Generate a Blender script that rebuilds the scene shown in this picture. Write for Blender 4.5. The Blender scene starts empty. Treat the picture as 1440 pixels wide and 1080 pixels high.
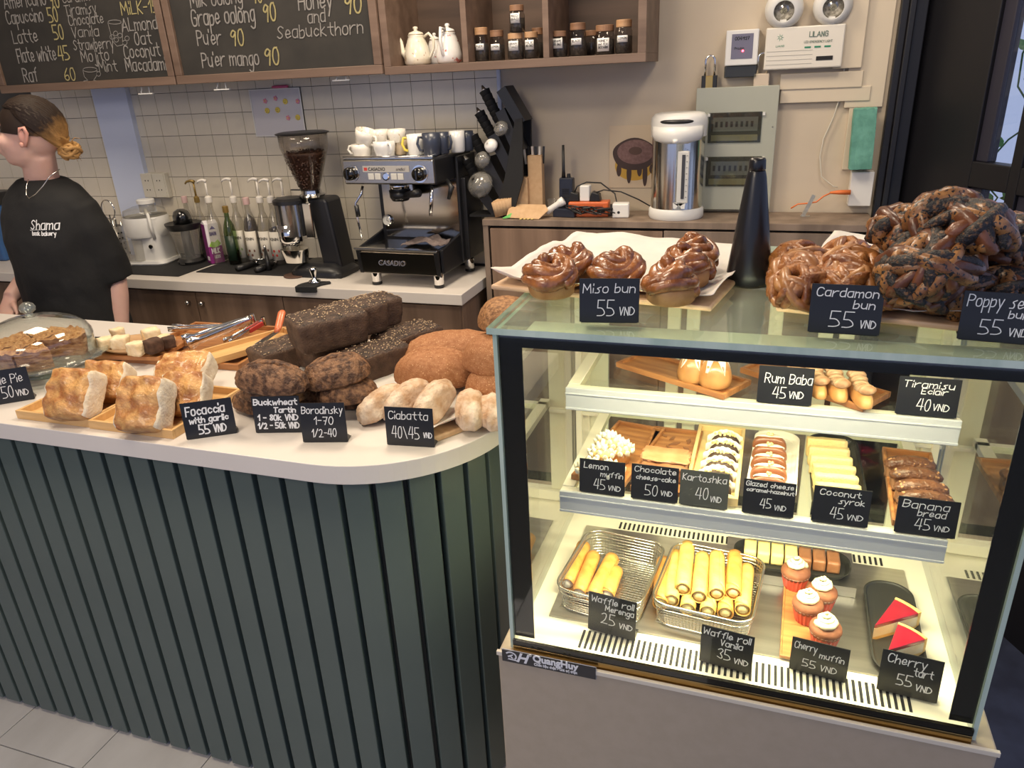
import bpy, bmesh, math, random
from mathutils import Vector, Matrix, noise, Euler
PI = math.pi
R = math.radians
C = bpy.context.scene.collection
sc = bpy.context.scene

# ------------------------------------------------------------------ camera
F_PX, PITCH, YAW, ROLL, CAM_Z = 1044.1, 0.39738, 0.338776, -0.049871, 1.62
_f = Vector((-math.sin(YAW) * math.cos(PITCH), math.cos(YAW) * math.cos(PITCH), -math.sin(PITCH)))
_r0 = Vector((math.cos(YAW), math.sin(YAW), 0))
_u0 = _r0.cross(_f)
_r = _r0 * math.cos(ROLL) + _u0 * math.sin(ROLL)
_u = -_r0 * math.sin(ROLL) + _u0 * math.cos(ROLL)
CAM = Vector((0, 0, CAM_Z))
cam_data = bpy.data.cameras.new('camera')
cam_data.sensor_width = 36
cam_data.lens = F_PX / 1440 * 36
cam_data.clip_start = 0.05
cam = bpy.data.objects.new('camera', cam_data)
mw = Matrix((_r, _u, -_f)).transposed().to_4x4()
mw.translation = CAM
cam.matrix_world = mw
C.objects.link(cam)
sc.camera = cam


def P(px, py, x=None, y=None, z=None):
    """the world point on a plane (x=, y= or z=) that a photo pixel shows"""
    d = _f + _r * ((px - 720) / F_PX) - _u * ((py - 540) / F_PX)
    for i, v in enumerate((x, y, z)):
        if v is not None:
            return CAM + d * ((v - CAM[i]) / d[i])


# ------------------------------------------------------------------ world, lights, exposure
w = bpy.data.worlds.new('world')
sc.world = w
w.use_nodes = True
wn = w.node_tree.nodes
wn['Background'].inputs[0].default_value = (0.52, 0.61, 0.95, 1)
wn['Background'].inputs[1].default_value = 0.78
sc.view_settings.view_transform = 'Standard'
sc.view_settings.look = 'None'
sc.view_settings.gamma = 1
sc.view_settings.use_curve_mapping = False
sc.view_settings.exposure = 0.0
sc.cycles.transparent_max_bounces = 24
sc.cycles.max_bounces = 8
sc.cycles.sample_clamp_indirect = 4


def area(name, loc, size, power, col, rot=(0, 0, 0), size_y=None):
    l = bpy.data.lights.new(name, 'AREA')
    l.energy = power
    l.color = col
    l.shape = 'RECTANGLE'
    l.size = size
    l.size_y = size_y or size
    o = bpy.data.objects.new(name, l)
    o.location = loc
    o.rotation_euler = rot
    C.objects.link(o)
    return o


WARM = (1.0, 0.84, 0.64)
area('ceiling_and_fill_lamp', (-0.9, 2.0, 2.62), 0.5, 25, WARM)
area('ceiling_and_fill_lamp', (-2.2, 1.7, 2.62), 0.5, 17, WARM)
area('ceiling_and_fill_lamp', (-0.9, 0.6, 2.62), 0.4, 18, WARM)
area('ceiling_and_fill_lamp', (0.3, 1.9, 2.62), 0.4, 11, WARM)
area('ceiling_and_fill_lamp', (-1.2, -0.9, 2.6), 0.8, 30, WARM, rot=(R(48), 0, 0))  # unseen fill lamp added behind the camera to warm the front faces
LED = (1.0, 0.91, 0.58)
area('case_light', (0, 1.085, 1.136), 0.50, 1.5, LED, size_y=0.012)
area('case_light', (0, 1.035, 0.977), 0.50, 4.6, LED, size_y=0.012)
# ------------------------------------------------------------------ materials
MATS = {}


def nd(nt, t, **k):
    n = nt.nodes.new(t)
    for a, b in k.items():
        setattr(n, a, b)
    return n


def mat(name, col, rough=0.5, metal=0.0, spec=0.5, col2=None, scale=20, detail=4, lo=0.35, hi=0.65, stretch=(1, 1, 1),
        bump=0.0, bscale=None, col3=None, scale3=90, thr3=0.62, emit=None, coat=0, wave=None, trans=0, sss=0, gen=False):
    if name in MATS:
        return MATS[name]
    m = bpy.data.materials.new(name)
    MATS[name] = m
    m.use_nodes = True
    nt = m.node_tree
    b = nt.nodes['Principled BSDF']
    c4 = lambda c: (c[0], c[1], c[2], 1)
    b.inputs['Base Color'].default_value = c4(col)
    b.inputs['Roughness'].default_value = rough
    b.inputs['Metallic'].default_value = metal
    b.inputs['Specular IOR Level'].default_value = spec
    b.inputs['Coat Weight'].default_value = coat
    b.inputs['Coat Roughness'].default_value = 0.15
    b.inputs['Transmission Weight'].default_value = trans
    if sss:
        b.inputs['Subsurface Weight'].default_value = sss
        b.inputs['Subsurface Scale'].default_value = 0.01
    if emit:
        b.inputs['Emission Color'].default_value = c4(emit[:3])
        b.inputs['Emission Strength'].default_value = emit[3]
    tc = nd(nt, 'ShaderNodeTexCoord')
    mp = nd(nt, 'ShaderNodeMapping')
    nt.links.new(tc.outputs['Object'], mp.inputs[0])
    mp.inputs['Scale'].default_value = stretch
    cur = None
    if col2:
        if wave:
            n = nd(nt, 'ShaderNodeTexWave', bands_direction=wave)
            n.inputs['Distortion'].default_value = 6
            n.inputs['Detail'].default_value = 3
        else:
            n = nd(nt, 'ShaderNodeTexNoise')
            n.inputs['Detail'].default_value = detail
        n.inputs['Scale'].default_value = scale
        nt.links.new(mp.outputs[0], n.inputs['Vector'])
        r = nd(nt, 'ShaderNodeValToRGB')
        r.color_ramp.elements[0].position = lo
        r.color_ramp.elements[0].color = c4(col)
        r.color_ramp.elements[1].position = hi
        r.color_ramp.elements[1].color = c4(col2)
        nt.links.new(n.outputs['Fac'], r.inputs[0])
        cur = r.outputs[0]
        if col3:
            n3 = nd(nt, 'ShaderNodeTexNoise')
            n3.inputs['Scale'].default_value = scale3
            n3.inputs['Detail'].default_value = 2
            nt.links.new(mp.outputs[0], n3.inputs['Vector'])
            r3 = nd(nt, 'ShaderNodeValToRGB')
            r3.color_ramp.elements[0].position = thr3
            r3.color_ramp.elements[1].position = min(thr3 + 0.04, 1)
            nt.links.new(n3.outputs['Fac'], r3.inputs[0])
            mx = nd(nt, 'ShaderNodeMix', data_type='RGBA')
            nt.links.new(r3.outputs[0], mx.inputs[0])
            nt.links.new(cur, mx.inputs[6])
            mx.inputs[7].default_value = c4(col3)
            cur = mx.outputs[2]
        nt.links.new(cur, b.inputs['Base Color'])
    if bump:
        nb = nd(nt, 'ShaderNodeTexNoise')
        nb.inputs['Scale'].default_value = bscale or scale * 2
        nb.inputs['Detail'].default_value = 5
        nt.links.new(mp.outputs[0], nb.inputs['Vector'])
        bp = nd(nt, 'ShaderNodeBump')
        bp.inputs['Strength'].default_value = 1
        bp.inputs['Distance'].default_value = bump
        nt.links.new(nb.outputs['Fac'], bp.inputs['Height'])
        nt.links.new(bp.outputs[0], b.inputs['Normal'])
    return m


def thin_glass(name, tint=(1, 1, 1), refl=1.0, rough=0.02, ior=1.5, haze=0.0, hcol=(1, 1, 1)):
    """pane glass: clear transmission plus Fresnel reflection (and a little diffuse haze)"""
    m = bpy.data.materials.new(name)
    MATS[name] = m
    m.use_nodes = True
    nt = m.node_tree
    nt.nodes.remove(nt.nodes['Principled BSDF'])
    out = nt.nodes['Material Output']
    t = nd(nt, 'ShaderNodeBsdfTransparent')
    t.inputs[0].default_value = (*tint, 1)
    g = nd(nt, 'ShaderNodeBsdfGlossy')
    g.inputs['Roughness'].default_value = rough
    fr = nd(nt, 'ShaderNodeFresnel')
    ge = nd(nt, 'ShaderNodeNewGeometry')
    io = nd(nt, 'ShaderNodeMapRange')
    io.inputs[3].default_value = ior
    io.inputs[4].default_value = 1 / ior
    nt.links.new(ge.outputs['Backfacing'], io.inputs[0])
    nt.links.new(io.outputs[0], fr.inputs[0])
    mu = nd(nt, 'ShaderNodeMath', operation='MULTIPLY')
    mu.inputs[1].default_value = refl
    nt.links.new(fr.outputs[0], mu.inputs[0])
    mx = nd(nt, 'ShaderNodeMixShader')
    nt.links.new(mu.outputs[0], mx.inputs[0])
    src = t.outputs[0]
    if haze:  # mixes some plain diffuse colour into the pane
        d = nd(nt, 'ShaderNodeBsdfDiffuse')
        d.inputs[0].default_value = (*hcol, 1)
        m2 = nd(nt, 'ShaderNodeMixShader')
        m2.inputs[0].default_value = haze
        nt.links.new(t.outputs[0], m2.inputs[1])
        nt.links.new(d.outputs[0], m2.inputs[2])
        src = m2.outputs[0]
    nt.links.new(src, mx.inputs[1])
    nt.links.new(g.outputs[0], mx.inputs[2])
    nt.links.new(mx.outputs[0], out.inputs[0])
    return m


G_CASE = thin_glass('case glass', (0.99, 1.0, 0.985), 0.9)
G_SIDE = thin_glass('side glass', (0.95, 0.97, 0.93), 2.4, haze=0.02, hcol=(0.8, 0.85, 0.7))
G_TOP = thin_glass('top glass', (0.90, 0.96, 0.90), 1.0, haze=0.10, hcol=(0.75, 0.88, 0.78))
G_CLEAR = thin_glass('clear glass', (0.97, 0.98, 0.97), 1.0)
G_SHELF = thin_glass('shelf glass', (0.96, 0.99, 0.95), 0.9)
G_DARK = thin_glass('tinted glass', (0.45, 0.47, 0.42), 1.0, haze=0.1, hcol=(0.3, 0.3, 0.28))
G_PLASTIC = thin_glass('clear plastic', (0.86, 0.85, 0.82), 1.2, rough=0.1, haze=0.12, hcol=(0.8, 0.78, 0.74))
G_EDGE = mat('glass edge', (0.36, 0.47, 0.40), 0.15, col2=(0.52, 0.62, 0.54), scale=30, stretch=(1, 1, 0.1), coat=0.5)
WHITE = mat('white plastic', (0.74, 0.73, 0.70), 0.35)
OFFWHITE = mat('off white', (0.62, 0.59, 0.52), 0.5)
BLACK = mat('black plastic', (0.012, 0.012, 0.013), 0.38)
BLACKG = mat('gloss black', (0.008, 0.007, 0.005), 0.04, coat=0.4)
BLACKM = mat('matt black', (0.009, 0.009, 0.010), 0.75)
STEEL = mat('polished steel', (0.70, 0.69, 0.66), 0.12, 1.0)
STEELB = mat('brushed steel', (0.60, 0.58, 0.54), 0.33, 1.0, col2=(0.48, 0.46, 0.43), scale=60, stretch=(0.05, 1, 1))
CHROME = mat('chrome', (0.8, 0.8, 0.8), 0.05, 1.0)
CARD = mat('card black', (0.010, 0.010, 0.011), 0.35)
CHALK = mat('chalk pen', (0.75, 0.75, 0.75), 0.8)
CHALKD = mat('dusty chalk', (0.28, 0.26, 0.24), 0.9, col2=(0.20, 0.19, 0.18), scale=60)
CHALKY = mat('yellow chalk', (0.36, 0.31, 0.14), 0.9, col2=(0.27, 0.23, 0.11), scale=60)
BAMBOO = mat('bamboo', (0.60, 0.36, 0.14), 0.45, col2=(0.70, 0.44, 0.19), scale=14, stretch=(1, 8, 8))
ACACIA = mat('acacia', (0.28, 0.105, 0.034), 0.4, col2=(0.48, 0.215, 0.072), scale=9, stretch=(1, 9, 4), coat=0.2)
WALNUT = mat('walnut laminate', (0.15, 0.092, 0.060), 0.5, col2=(0.27, 0.175, 0.118), scale=3.2, detail=6, stretch=(5, 5, 0.35))
WALNUTG = mat('grey walnut laminate', (0.16, 0.115, 0.085), 0.5, col2=(0.27, 0.20, 0.15), scale=3.2, detail=6, stretch=(5, 5, 0.35))
WALNUTH = mat('walnut horizontal', (0.125, 0.078, 0.052), 0.5, col2=(0.22, 0.145, 0.10), scale=3.2, detail=6, stretch=(0.35, 5, 5))
PAPER = mat('baking paper', (0.66, 0.60, 0.55), 0.7, col2=(0.72, 0.66, 0.60), scale=12, sss=0.1)
KRAFT = mat('kraft paper', (0.50, 0.32, 0.17), 0.8, col2=(0.56, 0.37, 0.21), scale=50)

# ------------------------------------------------------------------ mesh helpers


class MB:
    def __init__(s):
        s.v = []
        s.f = []
        s.m = []
        s.T = None

    def add(s, vs, fs, mi=0, T=None):
        o = len(s.v)
        T = T or s.T
        if T is not None:
            vs = [T @ Vector(v) for v in vs]
        s.v += [tuple(v) for v in vs]
        s.f += [tuple(i + o for i in f) for f in fs]
        s.m += [mi] * len(fs)
        return s

    def box(s, x0, x1, y0, y1, z0, z1, mi=0, T=None):
        vs = [(x0, y0, z0), (x1, y0, z0), (x1, y1, z0), (x0, y1, z0), (x0, y0, z1), (x1, y0, z1), (x1, y1, z1), (x0, y1, z1)]
        fs = [(0, 3, 2, 1), (4, 5, 6, 7), (0, 1, 5, 4), (1, 2, 6, 5), (2, 3, 7, 6), (3, 0, 4, 7)]
        return s.add(vs, fs, mi, T)

    def lathe(s, prof, n=24, cx=0, cy=0, mi=0, T=None, cap=True):
        vs = []
        fs = []
        k = len(prof)
        for r, z in prof:
            for i in range(n):
                a = 2 * PI * i / n
                vs.append((cx + r * math.cos(a), cy + r * math.sin(a), z))
        for j in range(k - 1):
            for i in range(n):
                i2 = (i + 1) % n
                fs.append((j * n + i, j * n + i2, (j + 1) * n + i2, (j + 1) * n + i))
        if cap:
            if prof[0][0] > 1e-5:
                fs.append(tuple(range(n - 1, -1, -1)))
            if prof[-1][0] > 1e-5:
                fs.append(tuple((k - 1) * n + i for i in range(n)))
        return s.add(vs, fs, mi, T)

    def tube(s, pts, r, n=8, closed=False, mi=0, T=None, flat=1.0):
        pts = [Vector(p) for p in pts]
        k = len(pts)
        rs = r if isinstance(r, (list, tuple)) else [r] * k
        vs = []
        up = None
        for i, p in enumerate(pts):
            if closed:
                t = pts[(i + 1) % k] - pts[i - 1]
            else:
                t = pts[min(i + 1, k - 1)] - pts[max(i - 1, 0)]
            if t.length < 1e-9:
                t = Vector((0, 0, 1))
            t.normalize()
            if up is None:
                up = Vector((0, 0, 1)) if abs(t.z) < 0.9 else Vector((1, 0, 0))
            a = t.cross(up)
            if a.length < 1e-6:
                a = t.orthogonal()
            a.normalize()
            b = a.cross(t).normalized()
            up = b
            for j in range(n):
                th = 2 * PI * j / n
                vs.append(p + a * (rs[i] * math.cos(th)) + b * (rs[i] * flat * math.sin(th)))
        fs = []
        for i in range(k if closed else k - 1):
            i2 = (i + 1) % k
            for j in range(n):
                j2 = (j + 1) % n
                fs.append((i * n + j, i * n + j2, i2 * n + j2, i2 * n + j))
        if not closed:
            fs.append(tuple(range(n - 1, -1, -1)))
            fs.append(tuple((k - 1) * n + j for j in range(n)))
        return s.add(vs, fs, mi, T)

    def prism(s, poly, z0, z1, mi=0, T=None, axis='z'):
        n = len(poly)
        if axis == 'z':
            vs = [(x, y, z0) for x, y in poly] + [(x, y, z1) for x, y in poly]
        elif axis == 'y':
            vs = [(x, z0, y) for x, y in poly] + [(x, z1, y) for x, y in poly]
        else:
            vs = [(z0, x, y) for x, y in poly] + [(z1, x, y) for x, y in poly]
        fs = [tuple(range(n - 1, -1, -1)), tuple(range(n, 2 * n))]
        fs += [(i, (i + 1) % n, n + (i + 1) % n, n + i) for i in range(n)]
        return s.add(vs, fs, mi, T)

    def loft(s, rings, mi=0, T=None, cap=True, closed=True):
        n = len(rings[0])
        vs = [p for r_ in rings for p in r_]
        fs = []
        for j in range(len(rings) - 1):
            for i in range(n if closed else n - 1):
                i2 = (i + 1) % n
                fs.append((j * n + i, j * n + i2, (j + 1) * n + i2, (j + 1) * n + i))
        if cap:
            fs.append(tuple(range(n - 1, -1, -1)))
            fs.append(tuple((len(rings) - 1) * n + i for i in range(n)))
        return s.add(vs, fs, mi, T)

    def grid(s, nu, nv, fn, mi=0, T=None, wrapu=False):
        vs = [fn(i / (nu if wrapu else nu - 1), j / (nv - 1)) for j in range(nv) for i in range(nu)]
        fs = []
        for j in range(nv - 1):
            for i in range(nu if wrapu else nu - 1):
                i2 = (i + 1) % nu
                fs.append((j * nu + i, j * nu + i2, (j + 1) * nu + i2, (j + 1) * nu + i))
        return s.add(vs, fs, mi, T)

    def ball(s, c, rx, ry=None, rz=None, n=12, mi=0, T=None):
        ry = ry or rx
        rz = rz or rx
        m = max(4, n // 2 + 1)
        return s.grid(n, m, lambda u, v: (c[0] + rx * math.cos(2 * PI * u) * math.sin(PI * v), c[1] + ry * math.sin(2 * PI * u) * math.sin(PI * v), c[2] - rz * math.cos(PI * v)), mi, T, wrapu=True)

    def mesh(s, name, mats, smooth=False):
        me = bpy.data.meshes.new(name)
        me.from_pydata(s.v, [], s.f)
        mats = mats if isinstance(mats, (list, tuple)) else [mats]
        for m_ in mats:
            me.materials.append(m_)
        if len(mats) > 1:
            me.polygons.foreach_set('material_index', s.m)
        if smooth:
            me.polygons.foreach_set('use_smooth', [True] * len(me.polygons))
        me.validate()
        me.update()
        return me


def ob(name, mb, mats, parent=None, smooth=False, bev=0, loc=None, rot=None, sub=0, auto=None, solid=0, label=None):
    me = mb.mesh(name, mats, smooth) if isinstance(mb, MB) else mb
    o = bpy.data.objects.new(name, me)
    C.objects.link(o)
    if parent:
        o.parent = parent
    if loc:
        o.location = loc
    if rot:
        o.rotation_euler = rot
    if solid:
        md = o.modifiers.new('solid', 'SOLIDIFY')
        md.thickness = solid
    if bev:
        md = o.modifiers.new('bevel', 'BEVEL')
        md.width = bev
        md.segments = 2
        md.limit_method = 'ANGLE'
        md.angle_limit = R(40)
    if sub:
        md = o.modifiers.new('sub', 'SUBSURF')
        md.levels = sub
        md.render_levels = sub
    if auto and isinstance(mb, MB):
        me.polygons.foreach_set('use_smooth', [True] * len(me.polygons))
        bm = bmesh.new()
        bm.from_mesh(me)
        bmesh.ops.remove_doubles(bm, verts=bm.verts, dist=1e-6)
        for e in bm.edges:
            if len(e.link_faces) == 2 and e.calc_face_angle(0) > R(auto):
                e.smooth = False
        bm.to_mesh(me)
        bm.free()
    if label:
        o['label'] = label
    return o


def tag(o, label, cat, group=None):
    o['label'] = label
    o['category'] = cat
    if group:
        o['group'] = group
    return o


def thing(name, label, cat, loc=(0, 0, 0), rz=0, group=None):
    o = bpy.data.objects.new(name, None)
    o.empty_display_size = 0.05
    C.objects.link(o)
    o.location = loc
    o.rotation_euler = (0, 0, rz)
    return tag(o, label, cat, group)


def struct(name, mb, m, **k):
    o = ob(name, mb, m, **k)
    o['kind'] = 'structure'
    return o


def dup(root, label, loc, rz=None, group=None, scale=None, rot=None):
    r = root.copy()
    C.objects.link(r)
    r.location = loc
    if rz is not None:
        r.rotation_euler = (0, 0, rz)
    if rot is not None:
        r.rotation_euler = rot
    if scale:
        r.scale = (scale,) * 3 if isinstance(scale, (int, float)) else scale
    r['label'] = label
    if group:
        r['group'] = group
    for ch in list(root.children):
        c = ch.copy()
        C.objects.link(c)
        c.parent = r
        for g in ch.children:
            d = g.copy()
            C.objects.link(d)
            d.parent = c
    return r


# ------------------------------------------------------------------ hand-lettering (single-stroke alphabet)
GL = {
    'A': '033963 1555', 'B': '0903 ~0939584606 ~0646553303', 'C': '~58491906134354', 'D': '0903 ~092957553303',
    'E': '49090343 0636', 'F': '490903 0636', 'G': '~584919061343545636', 'H': '0309 5359 0656', 'I': '0309',
    'J': '~59542304', 'K': '0309 490643', 'L': '090343', 'M': '0309355963', 'N': '03094349', 'O':'~391907051333454739',
    'P': '0309 ~0939584606', 'R': '0309 ~0939584606 2653', 'S': '~5839181745442304', 'T': '0959 2923', 'U': '~0904234449',
    'V': '092349', 'W': '0913375369', 'X': '0359 0953', 'Y': '0926 4923', 'Z': '09590343', 'Q': '~290705234355574929 3553',
    'a': '~4737170604133344 4743', 'b': '0903 ~0637453303', 'c': '~4627052344', 'd': '4943 ~4737170604133344',
    'e': '~05453717051344', 'f': '~492823 0737', 'g': '~471705133345 ~47412001', 'h': '0903 ~05274643', 'i': '0603 0908',
    'j': '~27212001 2928', 'k': '0903 370543', 'l': '0903', 'm': '0703 ~06273633 ~36576663', 'n': '0703 ~06274643',
    'o': '~371706041333444637', 'p': '0700 ~0637453303', 'q': '~471705133345 4740', 'r': '0703 ~052747', 's': '~4716353303',
    't': '~292443 0747', 'u': '~0704234447 4743', 'v': '072347', 'w': '0713364367', 'x': '0347 0743', 'y': '0723 4710',
    'z': '07470343', '0': '~391907051333454739', '1': '072923', '2': '~0829483503 0353', '3': '~08294826 ~26443304',
    '4': '290555 4943', '5': '490906 ~0636543303', '6': '~39060423443605', '7': '094923 1636', '8': '~260829482604234426',
    '9': '~4829072648 4833', '-': '0636', '/': '0349', '\\': '0943', "'": '0908', '.': '0304', ' ': '', '!': '0905 0403',
}


def strokes(ch):
    out = []
    for st in GL.get(ch, '').split():
        sm = st[0] == '~'
        st = st.lstrip('~')
        p = [(int(st[i]), int(st[i + 1]) - 3) for i in range(0, len(st), 2)]
        if sm:
            for _ in range(2):
                q = [p[0]]
                for a, b in zip(p, p[1:]):
                    q += [(a[0] * .75 + b[0] * .25, a[1] * .75 + b[1] * .25), (a[0] * .25 + b[0] * .75, a[1] * .25 + b[1] * .75)]
                q.append(p[-1])
                p = q
        out.append(p)
    return out


def text_w(t):
    return sum((max([x for s_ in strokes(c) for x, _ in s_] or [2]) + 1.6) for c in t)


def write(mb, text, x, z, size, y=0.0, thick=0.11, width=None, slant=0.12, seed=0, tilt=0.0, mi=0):
    """letters of cap height size, starting at x (left) on baseline z, in the plane y, facing -y"""
    rnd = random.Random(seed + len(text))
    k = size / 6
    kx = k * 0.9
    if width:
        kx = width / text_w(text)
    th = size * thick / 2
    cx = x
    for ch in text:
        ss = strokes(ch)
        jz = rnd.uniform(-.25, .25)
        for p in ss:
            q = [(cx + (a + slant * b) * kx, z + (b + jz) * k + tilt * (cx - x)) for a, b in p]
            for a, b in zip(q, q[1:]):
                dx, dz = b[0] - a[0], b[1] - a[1]
                L = math.hypot(dx, dz) or 1e-6
                ux, uz = dx / L * th, dz / L * th
                yy = y - 0.00006 * (len(mb.f) % 12)
                vs = [(a[0] - ux - uz, yy, a[1] - uz + ux), (a[0] - ux + uz, yy, a[1] - uz - ux), (b[0] + ux + uz, yy, b[1] + uz - ux), (b[0] + ux - uz, yy, b[1] + uz + ux)]
                mb.add(vs, [(0, 1, 2, 3)], mi)
        cx += (max([a for s_ in ss for a, _ in s_] or [2]) + 1.6) * kx
    return mb


def font_text(name, text, size, m, parent, loc, rot=(R(90), 0, 0), ext=0.0003, sx=1.0, shear=0.0, bold=0.0):
    cu = bpy.data.curves.new(name, 'FONT')
    cu.body = text
    cu.size = size
    cu.extrude = ext
    cu.shear = shear
    cu.offset = bold
    t = bpy.data.objects.new(name, cu)
    C.objects.link(t)
    dg = bpy.context.evaluated_depsgraph_get()
    me = bpy.data.meshes.new_from_object(t.evaluated_get(dg))
    bpy.data.objects.remove(t)
    me.materials.clear()
    me.materials.append(m)
    o = bpy.data.objects.new(name, me)
    C.objects.link(o)
    o.parent = parent
    o.location = loc
    o.rotation_euler = rot
    o.scale = (sx, 1, 1)
    return o


def nz(p, s=1.0, seed=0.0):
    return noise.noise(Vector((p[0] * s + seed, p[1] * s - seed * .7, p[2] * s + seed * 1.3)))


def fbm(p, s, seed=0.0, o=3):
    return noise.fractal(Vector((p[0] * s + seed, p[1] * s - seed, p[2] * s)), 1.0, 2.0, o)


def loaf(L, W, H, seed=0, ex=2.4, ez=2.2, amp=0.06, ns=2.2, nu=40, nv=22, ridge=None, bottom=0.3, twist=0.0):
    """a baked lump: a superellipsoid with a flattened underside and noise relief. ridge(x,y,z unit) -> extra radius"""
    mb = MB()

    def fn(u, v):
        a = 2 * PI * u
        t = PI * v
        c, s_ = math.cos(a), math.sin(a)
        sg = lambda q, e: math.copysign(abs(q) ** e, q)
        st, ct = math.sin(t), -math.cos(t)
        x = sg(c, 2 / ex) * sg(st, 2 / ez)
        y = sg(s_, 2 / ex) * sg(st, 2 / ez)
        z = sg(ct, 2 / ez)
        if z < 0:
            z *= bottom
        k = 1 + amp * fbm((x * L, y * W, z * H), ns / max(W, 0.01), seed)
        if ridge:
            k += ridge(x, y, z)
        return (x * L / 2 * k, y * W / 2 * k, (z * k + bottom) * H / (1 + bottom))
    mb.grid(nu, nv, fn, wrapu=True)
    return mb


def ico(r, amp, ns, seed=0, sub=3, sc_=(1, 1, 1)):
    bm = bmesh.new()
    bmesh.ops.create_icosphere(bm, subdivisions=sub, radius=1)
    mb = MB()
    vs = []
    for v in bm.verts:
        k = r * (1 + amp * fbm(v.co, ns, seed))
        vs.append((v.co.x * k * sc_[0], v.co.y * k * sc_[1], v.co.z * k * sc_[2]))
    fs = [tuple(v.index for v in f.verts) for f in bm.faces]
    bm.free()
    return mb.add(vs, fs)


def chunk(sx, sy, sz, seed=0, n=3, amp=0.1, ns=20, mb=None, T=None, mi=0, rnd=0.15):
    """a rough block (bread cube, cake slice): subdivided box with displaced skin and rounded corners"""
    bm = bmesh.new()
    bmesh.ops.create_cube(bm, size=1)
    bmesh.ops.subdivide_edges(bm, edges=bm.edges[:], cuts=n, use_grid_fill=True)
    vs = []
    for v in bm.verts:
        p = v.co * 2
        q = Vector((p.x, p.y, p.z))
        l = (abs(q.x) ** 6 + abs(q.y) ** 6 + abs(q.z) ** 6) ** (1 / 6)
        q = q.lerp(q / max(l, 1e-6), rnd * 3)
        k = 1 + amp * fbm(q, 1.0 * ns / 10, seed)
        vs.append((q.x * sx / 2 * k, q.y * sy / 2 * k, q.z * sz / 2 * k + sz / 2))
    fs = [tuple(v.index for v in f.verts) for f in bm.faces]
    bm.free()
    mb = mb or MB()
    return mb.add(vs, fs, mi, T)


def T3(x=0, y=0, z=0, rx=0, ry=0, rz=0, s=1):
    return Matrix.Translation((x, y, z)) @ Euler((rx, ry, rz)).to_matrix().to_4x4() @ (Matrix.Scale(s, 4) if not isinstance(s, tuple) else Matrix.Diagonal((*s, 1)))


def rrect(w, d, r, n=5):
    pts = []
    for cx, cy, a0 in ((w / 2 - r, -d / 2 + r, -90), (w / 2 - r, d / 2 - r, 0), (-w / 2 + r, d / 2 - r, 90), (-w / 2 + r, -d / 2 + r, 180)):
        for i in range(n + 1):
            a = R(a0 + 90 * i / n)
            pts.append((cx + r * math.cos(a), cy + r * math.sin(a)))
    return pts


def base_line(bl, br, **pl):
    """two photo pixels on a plane -> left point, yaw, length"""
    a, b = P(*bl, **pl), P(*br, **pl)
    d = b - a
    return a, math.atan2(d.y, d.x), math.hypot(d.x, d.y)
# ------------------------------------------------------------------ the room
WY = 2.78                                   # back wall
PLASTER = mat('plaster', (0.56, 0.47, 0.36), 0.85, col2=(0.62, 0.53, 0.41), scale=2.5, bump=0.0006, bscale=40)
TILE = mat('glazed tile', (0.66, 0.60, 0.49), 0.16, col2=(0.72, 0.66, 0.55), scale=6, coat=0.3)
GROUT = mat('dark grout', (0.055, 0.052, 0.048), 0.9)
PILAS = mat('blue lit white', (0.60, 0.66, 0.82), 0.3)  # blue of the light is put into this colour
FLOORM = mat('grey stone tile', (0.50, 0.48, 0.46), 0.4, col2=(0.62, 0.60, 0.58), scale=2.2, stretch=(3, 1, 1), detail=7)
DOORB = mat('black lacquer', (0.006, 0.006, 0.009), 0.45)
DOORF = mat('dark blue black lacquer', (0.020, 0.019, 0.034), 0.5)

wall = struct('wall_back', MB().box(-4.6, 0.335, WY, WY + 0.12, 0, 2.7), PLASTER)
X_T0, X_T1, PIT = -3.50, P(700, 112, y=WY).x, 0.0870
ZT = P(282, 190, y=WY).z
gr = ob('grout', MB().box(-4.5, X_T1, WY - 0.004, WY, 0.85, 1.72), GROUT, wall)
tile_me = MB().box(0.0008, PIT - 0.0012, -0.009, -0.004, 0.0008, PIT - 0.0012).mesh('wall_tile', TILE)
PX0, PX1 = P(137, 130, y=WY).x, P(185, 130, y=WY).x
k = 0
x = X_T1 - PIT
while x > -4.3:
    for j in range(-6, 3):
        z = ZT + j * PIT
        if x + PIT > PX0 + 0.02 and x < PX1 - 0.02 and not (x < PX0 - 0.03 or x + PIT > PX1 + 0.03):
            continue
        if z + PIT > 1.72 or z < 0.86:
            continue
        if x < -3.25 and z > 1.5:
            continue
        t = ob('wall_tile', tile_me, None, wall, loc=(x, WY, z))
        k += 1
    x -= PIT
struct('trim_1', MB().box(PX0, PX1, WY - 0.035, WY, 0.9, 1.72), PILAS, bev=0.002)      # smooth pilaster between the tiles, blue light in its colour
struct('trim_2', MB().box(X_T1, X_T1 + 0.012, WY - 0.012, WY, 1.0, 1.72), PILAS)
struct('wall_left', MB().box(-4.7, -4.6, -2.6, WY + 0.1, 0, 2.7), PLASTER)
struct('ceiling', MB().box(-4.7, 1.3, -1.4, WY + 0.1, 2.7, 2.8), OFFWHITE)

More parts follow.
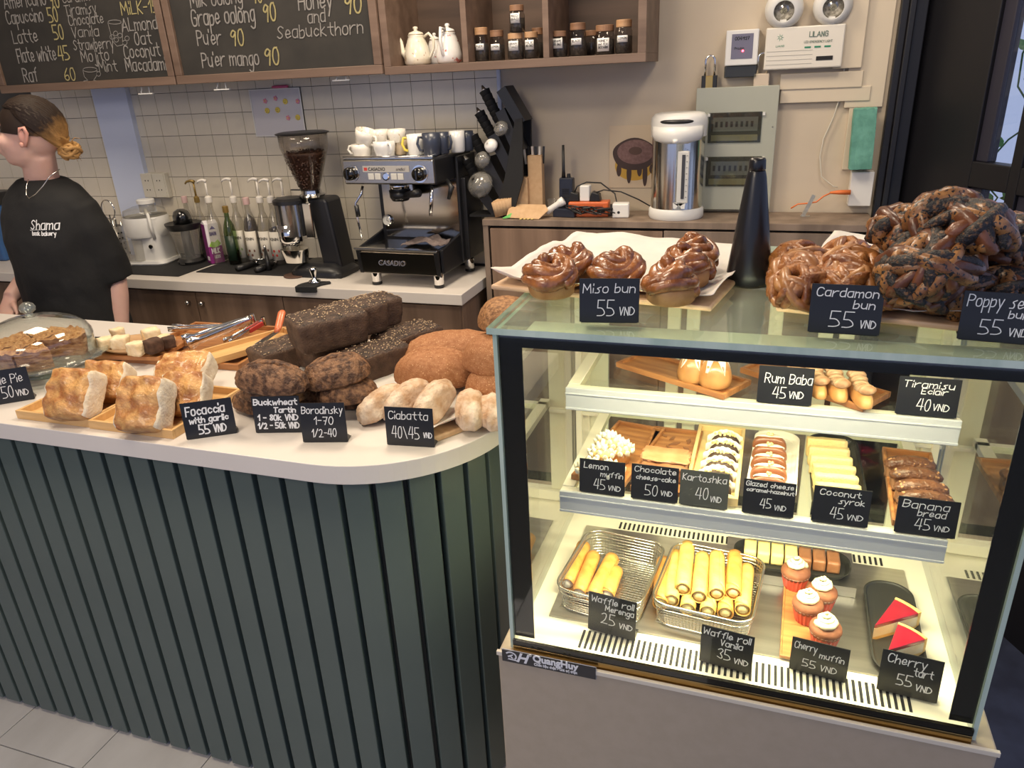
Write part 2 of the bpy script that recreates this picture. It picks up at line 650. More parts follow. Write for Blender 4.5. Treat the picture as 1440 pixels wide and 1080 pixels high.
floor = struct('floor', MB().box(-4.7, 3.2, -2.6, 4.6, -0.05, -0.004), mat('floor joint', (0.10, 0.10, 0.10), 0.9))
tw, tl = 0.305, 0.61
fx0, fy0 = -1.88, P(60, 1066, z=0).y
tme = MB().box(0.0015, tw - 0.0015, 0.0015, tl - 0.0015, -0.004, 0).mesh('floor_tile', FLOORM)
for i in range(-4, 6):
    for j in range(-2, 3):
        ob('floor_tile', tme, None, floor, loc=(fx0 + i * tw, fy0 + j * tl + (0.2 if i % 2 else 0), 0))
struct('trim_4', MB().box(0.45, 3.0, 0.3, 4.4, -0.004, 0.004), mat('dark blue floor', (0.018, 0.024, 0.052), 0.6, col2=(0.03, 0.04, 0.08), scale=14))

# cream cable trunking along the plaster and up beside the door frame (boxes with joints)
TR = mat('cream trunking', (0.64, 0.55, 0.42), 0.55)
tr = thing('cable_trunking', 'cream painted cable trunking run on the plaster wall beside the black door frame', 'cable trunking', (0, WY, 0))


def trun(px0, py0, px1, py1, d=0.022):
    a, b = P(px0, py0, y=WY), P(px1, py1, y=WY)
    ob('trunking_length', MB().box(min(a.x, b.x), max(a.x, b.x), -d, 0, min(a.z, b.z), max(a.z, b.z)), TR, tr, bev=0.002)


trun(1098, 104, 1211, 122)
trun(1098, 125, 1222, 141, 0.018)
trun(1184, -30, 1210, 95, 0.03)
trun(1208, -30, 1240, 150, 0.014)
trun(1196, 135, 1218, 238, 0.012)

# black door frame, dark door leaf with glazed panes, vines in the daylight outside
fr = thing('door_frame', 'black moulded door frame at the right end of the plaster wall', 'door frame', (0.335, WY, 0))
for a, b, c_, d in ((0.0, 0.022, -0.035, 0.1), (0.022, 0.040, -0.05, 0.1), (0.040, 0.075, -0.028, 0.1)):
    ob('moulding', MB().box(a, b, c_, d, 0, 2.7), DOORB, fr, bev=0.003)
DL = 1.15
dth = math.atan2(-0.885, 0.466)
D0 = Vector((0.405, WY + 0.06, 0))
dn = Vector((math.cos(dth), math.sin(dth), 0))


def on_door(px, py):
    d = _f + _r * ((px - 720) / F_PX) - _u * ((py - 540) / F_PX)
    nrm = Vector((-dn.y, dn.x, 0))
    t = (D0 - CAM).dot(nrm) / d.dot(nrm)
    p = CAM + d * t
    return (p - D0).dot(dn), p.z


sA, zA = on_door(1377, 226)
sA2, _ = on_door(1395, 228)
sM, _ = on_door(1431, 236)
_, zL = on_door(1372, 262)
sB = (sA2 + sA) / 2
door = bpy.data.objects.new('door_1', None)
C.objects.link(door)
door.location = D0
door.rotation_euler = (0, 0, dth)
door['kind'] = 'structure'
th = 0.045
pz = [(0.9, zL), (zA, 1.98), (2.02, 2.6)]


def dpart(nm, x0, x1, z0, z1, y0=-0.0225, y1=0.0225, m=DOORB):
    return ob(nm, MB().box(x0, x1, y0, y1, z0, z1), m, door, bev=0.003)


sE = DL
dpart('stile', 0, sA, 0, 2.66)
dpart('stile', sM, sM + 0.035, 0, 2.66)
dpart('stile', sE - 0.08, sE, 0, 2.66)
for z0, z1 in ((0, 0.9), (zL, zA), (1.98, 2.02), (2.6, 2.66)):
    dpart('rail', sA, sM, z0, z1)
    dpart('rail', sM + 0.035, sE - 0.08, z0, z1)
for z0, z1 in pz:
    for a, b in ((sA, sM), (sM + 0.035, sE - 0.08)):
        dpart('glazing_bead', a, a + (sA2 - sA) * 0.9, z0, z1, -0.012, 0.018, DOORF)
        dpart('pane', a + (sA2 - sA) * 0.9, b, z0, z1, -0.003, 0.003, G_CLEAR)
struct('wall_right', MB().box(0.41, 0.50, WY + 0.085, WY + 0.14, 0, 2.7), DOORB)

vine = thing('climbing_vine', 'green climbing vine with heart shaped leaves outside the glazed door', 'vine', (0.85, 3.3, 0.95))
LEAF = mat('vine leaf', (0.06, 0.20, 0.035), 0.5, col2=(0.14, 0.34, 0.07), scale=9)
STEMM = mat('vine stem', (0.07, 0.16, 0.05), 0.6)
rnd = random.Random(4)
leaf = []
L_ = [(0, 0), (0.3, 0.12), (0.48, 0.4), (0.42, 0.72), (0.2, 0.95), (0, 1.3), (-0.2, 0.95), (-0.42, 0.72), (-0.48, 0.4), (-0.3, 0.12)]
lm = MB().add([(a, b, -0.12 * abs(a)) for a, b in L_] + [(0, 0.6, 0.03)], [(i, (i + 1) % 10, 10) for i in range(10)]).mesh('leaf', LEAF, True)
for i in range(7):
    x0, z0 = rnd.uniform(-0.22, 0.30), rnd.uniform(-0.45, 0.25)
    pts = [(x0 + 0.09 * math.sin(t * 0.9 + i) + t * 0.035 * (-1) ** i, rnd.uniform(-.02, .02), z0 + t * 0.11 * (1 if i % 3 else 0.4)) for t in range(12)]
    ob('stem', MB().tube(pts, 0.0035, 5), STEMM, vine)
    for t, p in enumerate(pts):
        for q in range(2):
            s_ = rnd.uniform(0.035, 0.062)
            l = ob('leaf', lm, None, vine, loc=(p[0] + rnd.uniform(-.05, .05), p[1] + rnd.uniform(-.04, .04), p[2] + rnd.uniform(-.05, .05)))
            l.scale = (s_, s_, s_)
            l.rotation_euler = (R(90 + rnd.uniform(-40, 40)), rnd.uniform(-2.5, 2.5), rnd.uniform(-1.0, 1.0))

# ------------------------------------------------------------------ front counter with green slats
GREEN = mat('dark green lacquer', (0.072, 0.098, 0.090), 0.34, col2=(0.082, 0.110, 0.100), scale=3, bump=0.0003, bscale=8)
GREEND = mat('dark green groove', (0.006, 0.013, 0.013), 0.5)
TOPW = mat('cream white worktop', (0.66, 0.61, 0.56), 0.32, col2=(0.70, 0.65, 0.60), scale=3)
FC = thing('serving_counter', 'front serving counter clad in dark green vertical slats with rounded end', 'counter', (-1.5, 1.35, 0))
ox, oy = -1.5, 1.35


def arc_outline(r, cx=-0.775, cy=1.34, n=18, back=1.70, xl=-3.3):
    pts = [(xl, cy - r)]
    for i in range(n + 1):
        a = R(-90 + 90 * i / n)
        pts.append((cx + r * math.cos(a), cy + r * math.sin(a)))
    pts += [(cx + r, back), (xl, back)]
    return [(x_ - ox, y_ - oy) for x_, y_ in pts]


ob('worktop', MB().prism(arc_outline(0.305), 0.92, 0.96), TOPW, FC, bev=0.0015)
ob('body', MB().prism(arc_outline(0.252, back=1.66), 0.0, 0.92), GREEND, FC)
sl = MB().box(-0.026, 0.026, -0.022, 0.0, 0.012, 0.92).mesh('slat', GREEN)
x = -3.2
gx = -1.591 + 0.033
n0 = int((-0.80 - gx) / 0.0655)
for i in range(-22, n0 + 1):
    ob('slat', sl, None, FC, loc=(gx + i * 0.0655 - ox, 1.088 - oy, 0), bev=0.002)
last = gx + n0 * 0.0655
rr = 0.274
s0 = 0.0655 - (-0.775 - last)
for i in range(8):
    a = -90 + math.degrees((s0 + i * 0.0645) / rr)
    if a > 4:
        y_ = 1.34 + rr * math.radians(a)
        ob('slat', sl, None, FC, loc=(-0.775 + 0.252 - ox, y_ - oy, 0), rot=(0, 0, R(90)), bev=0.002)
    else:
        ar = R(a)
        ob('slat', sl, None, FC, loc=(-0.775 + 0.252 * math.cos(ar) - ox, 1.34 + 0.252 * math.sin(ar) - oy, 0), rot=(0, 0, ar + R(90)), bev=0.002)

# ------------------------------------------------------------------ back counter, its cabinet, the side cabinet
BCX = P(648.5, 415, z=0.9).x
BCY = 2.355
bc = thing('back_worktop', 'white worktop of the back counter under the coffee machine', 'worktop', (-2.2, 2.5, 0.86))
ob('slab', MB().box(-3.9 + 2.2, BCX + 2.2, BCY - 2.5, WY - 0.011 - 2.5, 0, 0.04), TOPW, bc, bev=0.002)
cb = thing('base_cabinet', 'brown wood base cabinet with small round knobs behind the counter', 'cabinet', (-2.2, 2.5, 0))
ob('carcass', MB().box(-3.85 + 2.2, BCX - 0.02 + 2.2, 2.402 - 2.5, WY - 0.02 - 2.5, 0.0, 0.858), WALNUT, cb)
kx = [P(264, 424, y=2.385), P(290, 427, y=2.385)]
mid = (kx[0].x + kx[1].x) / 2
for i in range(-2, 4):
    x0 = mid + (i - 1) * 0.42
    x1 = min(x0 + 0.42, BCX - 0.022)
    if x1 - x0 < 0.05:
        continue
    d = ob('door', MB().box(x0 + 0.002 + 2.2, x1 - 0.002 + 2.2, 2.385 - 2.5, 2.401 - 2.5, 0.08, 0.846), WALNUT, cb, bev=0.001)
    kxx = x1 - 0.03 if i % 2 else x0 + 0.03
    if i == 0:
        kxx = kx[0].x
    kz = kx[0].z
    if i == 0:
        kxx = x1 - 0.035
    if i == 1:
        kxx = x0 + 0.035
    if i in (0, 1):
        ob('knob', MB().lathe([(0.004, 0), (0.004, 0.010), (0.009, 0.014), (0.010, 0.019), (0.006, 0.024), (0, 0.025)], 14, T=T3(kxx + 2.2, 2.385 - 2.5, kz, rx=R(90))), STEEL, d, smooth=True)

SCZ = 1.128
SX0, SX1, SY = -0.985, 0.325, 2.56
sc_ = thing('side_cabinet', 'grey brown wood cabinet carrying the hot water dispenser', 'cabinet', (-0.35, 2.66, 0))
for o_ in (0,):
    ob('top_board', MB().box(SX0 + .35, SX1 + .35, SY - 2.66 - .004, WY - 2.66 - .0095, SCZ - 0.022, SCZ), WALNUTG, sc_, bev=0.001)
    ob('side_panel', MB().box(SX0 + .35, SX0 + .35 + 0.02, SY - 2.66, WY - 2.67, 0, SCZ - 0.022), WALNUTG, sc_)
    ob('side_panel', MB().box(SX1 + .35 - 0.02, SX1 + .35, SY - 2.66, WY - 2.67, 0, SCZ - 0.022), WALNUTG, sc_)
    ob('back_panel', MB().box(SX0 + .35 + 0.02, SX1 + .35 - 0.02, SY - 2.66 + 0.03, WY - 2.67, 0, SCZ - 0.022), BLACKM, sc_)
    xm = P(933, 330, y=SY).x + .35
    ob('door', MB().box(SX0 + .35 + 0.028, xm - 0.003, SY - 2.66 - 0.002, SY - 2.66 + 0.018, 0.1, SCZ - 0.032), WALNUT, sc_, bev=0.001)
    ob('door', MB().box(xm + 0.001, SX1 + .35 - 0.10, SY - 2.66 - 0.002, SY - 2.66 + 0.018, 0.1, SCZ - 0.030), WALNUTG, sc_, bev=0.001)

# ------------------------------------------------------------------ menu boards and the open wall shelf
FY = 2.50                                   # their front plane
FRM = mat('brown board frame', (0.115, 0.072, 0.050), 0.5, col2=(0.18, 0.118, 0.085), scale=4, stretch=(0.4, 5, 5))
SLATE = mat('chalkboard', (0.020, 0.018, 0.015), 0.7, col2=(0.032, 0.028, 0.023), scale=7)


def menu_board(name, x0, x1, zb, label):
    t = thing(name, label, 'menu board', (x0, FY, zb))
    W_, H_ = x1 - x0, 0.62
    f_ = 0.030
    ob('board', MB().box(f_, W_ - f_, 0.004, 0.02, f_, H_), SLATE, t)
    for a, b, c_, d in ((0, W_, 0, f_), (0, W_, H_ - f_, H_), (0, f_, f_, H_ - f_), (W_ - f_, W_, f_, H_ - f_)):
        ob('frame_bar', MB().box(a, b, -0.008, 0.024, c_, d), FRM, t, bev=0.002)
    return t


zb = P(250, 119, y=FY).z
xa, xb, xc = P(3, 128, y=FY).x, P(250, 118, y=FY).x, P(541, 103, y=FY).x
mb1 = menu_board('menu_board', xa, xb - 0.002, zb, 'left black chalk menu board listing coffees syrups and milks')
mb2 = menu_board('menu_board', xb + 0.004, xc - 0.004, zb, 'right black chalk menu board listing oolong and mango teas')


def line(mb, board, px, py, text, h, px_end, seed=0):
    """handwriting whose baseline starts at photo pixel px,py and ends at px_end"""
    a = P(px, py, y=FY)
    b = P(px_end, py, y=FY)
    write(mb, text, a.x - board.location.x, a.z - board.location.z, h, y=0.0022, width=b.x - a.x, thick=0.10, seed=seed)


m1, my = MB(), MB()
for i, (x, y, t, h, xe) in enumerate(((6, 12, 'Americano', .045, 68), (10, 34, 'Capuccino', .045, 64), (19, 61, 'Latte', .045, 56), (26, 88, 'Flate white', .05, 82), (34, 115, 'Raf', .05, 56),
                                      (88, 4, 'Caramel', .032, 128), (92, 22, 'Tiramisy', .035, 138), (97, 36, 'Chocolate', .035, 148), (102, 53, 'Vanila', .036, 142),
                                      (104, 71, 'Strawberry', .036, 162), (115, 87, 'Mojito', .040, 156), (140, 101, 'Mint', .038, 167),
                                      (172, 44, 'ALmond', .042, 224), (190, 63, 'Oat', .042, 216), (175, 82, 'Coconut', .044, 228), (178, 101, 'Macadami', .044, 236))):
    line(m1, mb1, x, y, t, h, xe, i)
for i, (x, y, t, h, xe) in enumerate(((72, 12, '70', .05, 86), (69, 31, '50', .05, 84), (76, 55, '50', .05, 92), (83, 85, '45', .05, 100), (92, 114, '60', .045, 109), (171, 21, 'MiLK-15', .042, 226))):
    my = MB()
    line(my, mb1, x, y, t, h, xe, i)
    ob('price', my, CHALKY, mb1)


def sketch(mb, board, pts, th=0.0022, close=False):
    q = [P(x_, y_, y=FY) for x_, y_ in pts]
    q = [(v.x - board.location.x, v.z - board.location.z) for v in q]
    if close:
        q.append(q[0])
    for a, b in zip(q, q[1:]):
        dx, dz = b[0] - a[0], b[1] - a[1]
        L = math.hypot(dx, dz) or 1e-6
        ux, uz = dx / L * th / 2, dz / L * th / 2
        mb.add([(a[0] - uz, 0.0022, a[1] + ux), (a[0] + uz, 0.0022, a[1] - ux), (b[0] + uz, 0.0022, b[1] - ux), (b[0] - uz, 0.0022, b[1] + ux)], [(0, 1, 2, 3)])


sk, sk2 = MB(), MB()
el = lambda cx, cy, rx, ry, n=14: [(cx + rx * math.cos(2 * PI * i / n), cy + ry * math.sin(2 * PI * i / n)) for i in range(n)]
sketch(sk, mb1, el(160.5, 31, 9.5, 3), close=True)
sketch(sk, mb1, [(151, 32), (158, 58), (164, 65), (172, 63), (171, 33)])
for a, b in ((157, 52), (163, 56), (168, 50), (162, 47), (175, 60), (178, 54)):
    sketch(sk, mb1, el(a, b, 3.2, 3.4, 8), close=True)
sketch(sk2, mb1, el(126, 98, 10, 3.4), close=True)
sketch(sk2, mb1, [(116, 99), (118, 108), (123, 113), (131, 113), (135, 107), (136, 98)])
sketch(sk2, mb1, el(138, 104, 3, 3.4, 8), close=True)
sketch(sk2, mb1, el(127, 115, 11, 2), close=True)
ob('chalk_lettering', m1, CHALKD, mb1)
ob('glass_sketch', sk, CHALKD, mb1)
ob('cup_sketch', sk2, CHALKD, mb1)
m2, my2 = MB(), MB()
for i, (x, y, t, h, xe) in enumerate(((268, 10, 'Milk oolong', .045, 344), (270, 37, 'Grape oolong', .052, 362), (278, 64, "Pu'er", .048, 314), (285, 95, "Pu'er mango", .048, 367),
                                      (420, 14, 'Honey', .05, 470), (433, 32, 'and', .040, 460), (390, 55, 'Seabuckthorn', .040, 514))):
    line(m2, mb2, x, y, t, h, xe, i + 20)
for i, (x, y, t, h, xe) in enumerate(((355, 5, '90', .05, 371), (371, 30, '90', .055, 391), (325, 64, '90', .052, 346), (373, 92, '90', .055, 396), (485, 20, '90', .055, 512))):
    my2 = MB()
    line(my2, mb2, x, y, t, h, xe, i)
    ob('price', my2, CHALKY, mb2)
ob('chalk_lettering', m2, CHALKD, mb2)

# three wire clip rails under the boards, hanging from them
for i, (px, py, e) in enumerate(((205, 131, 'below the left menu board'), (312, 125, 'below the near end of the right menu board'), (480, 112, 'below the middle of the right menu board'), (60, 135, 'behind the head of the person'))):
    if i == 3:
        continue
    p = P(px, py, y=FY + 0.01)
    h = thing('clip_rail', 'small white wire clip rail hanging ' + e, 'clip rail', (p.x, FY + 0.012, zb - 0.001))
    dz = p.z - zb
    for s_ in (-1, 1):
        ob('hook', MB().tube([(s_ * 0.018, 0, 0.0), (s_ * 0.018, 0, dz * 0.5), (s_ * 0.021, -0.004, dz * 0.8), (s_ * 0.018, 0, dz)], 0.0017, 6), WHITE, h, smooth=True)
    ob('bar', MB().box(-0.034, 0.034, -0.006, 0.004, dz - 0.003, dz + 0.001), WHITE, h)

# open shelf
SHX0, SHX1 = xc, P(908, 92, y=FY).x
SHZ = zb - 0.004
sh = thing('wall_shelf', 'walnut open wall shelf with cubbies of tea jars and teapots', 'shelf', (SHX0, FY, SHZ))
W_ = SHX1 - SHX0
DEP = WY - FY - 0.012
tk = 0.026
dvx = [P(655, 90, y=FY).x - SHX0, P(768, 85, y=FY).x - SHX0]
SHADEDW = mat('shaded wood inside', (0.05, 0.03, 0.02), 0.6, col2=(0.085, 0.052, 0.035), scale=4, stretch=(0.4, 5, 5))  # frame wood darkened for the shelf interior, shade held in the colour
ob('bottom_board', MB().box(0, W_, 0, DEP, 0, tk), FRM, sh, bev=0.001)
ob('top_board', MB().box(0, W_, 0, DEP, 0.62, 0.62 + tk), FRM, sh)
for xx in (0, W_ - tk):
    ob('end_panel', MB().box(xx, xx + tk, 0, DEP, tk, 0.62), FRM, sh, bev=0.001)
for xx in dvx:
    ob('divider', MB().box(xx - 0.009, xx + 0.011, 0, DEP, tk, 0.62), FRM, sh, bev=0.001)
ob('back_panel', MB().box(tk, W_ - tk, DEP - 0.01, DEP, tk, 0.62), SHADEDW, sh)
# ------------------------------------------------------------------ glass display case
GX0, GX1, GY0, GY1 = -0.336, 0.325, 0.900, 1.42
BASE = mat('grey beige laminate', (0.37, 0.305, 0.225), 0.55, col2=(0.39, 0.32, 0.24), scale=50, bump=0.0002, bscale=90)
BRASS = mat('brass mirror trim', (0.42, 0.27, 0.10), 0.12, 1.0, col2=(0.30, 0.19, 0.07), scale=3)
CASEW = mat('case white metal', (0.80, 0.76, 0.62), 0.35)
DC = thing('display_case', 'refrigerated glass display case on a grey beige base full of pastries', 'display case', (0, 0.9, 0))
Y = 0.9


def cbx(nm, x0, x1, y0, y1, z0, z1, m, bev=0.0, par=None, **k):
    return ob(nm, MB().box(x0, x1, y0 - Y, y1 - Y, z0, z1), m, par or DC, bev=bev, **k)


cbx('base_cabinet', -0.361, 0.357, 0.888, 1.44, 0.0, 0.742, BASE, 0.003)
cbx('base_rim', -0.363, 0.359, 0.886, 0.892, 0.736, 0.7445, mat('cream rim', (0.62, 0.56, 0.46), 0.4), 0.001)
cbx('brass_trim', GX0, GX1, 0.894, 0.8995, 0.742, 0.756, BRASS, 0.001)
cbx('bottom_band', GX0, GX1, 0.8945, 0.8997, 0.757, 0.767, BLACKG)


def pane(nm, x0, x1, y0, y1, z0, z1, face='y', g=G_CASE, e=G_EDGE):
    vs = [(x0, y0 - Y, z0), (x1, y0 - Y, z0), (x1, y1 - Y, z0), (x0, y1 - Y, z0), (x0, y0 - Y, z1), (x1, y0 - Y, z1), (x1, y1 - Y, z1), (x0, y1 - Y, z1)]
    fs = [(0, 3, 2, 1), (4, 5, 6, 7), (0, 1, 5, 4), (1, 2, 6, 5), (2, 3, 7, 6), (3, 0, 4, 7)]
    big = {'z': (0, 1), 'y': (2, 4), 'x': (3, 5)}[face]
    mb = MB()
    for i, f in enumerate(fs):
        mb.add(vs, [f], 0 if i in big else 1)
    return ob(nm, mb, [g, e], DC)


pane('front_pane', GX0, GX1, GY0, GY0 + 0.006, 0.745, 1.2945)
pane('side_pane', GX0 - 0.006, GX0, GY0, GY1, 0.745, 1.2945, 'x', g=G_SIDE)
pane('side_pane', GX1, GX1 + 0.006, GY0, GY1, 0.745, 1.2945, 'x', g=G_SIDE)
pane('top_pane', GX0 - 0.010, GX1 + 0.012, GY0 - 0.012, GY1 + 0.01, 1.295, 1.304, 'z', g=G_TOP)
# black painted border behind the front pane
bt = GY0 + 0.0065
cbx('border_band', GX0, GX1, bt, bt + 0.0015, 1.272, 1.2945, BLACKG)
cbx('border_band', GX0, -0.3025, bt, bt + 0.0015, 0.767, 1.272, BLACKG)
cbx('border_band', 0.296, GX1, bt, bt + 0.0015, 0.767, 1.272, BLACKG)
cbx('side_band', GX0 + 0.0005, GX0 + 0.002, bt + 0.002, bt + 0.03, 0.767, 1.272, BLACKG)
# deck
DZ = 0.752
cbx('deck', GX0, GX1, 0.908, 1.36, DZ - 0.008, DZ - 0.003, CASEW)
cbx('deck_panel', -0.30, 0.29, 0.985, 1.27, DZ - 0.003, DZ, STEELB)
g = MB()
n = 54
for i in range(n):
    x0 = -0.235 + i * 0.0092
    g.box(x0, x0 + 0.0042, 0.925 - Y, 0.968 - Y, DZ - 0.004, DZ - 0.0024)
    g.box(x0, x0 + 0.0042, 1.278 - Y, 1.302 - Y, DZ - 0.004, DZ - 0.0024)
o = ob('vent_slots', g, BLACKM, DC)
o['kind'] = 'stuff'
# rear frame, posts and sliding doors
for x0 in (GX0 + 0.004, GX1 - 0.026):
    cbx('post', x0, x0 + 0.022, 1.345, 1.369, DZ, 1.292, CASEW, 0.002)
for x0, x1_ in ((GX0 + 0.026, GX0 + .062), (GX1 - .062, GX1 - .026)):
    cbx('rear_panel', x0, x1_, 1.357, 1.367, DZ + .024, 1.268, CASEW)
for x0 in (-0.16, -.125, 0.02, 0.105, 0.14):
    cbx('door_stile', x0, x0 + 0.024, 1.350, 1.364, DZ, 1.292, CASEW, 0.002)
for z0 in (DZ, 1.268):
    cbx('rear_rail', GX0 + 0.026, GX1 - 0.026, 1.345, 1.369, z0, z0 + 0.024, CASEW, 0.002)
cbx('rear_pane', GX0 + 0.026, GX1 - 0.026, 1.355, 1.359, DZ + 0.024, 1.268, G_CASE)
for x0 in (GX0 + 0.004, GX1 - 0.016):
    for y0 in (1.22,):
        cbx('upright', x0, x0 + 0.012, y0 + 0.1, y0 + 0.112, DZ, 1.292, CASEW, 0.001)
# shelves: glass in a white frame with a pale price rail in front
RAIL = mat('price rail', (0.56, 0.58, 0.58), 0.35)
RAILH = mat('price rail groove', (0.66, 0.68, 0.68), 0.3)
SH1Z, SH1Y, SH2Z, SH2Y = 1.155, 1.05, 0.995, 1.00
for zz, yy in ((SH1Z, SH1Y), (SH2Z, SH2Y)):
    x0, x1, yb = -0.280, 0.275, 1.315
    s_ = cbx('shelf', x0 + 0.02, x1 - 0.02, yy + 0.012, yb, zz - 0.006, zz, G_SHELF)
    cbx('price_rail', x0, x1, yy - 0.002, yy + 0.003, zz - 0.038, zz + 0.0005, RAIL, 0.001, s_)
    cbx('rail_lip', x0, x1, yy - 0.0035, yy - 0.0018, zz - 0.036, zz - 0.033, RAILH, 0.0, s_)
    cbx('rail_lip', x0, x1, yy - 0.0035, yy - 0.0018, zz - 0.010, zz - 0.008, RAILH, 0.0, s_)
    cbx('front_bar', x0, x1, yy + 0.0032, yy + 0.018, zz - 0.012, zz - 0.001, CASEW, 0.001, s_)
    for xa_ in (x0, x1 - 0.02):
        cbx('shelf_arm', xa_, xa_ + 0.02, yy + 0.018, 1.345, zz - 0.013, zz + 0.0004, CASEW, 0.001, s_)
    cbx('back_bar', x0, x1, yb, yb + 0.014, zz - 0.012, zz + 0.0004, CASEW, 0.001, s_)
    for xa_ in (GX0 + 0.004, GX1 - 0.05):
        cbx('bracket', xa_, xa_ + 0.05, 1.325, 1.337, zz - 0.02, zz - 0.013, CASEW, 0.001, s_)
# maker plate on the base
pl = P(706, 908, y=0.888)
pr = P(838, 935, y=0.888)
pw = pr.x - pl.x
pl.z -= 0.002
plate = cbx('maker_plate', pl.x, pr.x, 0.8852, 0.8875, pl.z - 0.0265, pl.z - 0.0035, mat('plate black', (0.02, 0.02, 0.025), 0.35))
cbx('plate_edge', pl.x - 0.0006, pr.x + 0.0006, 0.8870, 0.8879, pl.z - 0.0271, pl.z - 0.0029, mat('plate silver', (0.5, 0.5, 0.52), 0.3), par=plate)
LW = mat('logo white', (0.72, 0.72, 0.74), 0.5)
font_text('lettering', 'QuangHuy', 0.0185, LW, plate, (pl.x + pw * 0.34, 0.8846 - Y, pl.z - 0.0140), sx=0.93, bold=0.0007)
font_text('lettering', 'Chất liệu thật - Giá trị thật', 0.0070, LW, plate, (pl.x + pw * 0.35, 0.8846 - Y, pl.z - 0.0222), sx=0.90, bold=0.0002)
font_text('lettering', '®', 0.007, LW, plate, (pl.x + pw * 0.295, 0.8846 - Y, pl.z - 0.006))
font_text('lettering', 'H', 0.026, LW, plate, (pl.x + pw * 0.155, 0.8846 - Y, pl.z - 0.0215), shear=0.35, bold=0.0008)
lg = MB()
cx, cz = pl.x + pw * 0.10, pl.z - 0.0125
arc = [(cx + 0.009 * math.cos(R(a)), 0, cz + 0.0075 * math.sin(R(a))) for a in range(150, -60, -15)]
for a, b in zip(arc, arc[1:]):
    a, b = Vector(a), Vector(b)
    d = (b - a).normalized()
    nrm = Vector((-d.z, 0, d.x)) * 0.0014
    lg.add([(v.x, 0.8845 - Y, v.z) for v in (a + nrm, a - nrm, b - nrm, b + nrm)], [(0, 1, 2, 3)])
for q in (((-.006, -.008), (.012, -.009), (.010, -.0065), (-.004, -.0055)), ((-.004, -.004), (.004, .002), (.003, .004), (-.006, -.001)), ((.001, -.005), (.005, -.005), (.0, .0), (-.002, -.001))):
    lg.add([(cx + a, 0.8845 - Y, cz + b) for a, b in q], [(0, 1, 2, 3)])
ob('emblem', lg, LW, plate)


# ------------------------------------------------------------------ price cards
def card(bl, br, h, lines, label, plane, thick=0.075, tiltb=5, cat='price card', fade=1.0, foot=True, yoff=0.0, mcard=None):
    a, yaw, wd = base_line(bl, br, **{k_: v_ for k_, v_ in plane.items() if k_ != 'zf'})
    if 'y' in plane:
        a = Vector((a.x, plane['y'] + yoff, plane['zf']))if 'zf' in plane else a
    t = thing('price_card', label, cat, tuple(a), yaw)
    tb = R(-tiltb)
    T = T3(0, 0, 0.0012, rx=tb)
    ob('panel', MB().box(0, wd, -0.0007, 0.0007, 0, h, T=T), mcard or CARD, t)
    if foot:
        ob('foot', MB().box(0.002, wd - 0.002, 0.0, 0.028, 0, 0.0012), CARD, t)
        ob('side_tab', MB().prism([(0.002, 0.0012), (0.026, 0.0012), (0.002 + h * 0.02, h * 0.22)], wd - 0.003, wd - 0.0018, axis='x'), CARD, t)
    m_ = MB()
    for i, (tx, u, v, sz, ue) in enumerate(lines):
        write(m_, tx, u * wd, v * h, sz * h, y=-0.0010, width=(ue - u) * wd, thick=(0.030 if thick > .1 else 0.020) / sz + (0.02 if thick > .1 else 0.0), seed=len(label) + i)
    m_.v = [tuple(T @ Vector(v)) for v in m_.v]
    ob('lettering', m_, CHALK, t)
    return t

cbx('tube_shield', -0.30, 0.30, 0.909, 0.962, 1.2895, 1.2925, CASEW)  # opaque strip added over the LED tube to hide its bright line
# round LED tube along the front under the top pane
ob('led_tube', MB().tube([(-0.28, 0.045, 1.284), (0.28, 0.045, 1.284)], 0.005, 10), mat('led tube', (1, 1, 1), 0.5, emit=(1.0, 0.90, 0.60, 95)), DC)
def cardq(tl, bl, br, lines, label, z=None, y=None, zf=None, **k):
    plane = {'z': z} if z is not None else {'y': y}
    a = P(*bl, **plane)
    if y is not None:
        # stands on a shelf edge at height zf
        b = P(*br, y=y)
        t = P(*tl, y=y)
        h = t.z - a.z
        d = {'y': y, 'zf': zf}
        return card(bl, br, h, lines, label, d, **k)
    t = P(*tl, y=a.y)
    return card(bl, br, t.z - a.z, lines, label, plane, **k)


CZ = 0.9602
cardq((-33, 529), (-24, 573), (49.6, 561), [('Apple Pie', .12, .58, .26, .9), ('50', .42, .16, .34, .66), ('VND', .68, .17, .17, .93)], 'black price card reading Pie 50 VND at the left end of the front counter', z=CZ)
cardq((256, 571), (263, 619), (334, 609), [('Focaccia', .08, .64, .24, .86), ('with garlic', .12, .42, .15, .90), ('55', .27, .10, .25, .5), ('VND', .56, .11, .20, .82)], 'black price card reading Focaccia with garlic 55 VND', z=CZ, thick=.11)
cardq((358.5, 561), (360.4, 609), (426.7, 608), [('Buckwheat', .04, .77, .15, .97), ('Tartin', .45, .56, .13, .92), ('1 - 80k VND', .09, .34, .15, .95), ('1/2 - 50k VND', .07, .12, .15, .95)], 'black price card reading Buckwheat Tartin', z=CZ, thick=.11)
cardq((426, 570.5), (426.7, 622.3), (490, 621.8), [('Borodinsky', .05, .74, .17, .97), ('1-70', .30, .46, .19, .75), ('1/2-40', .22, .14, .20, .78)], 'black price card reading Borodinsky', z=CZ)
cardq((545.5, 575), (544.7, 625.5), (611.6, 629.5), [('Ciabatta', .07, .70, .20, .92), ('40\\45', .12, .20, .30, .72), ('VND', .78, .24, .13, .97)], 'black price card reading Ciabatta beside the rounded end of the counter', z=CZ)
TZ = 1.3045
cardq((815.7, 394), (815, 453.5), (898.3, 454.5), [('Miso bun', .06, .68, .20, .96), ('55', .30, .15, .36, .62), ('VND', .67, .17, .18, .94)], 'black price card reading Miso bun on top of the glass case', z=TZ)
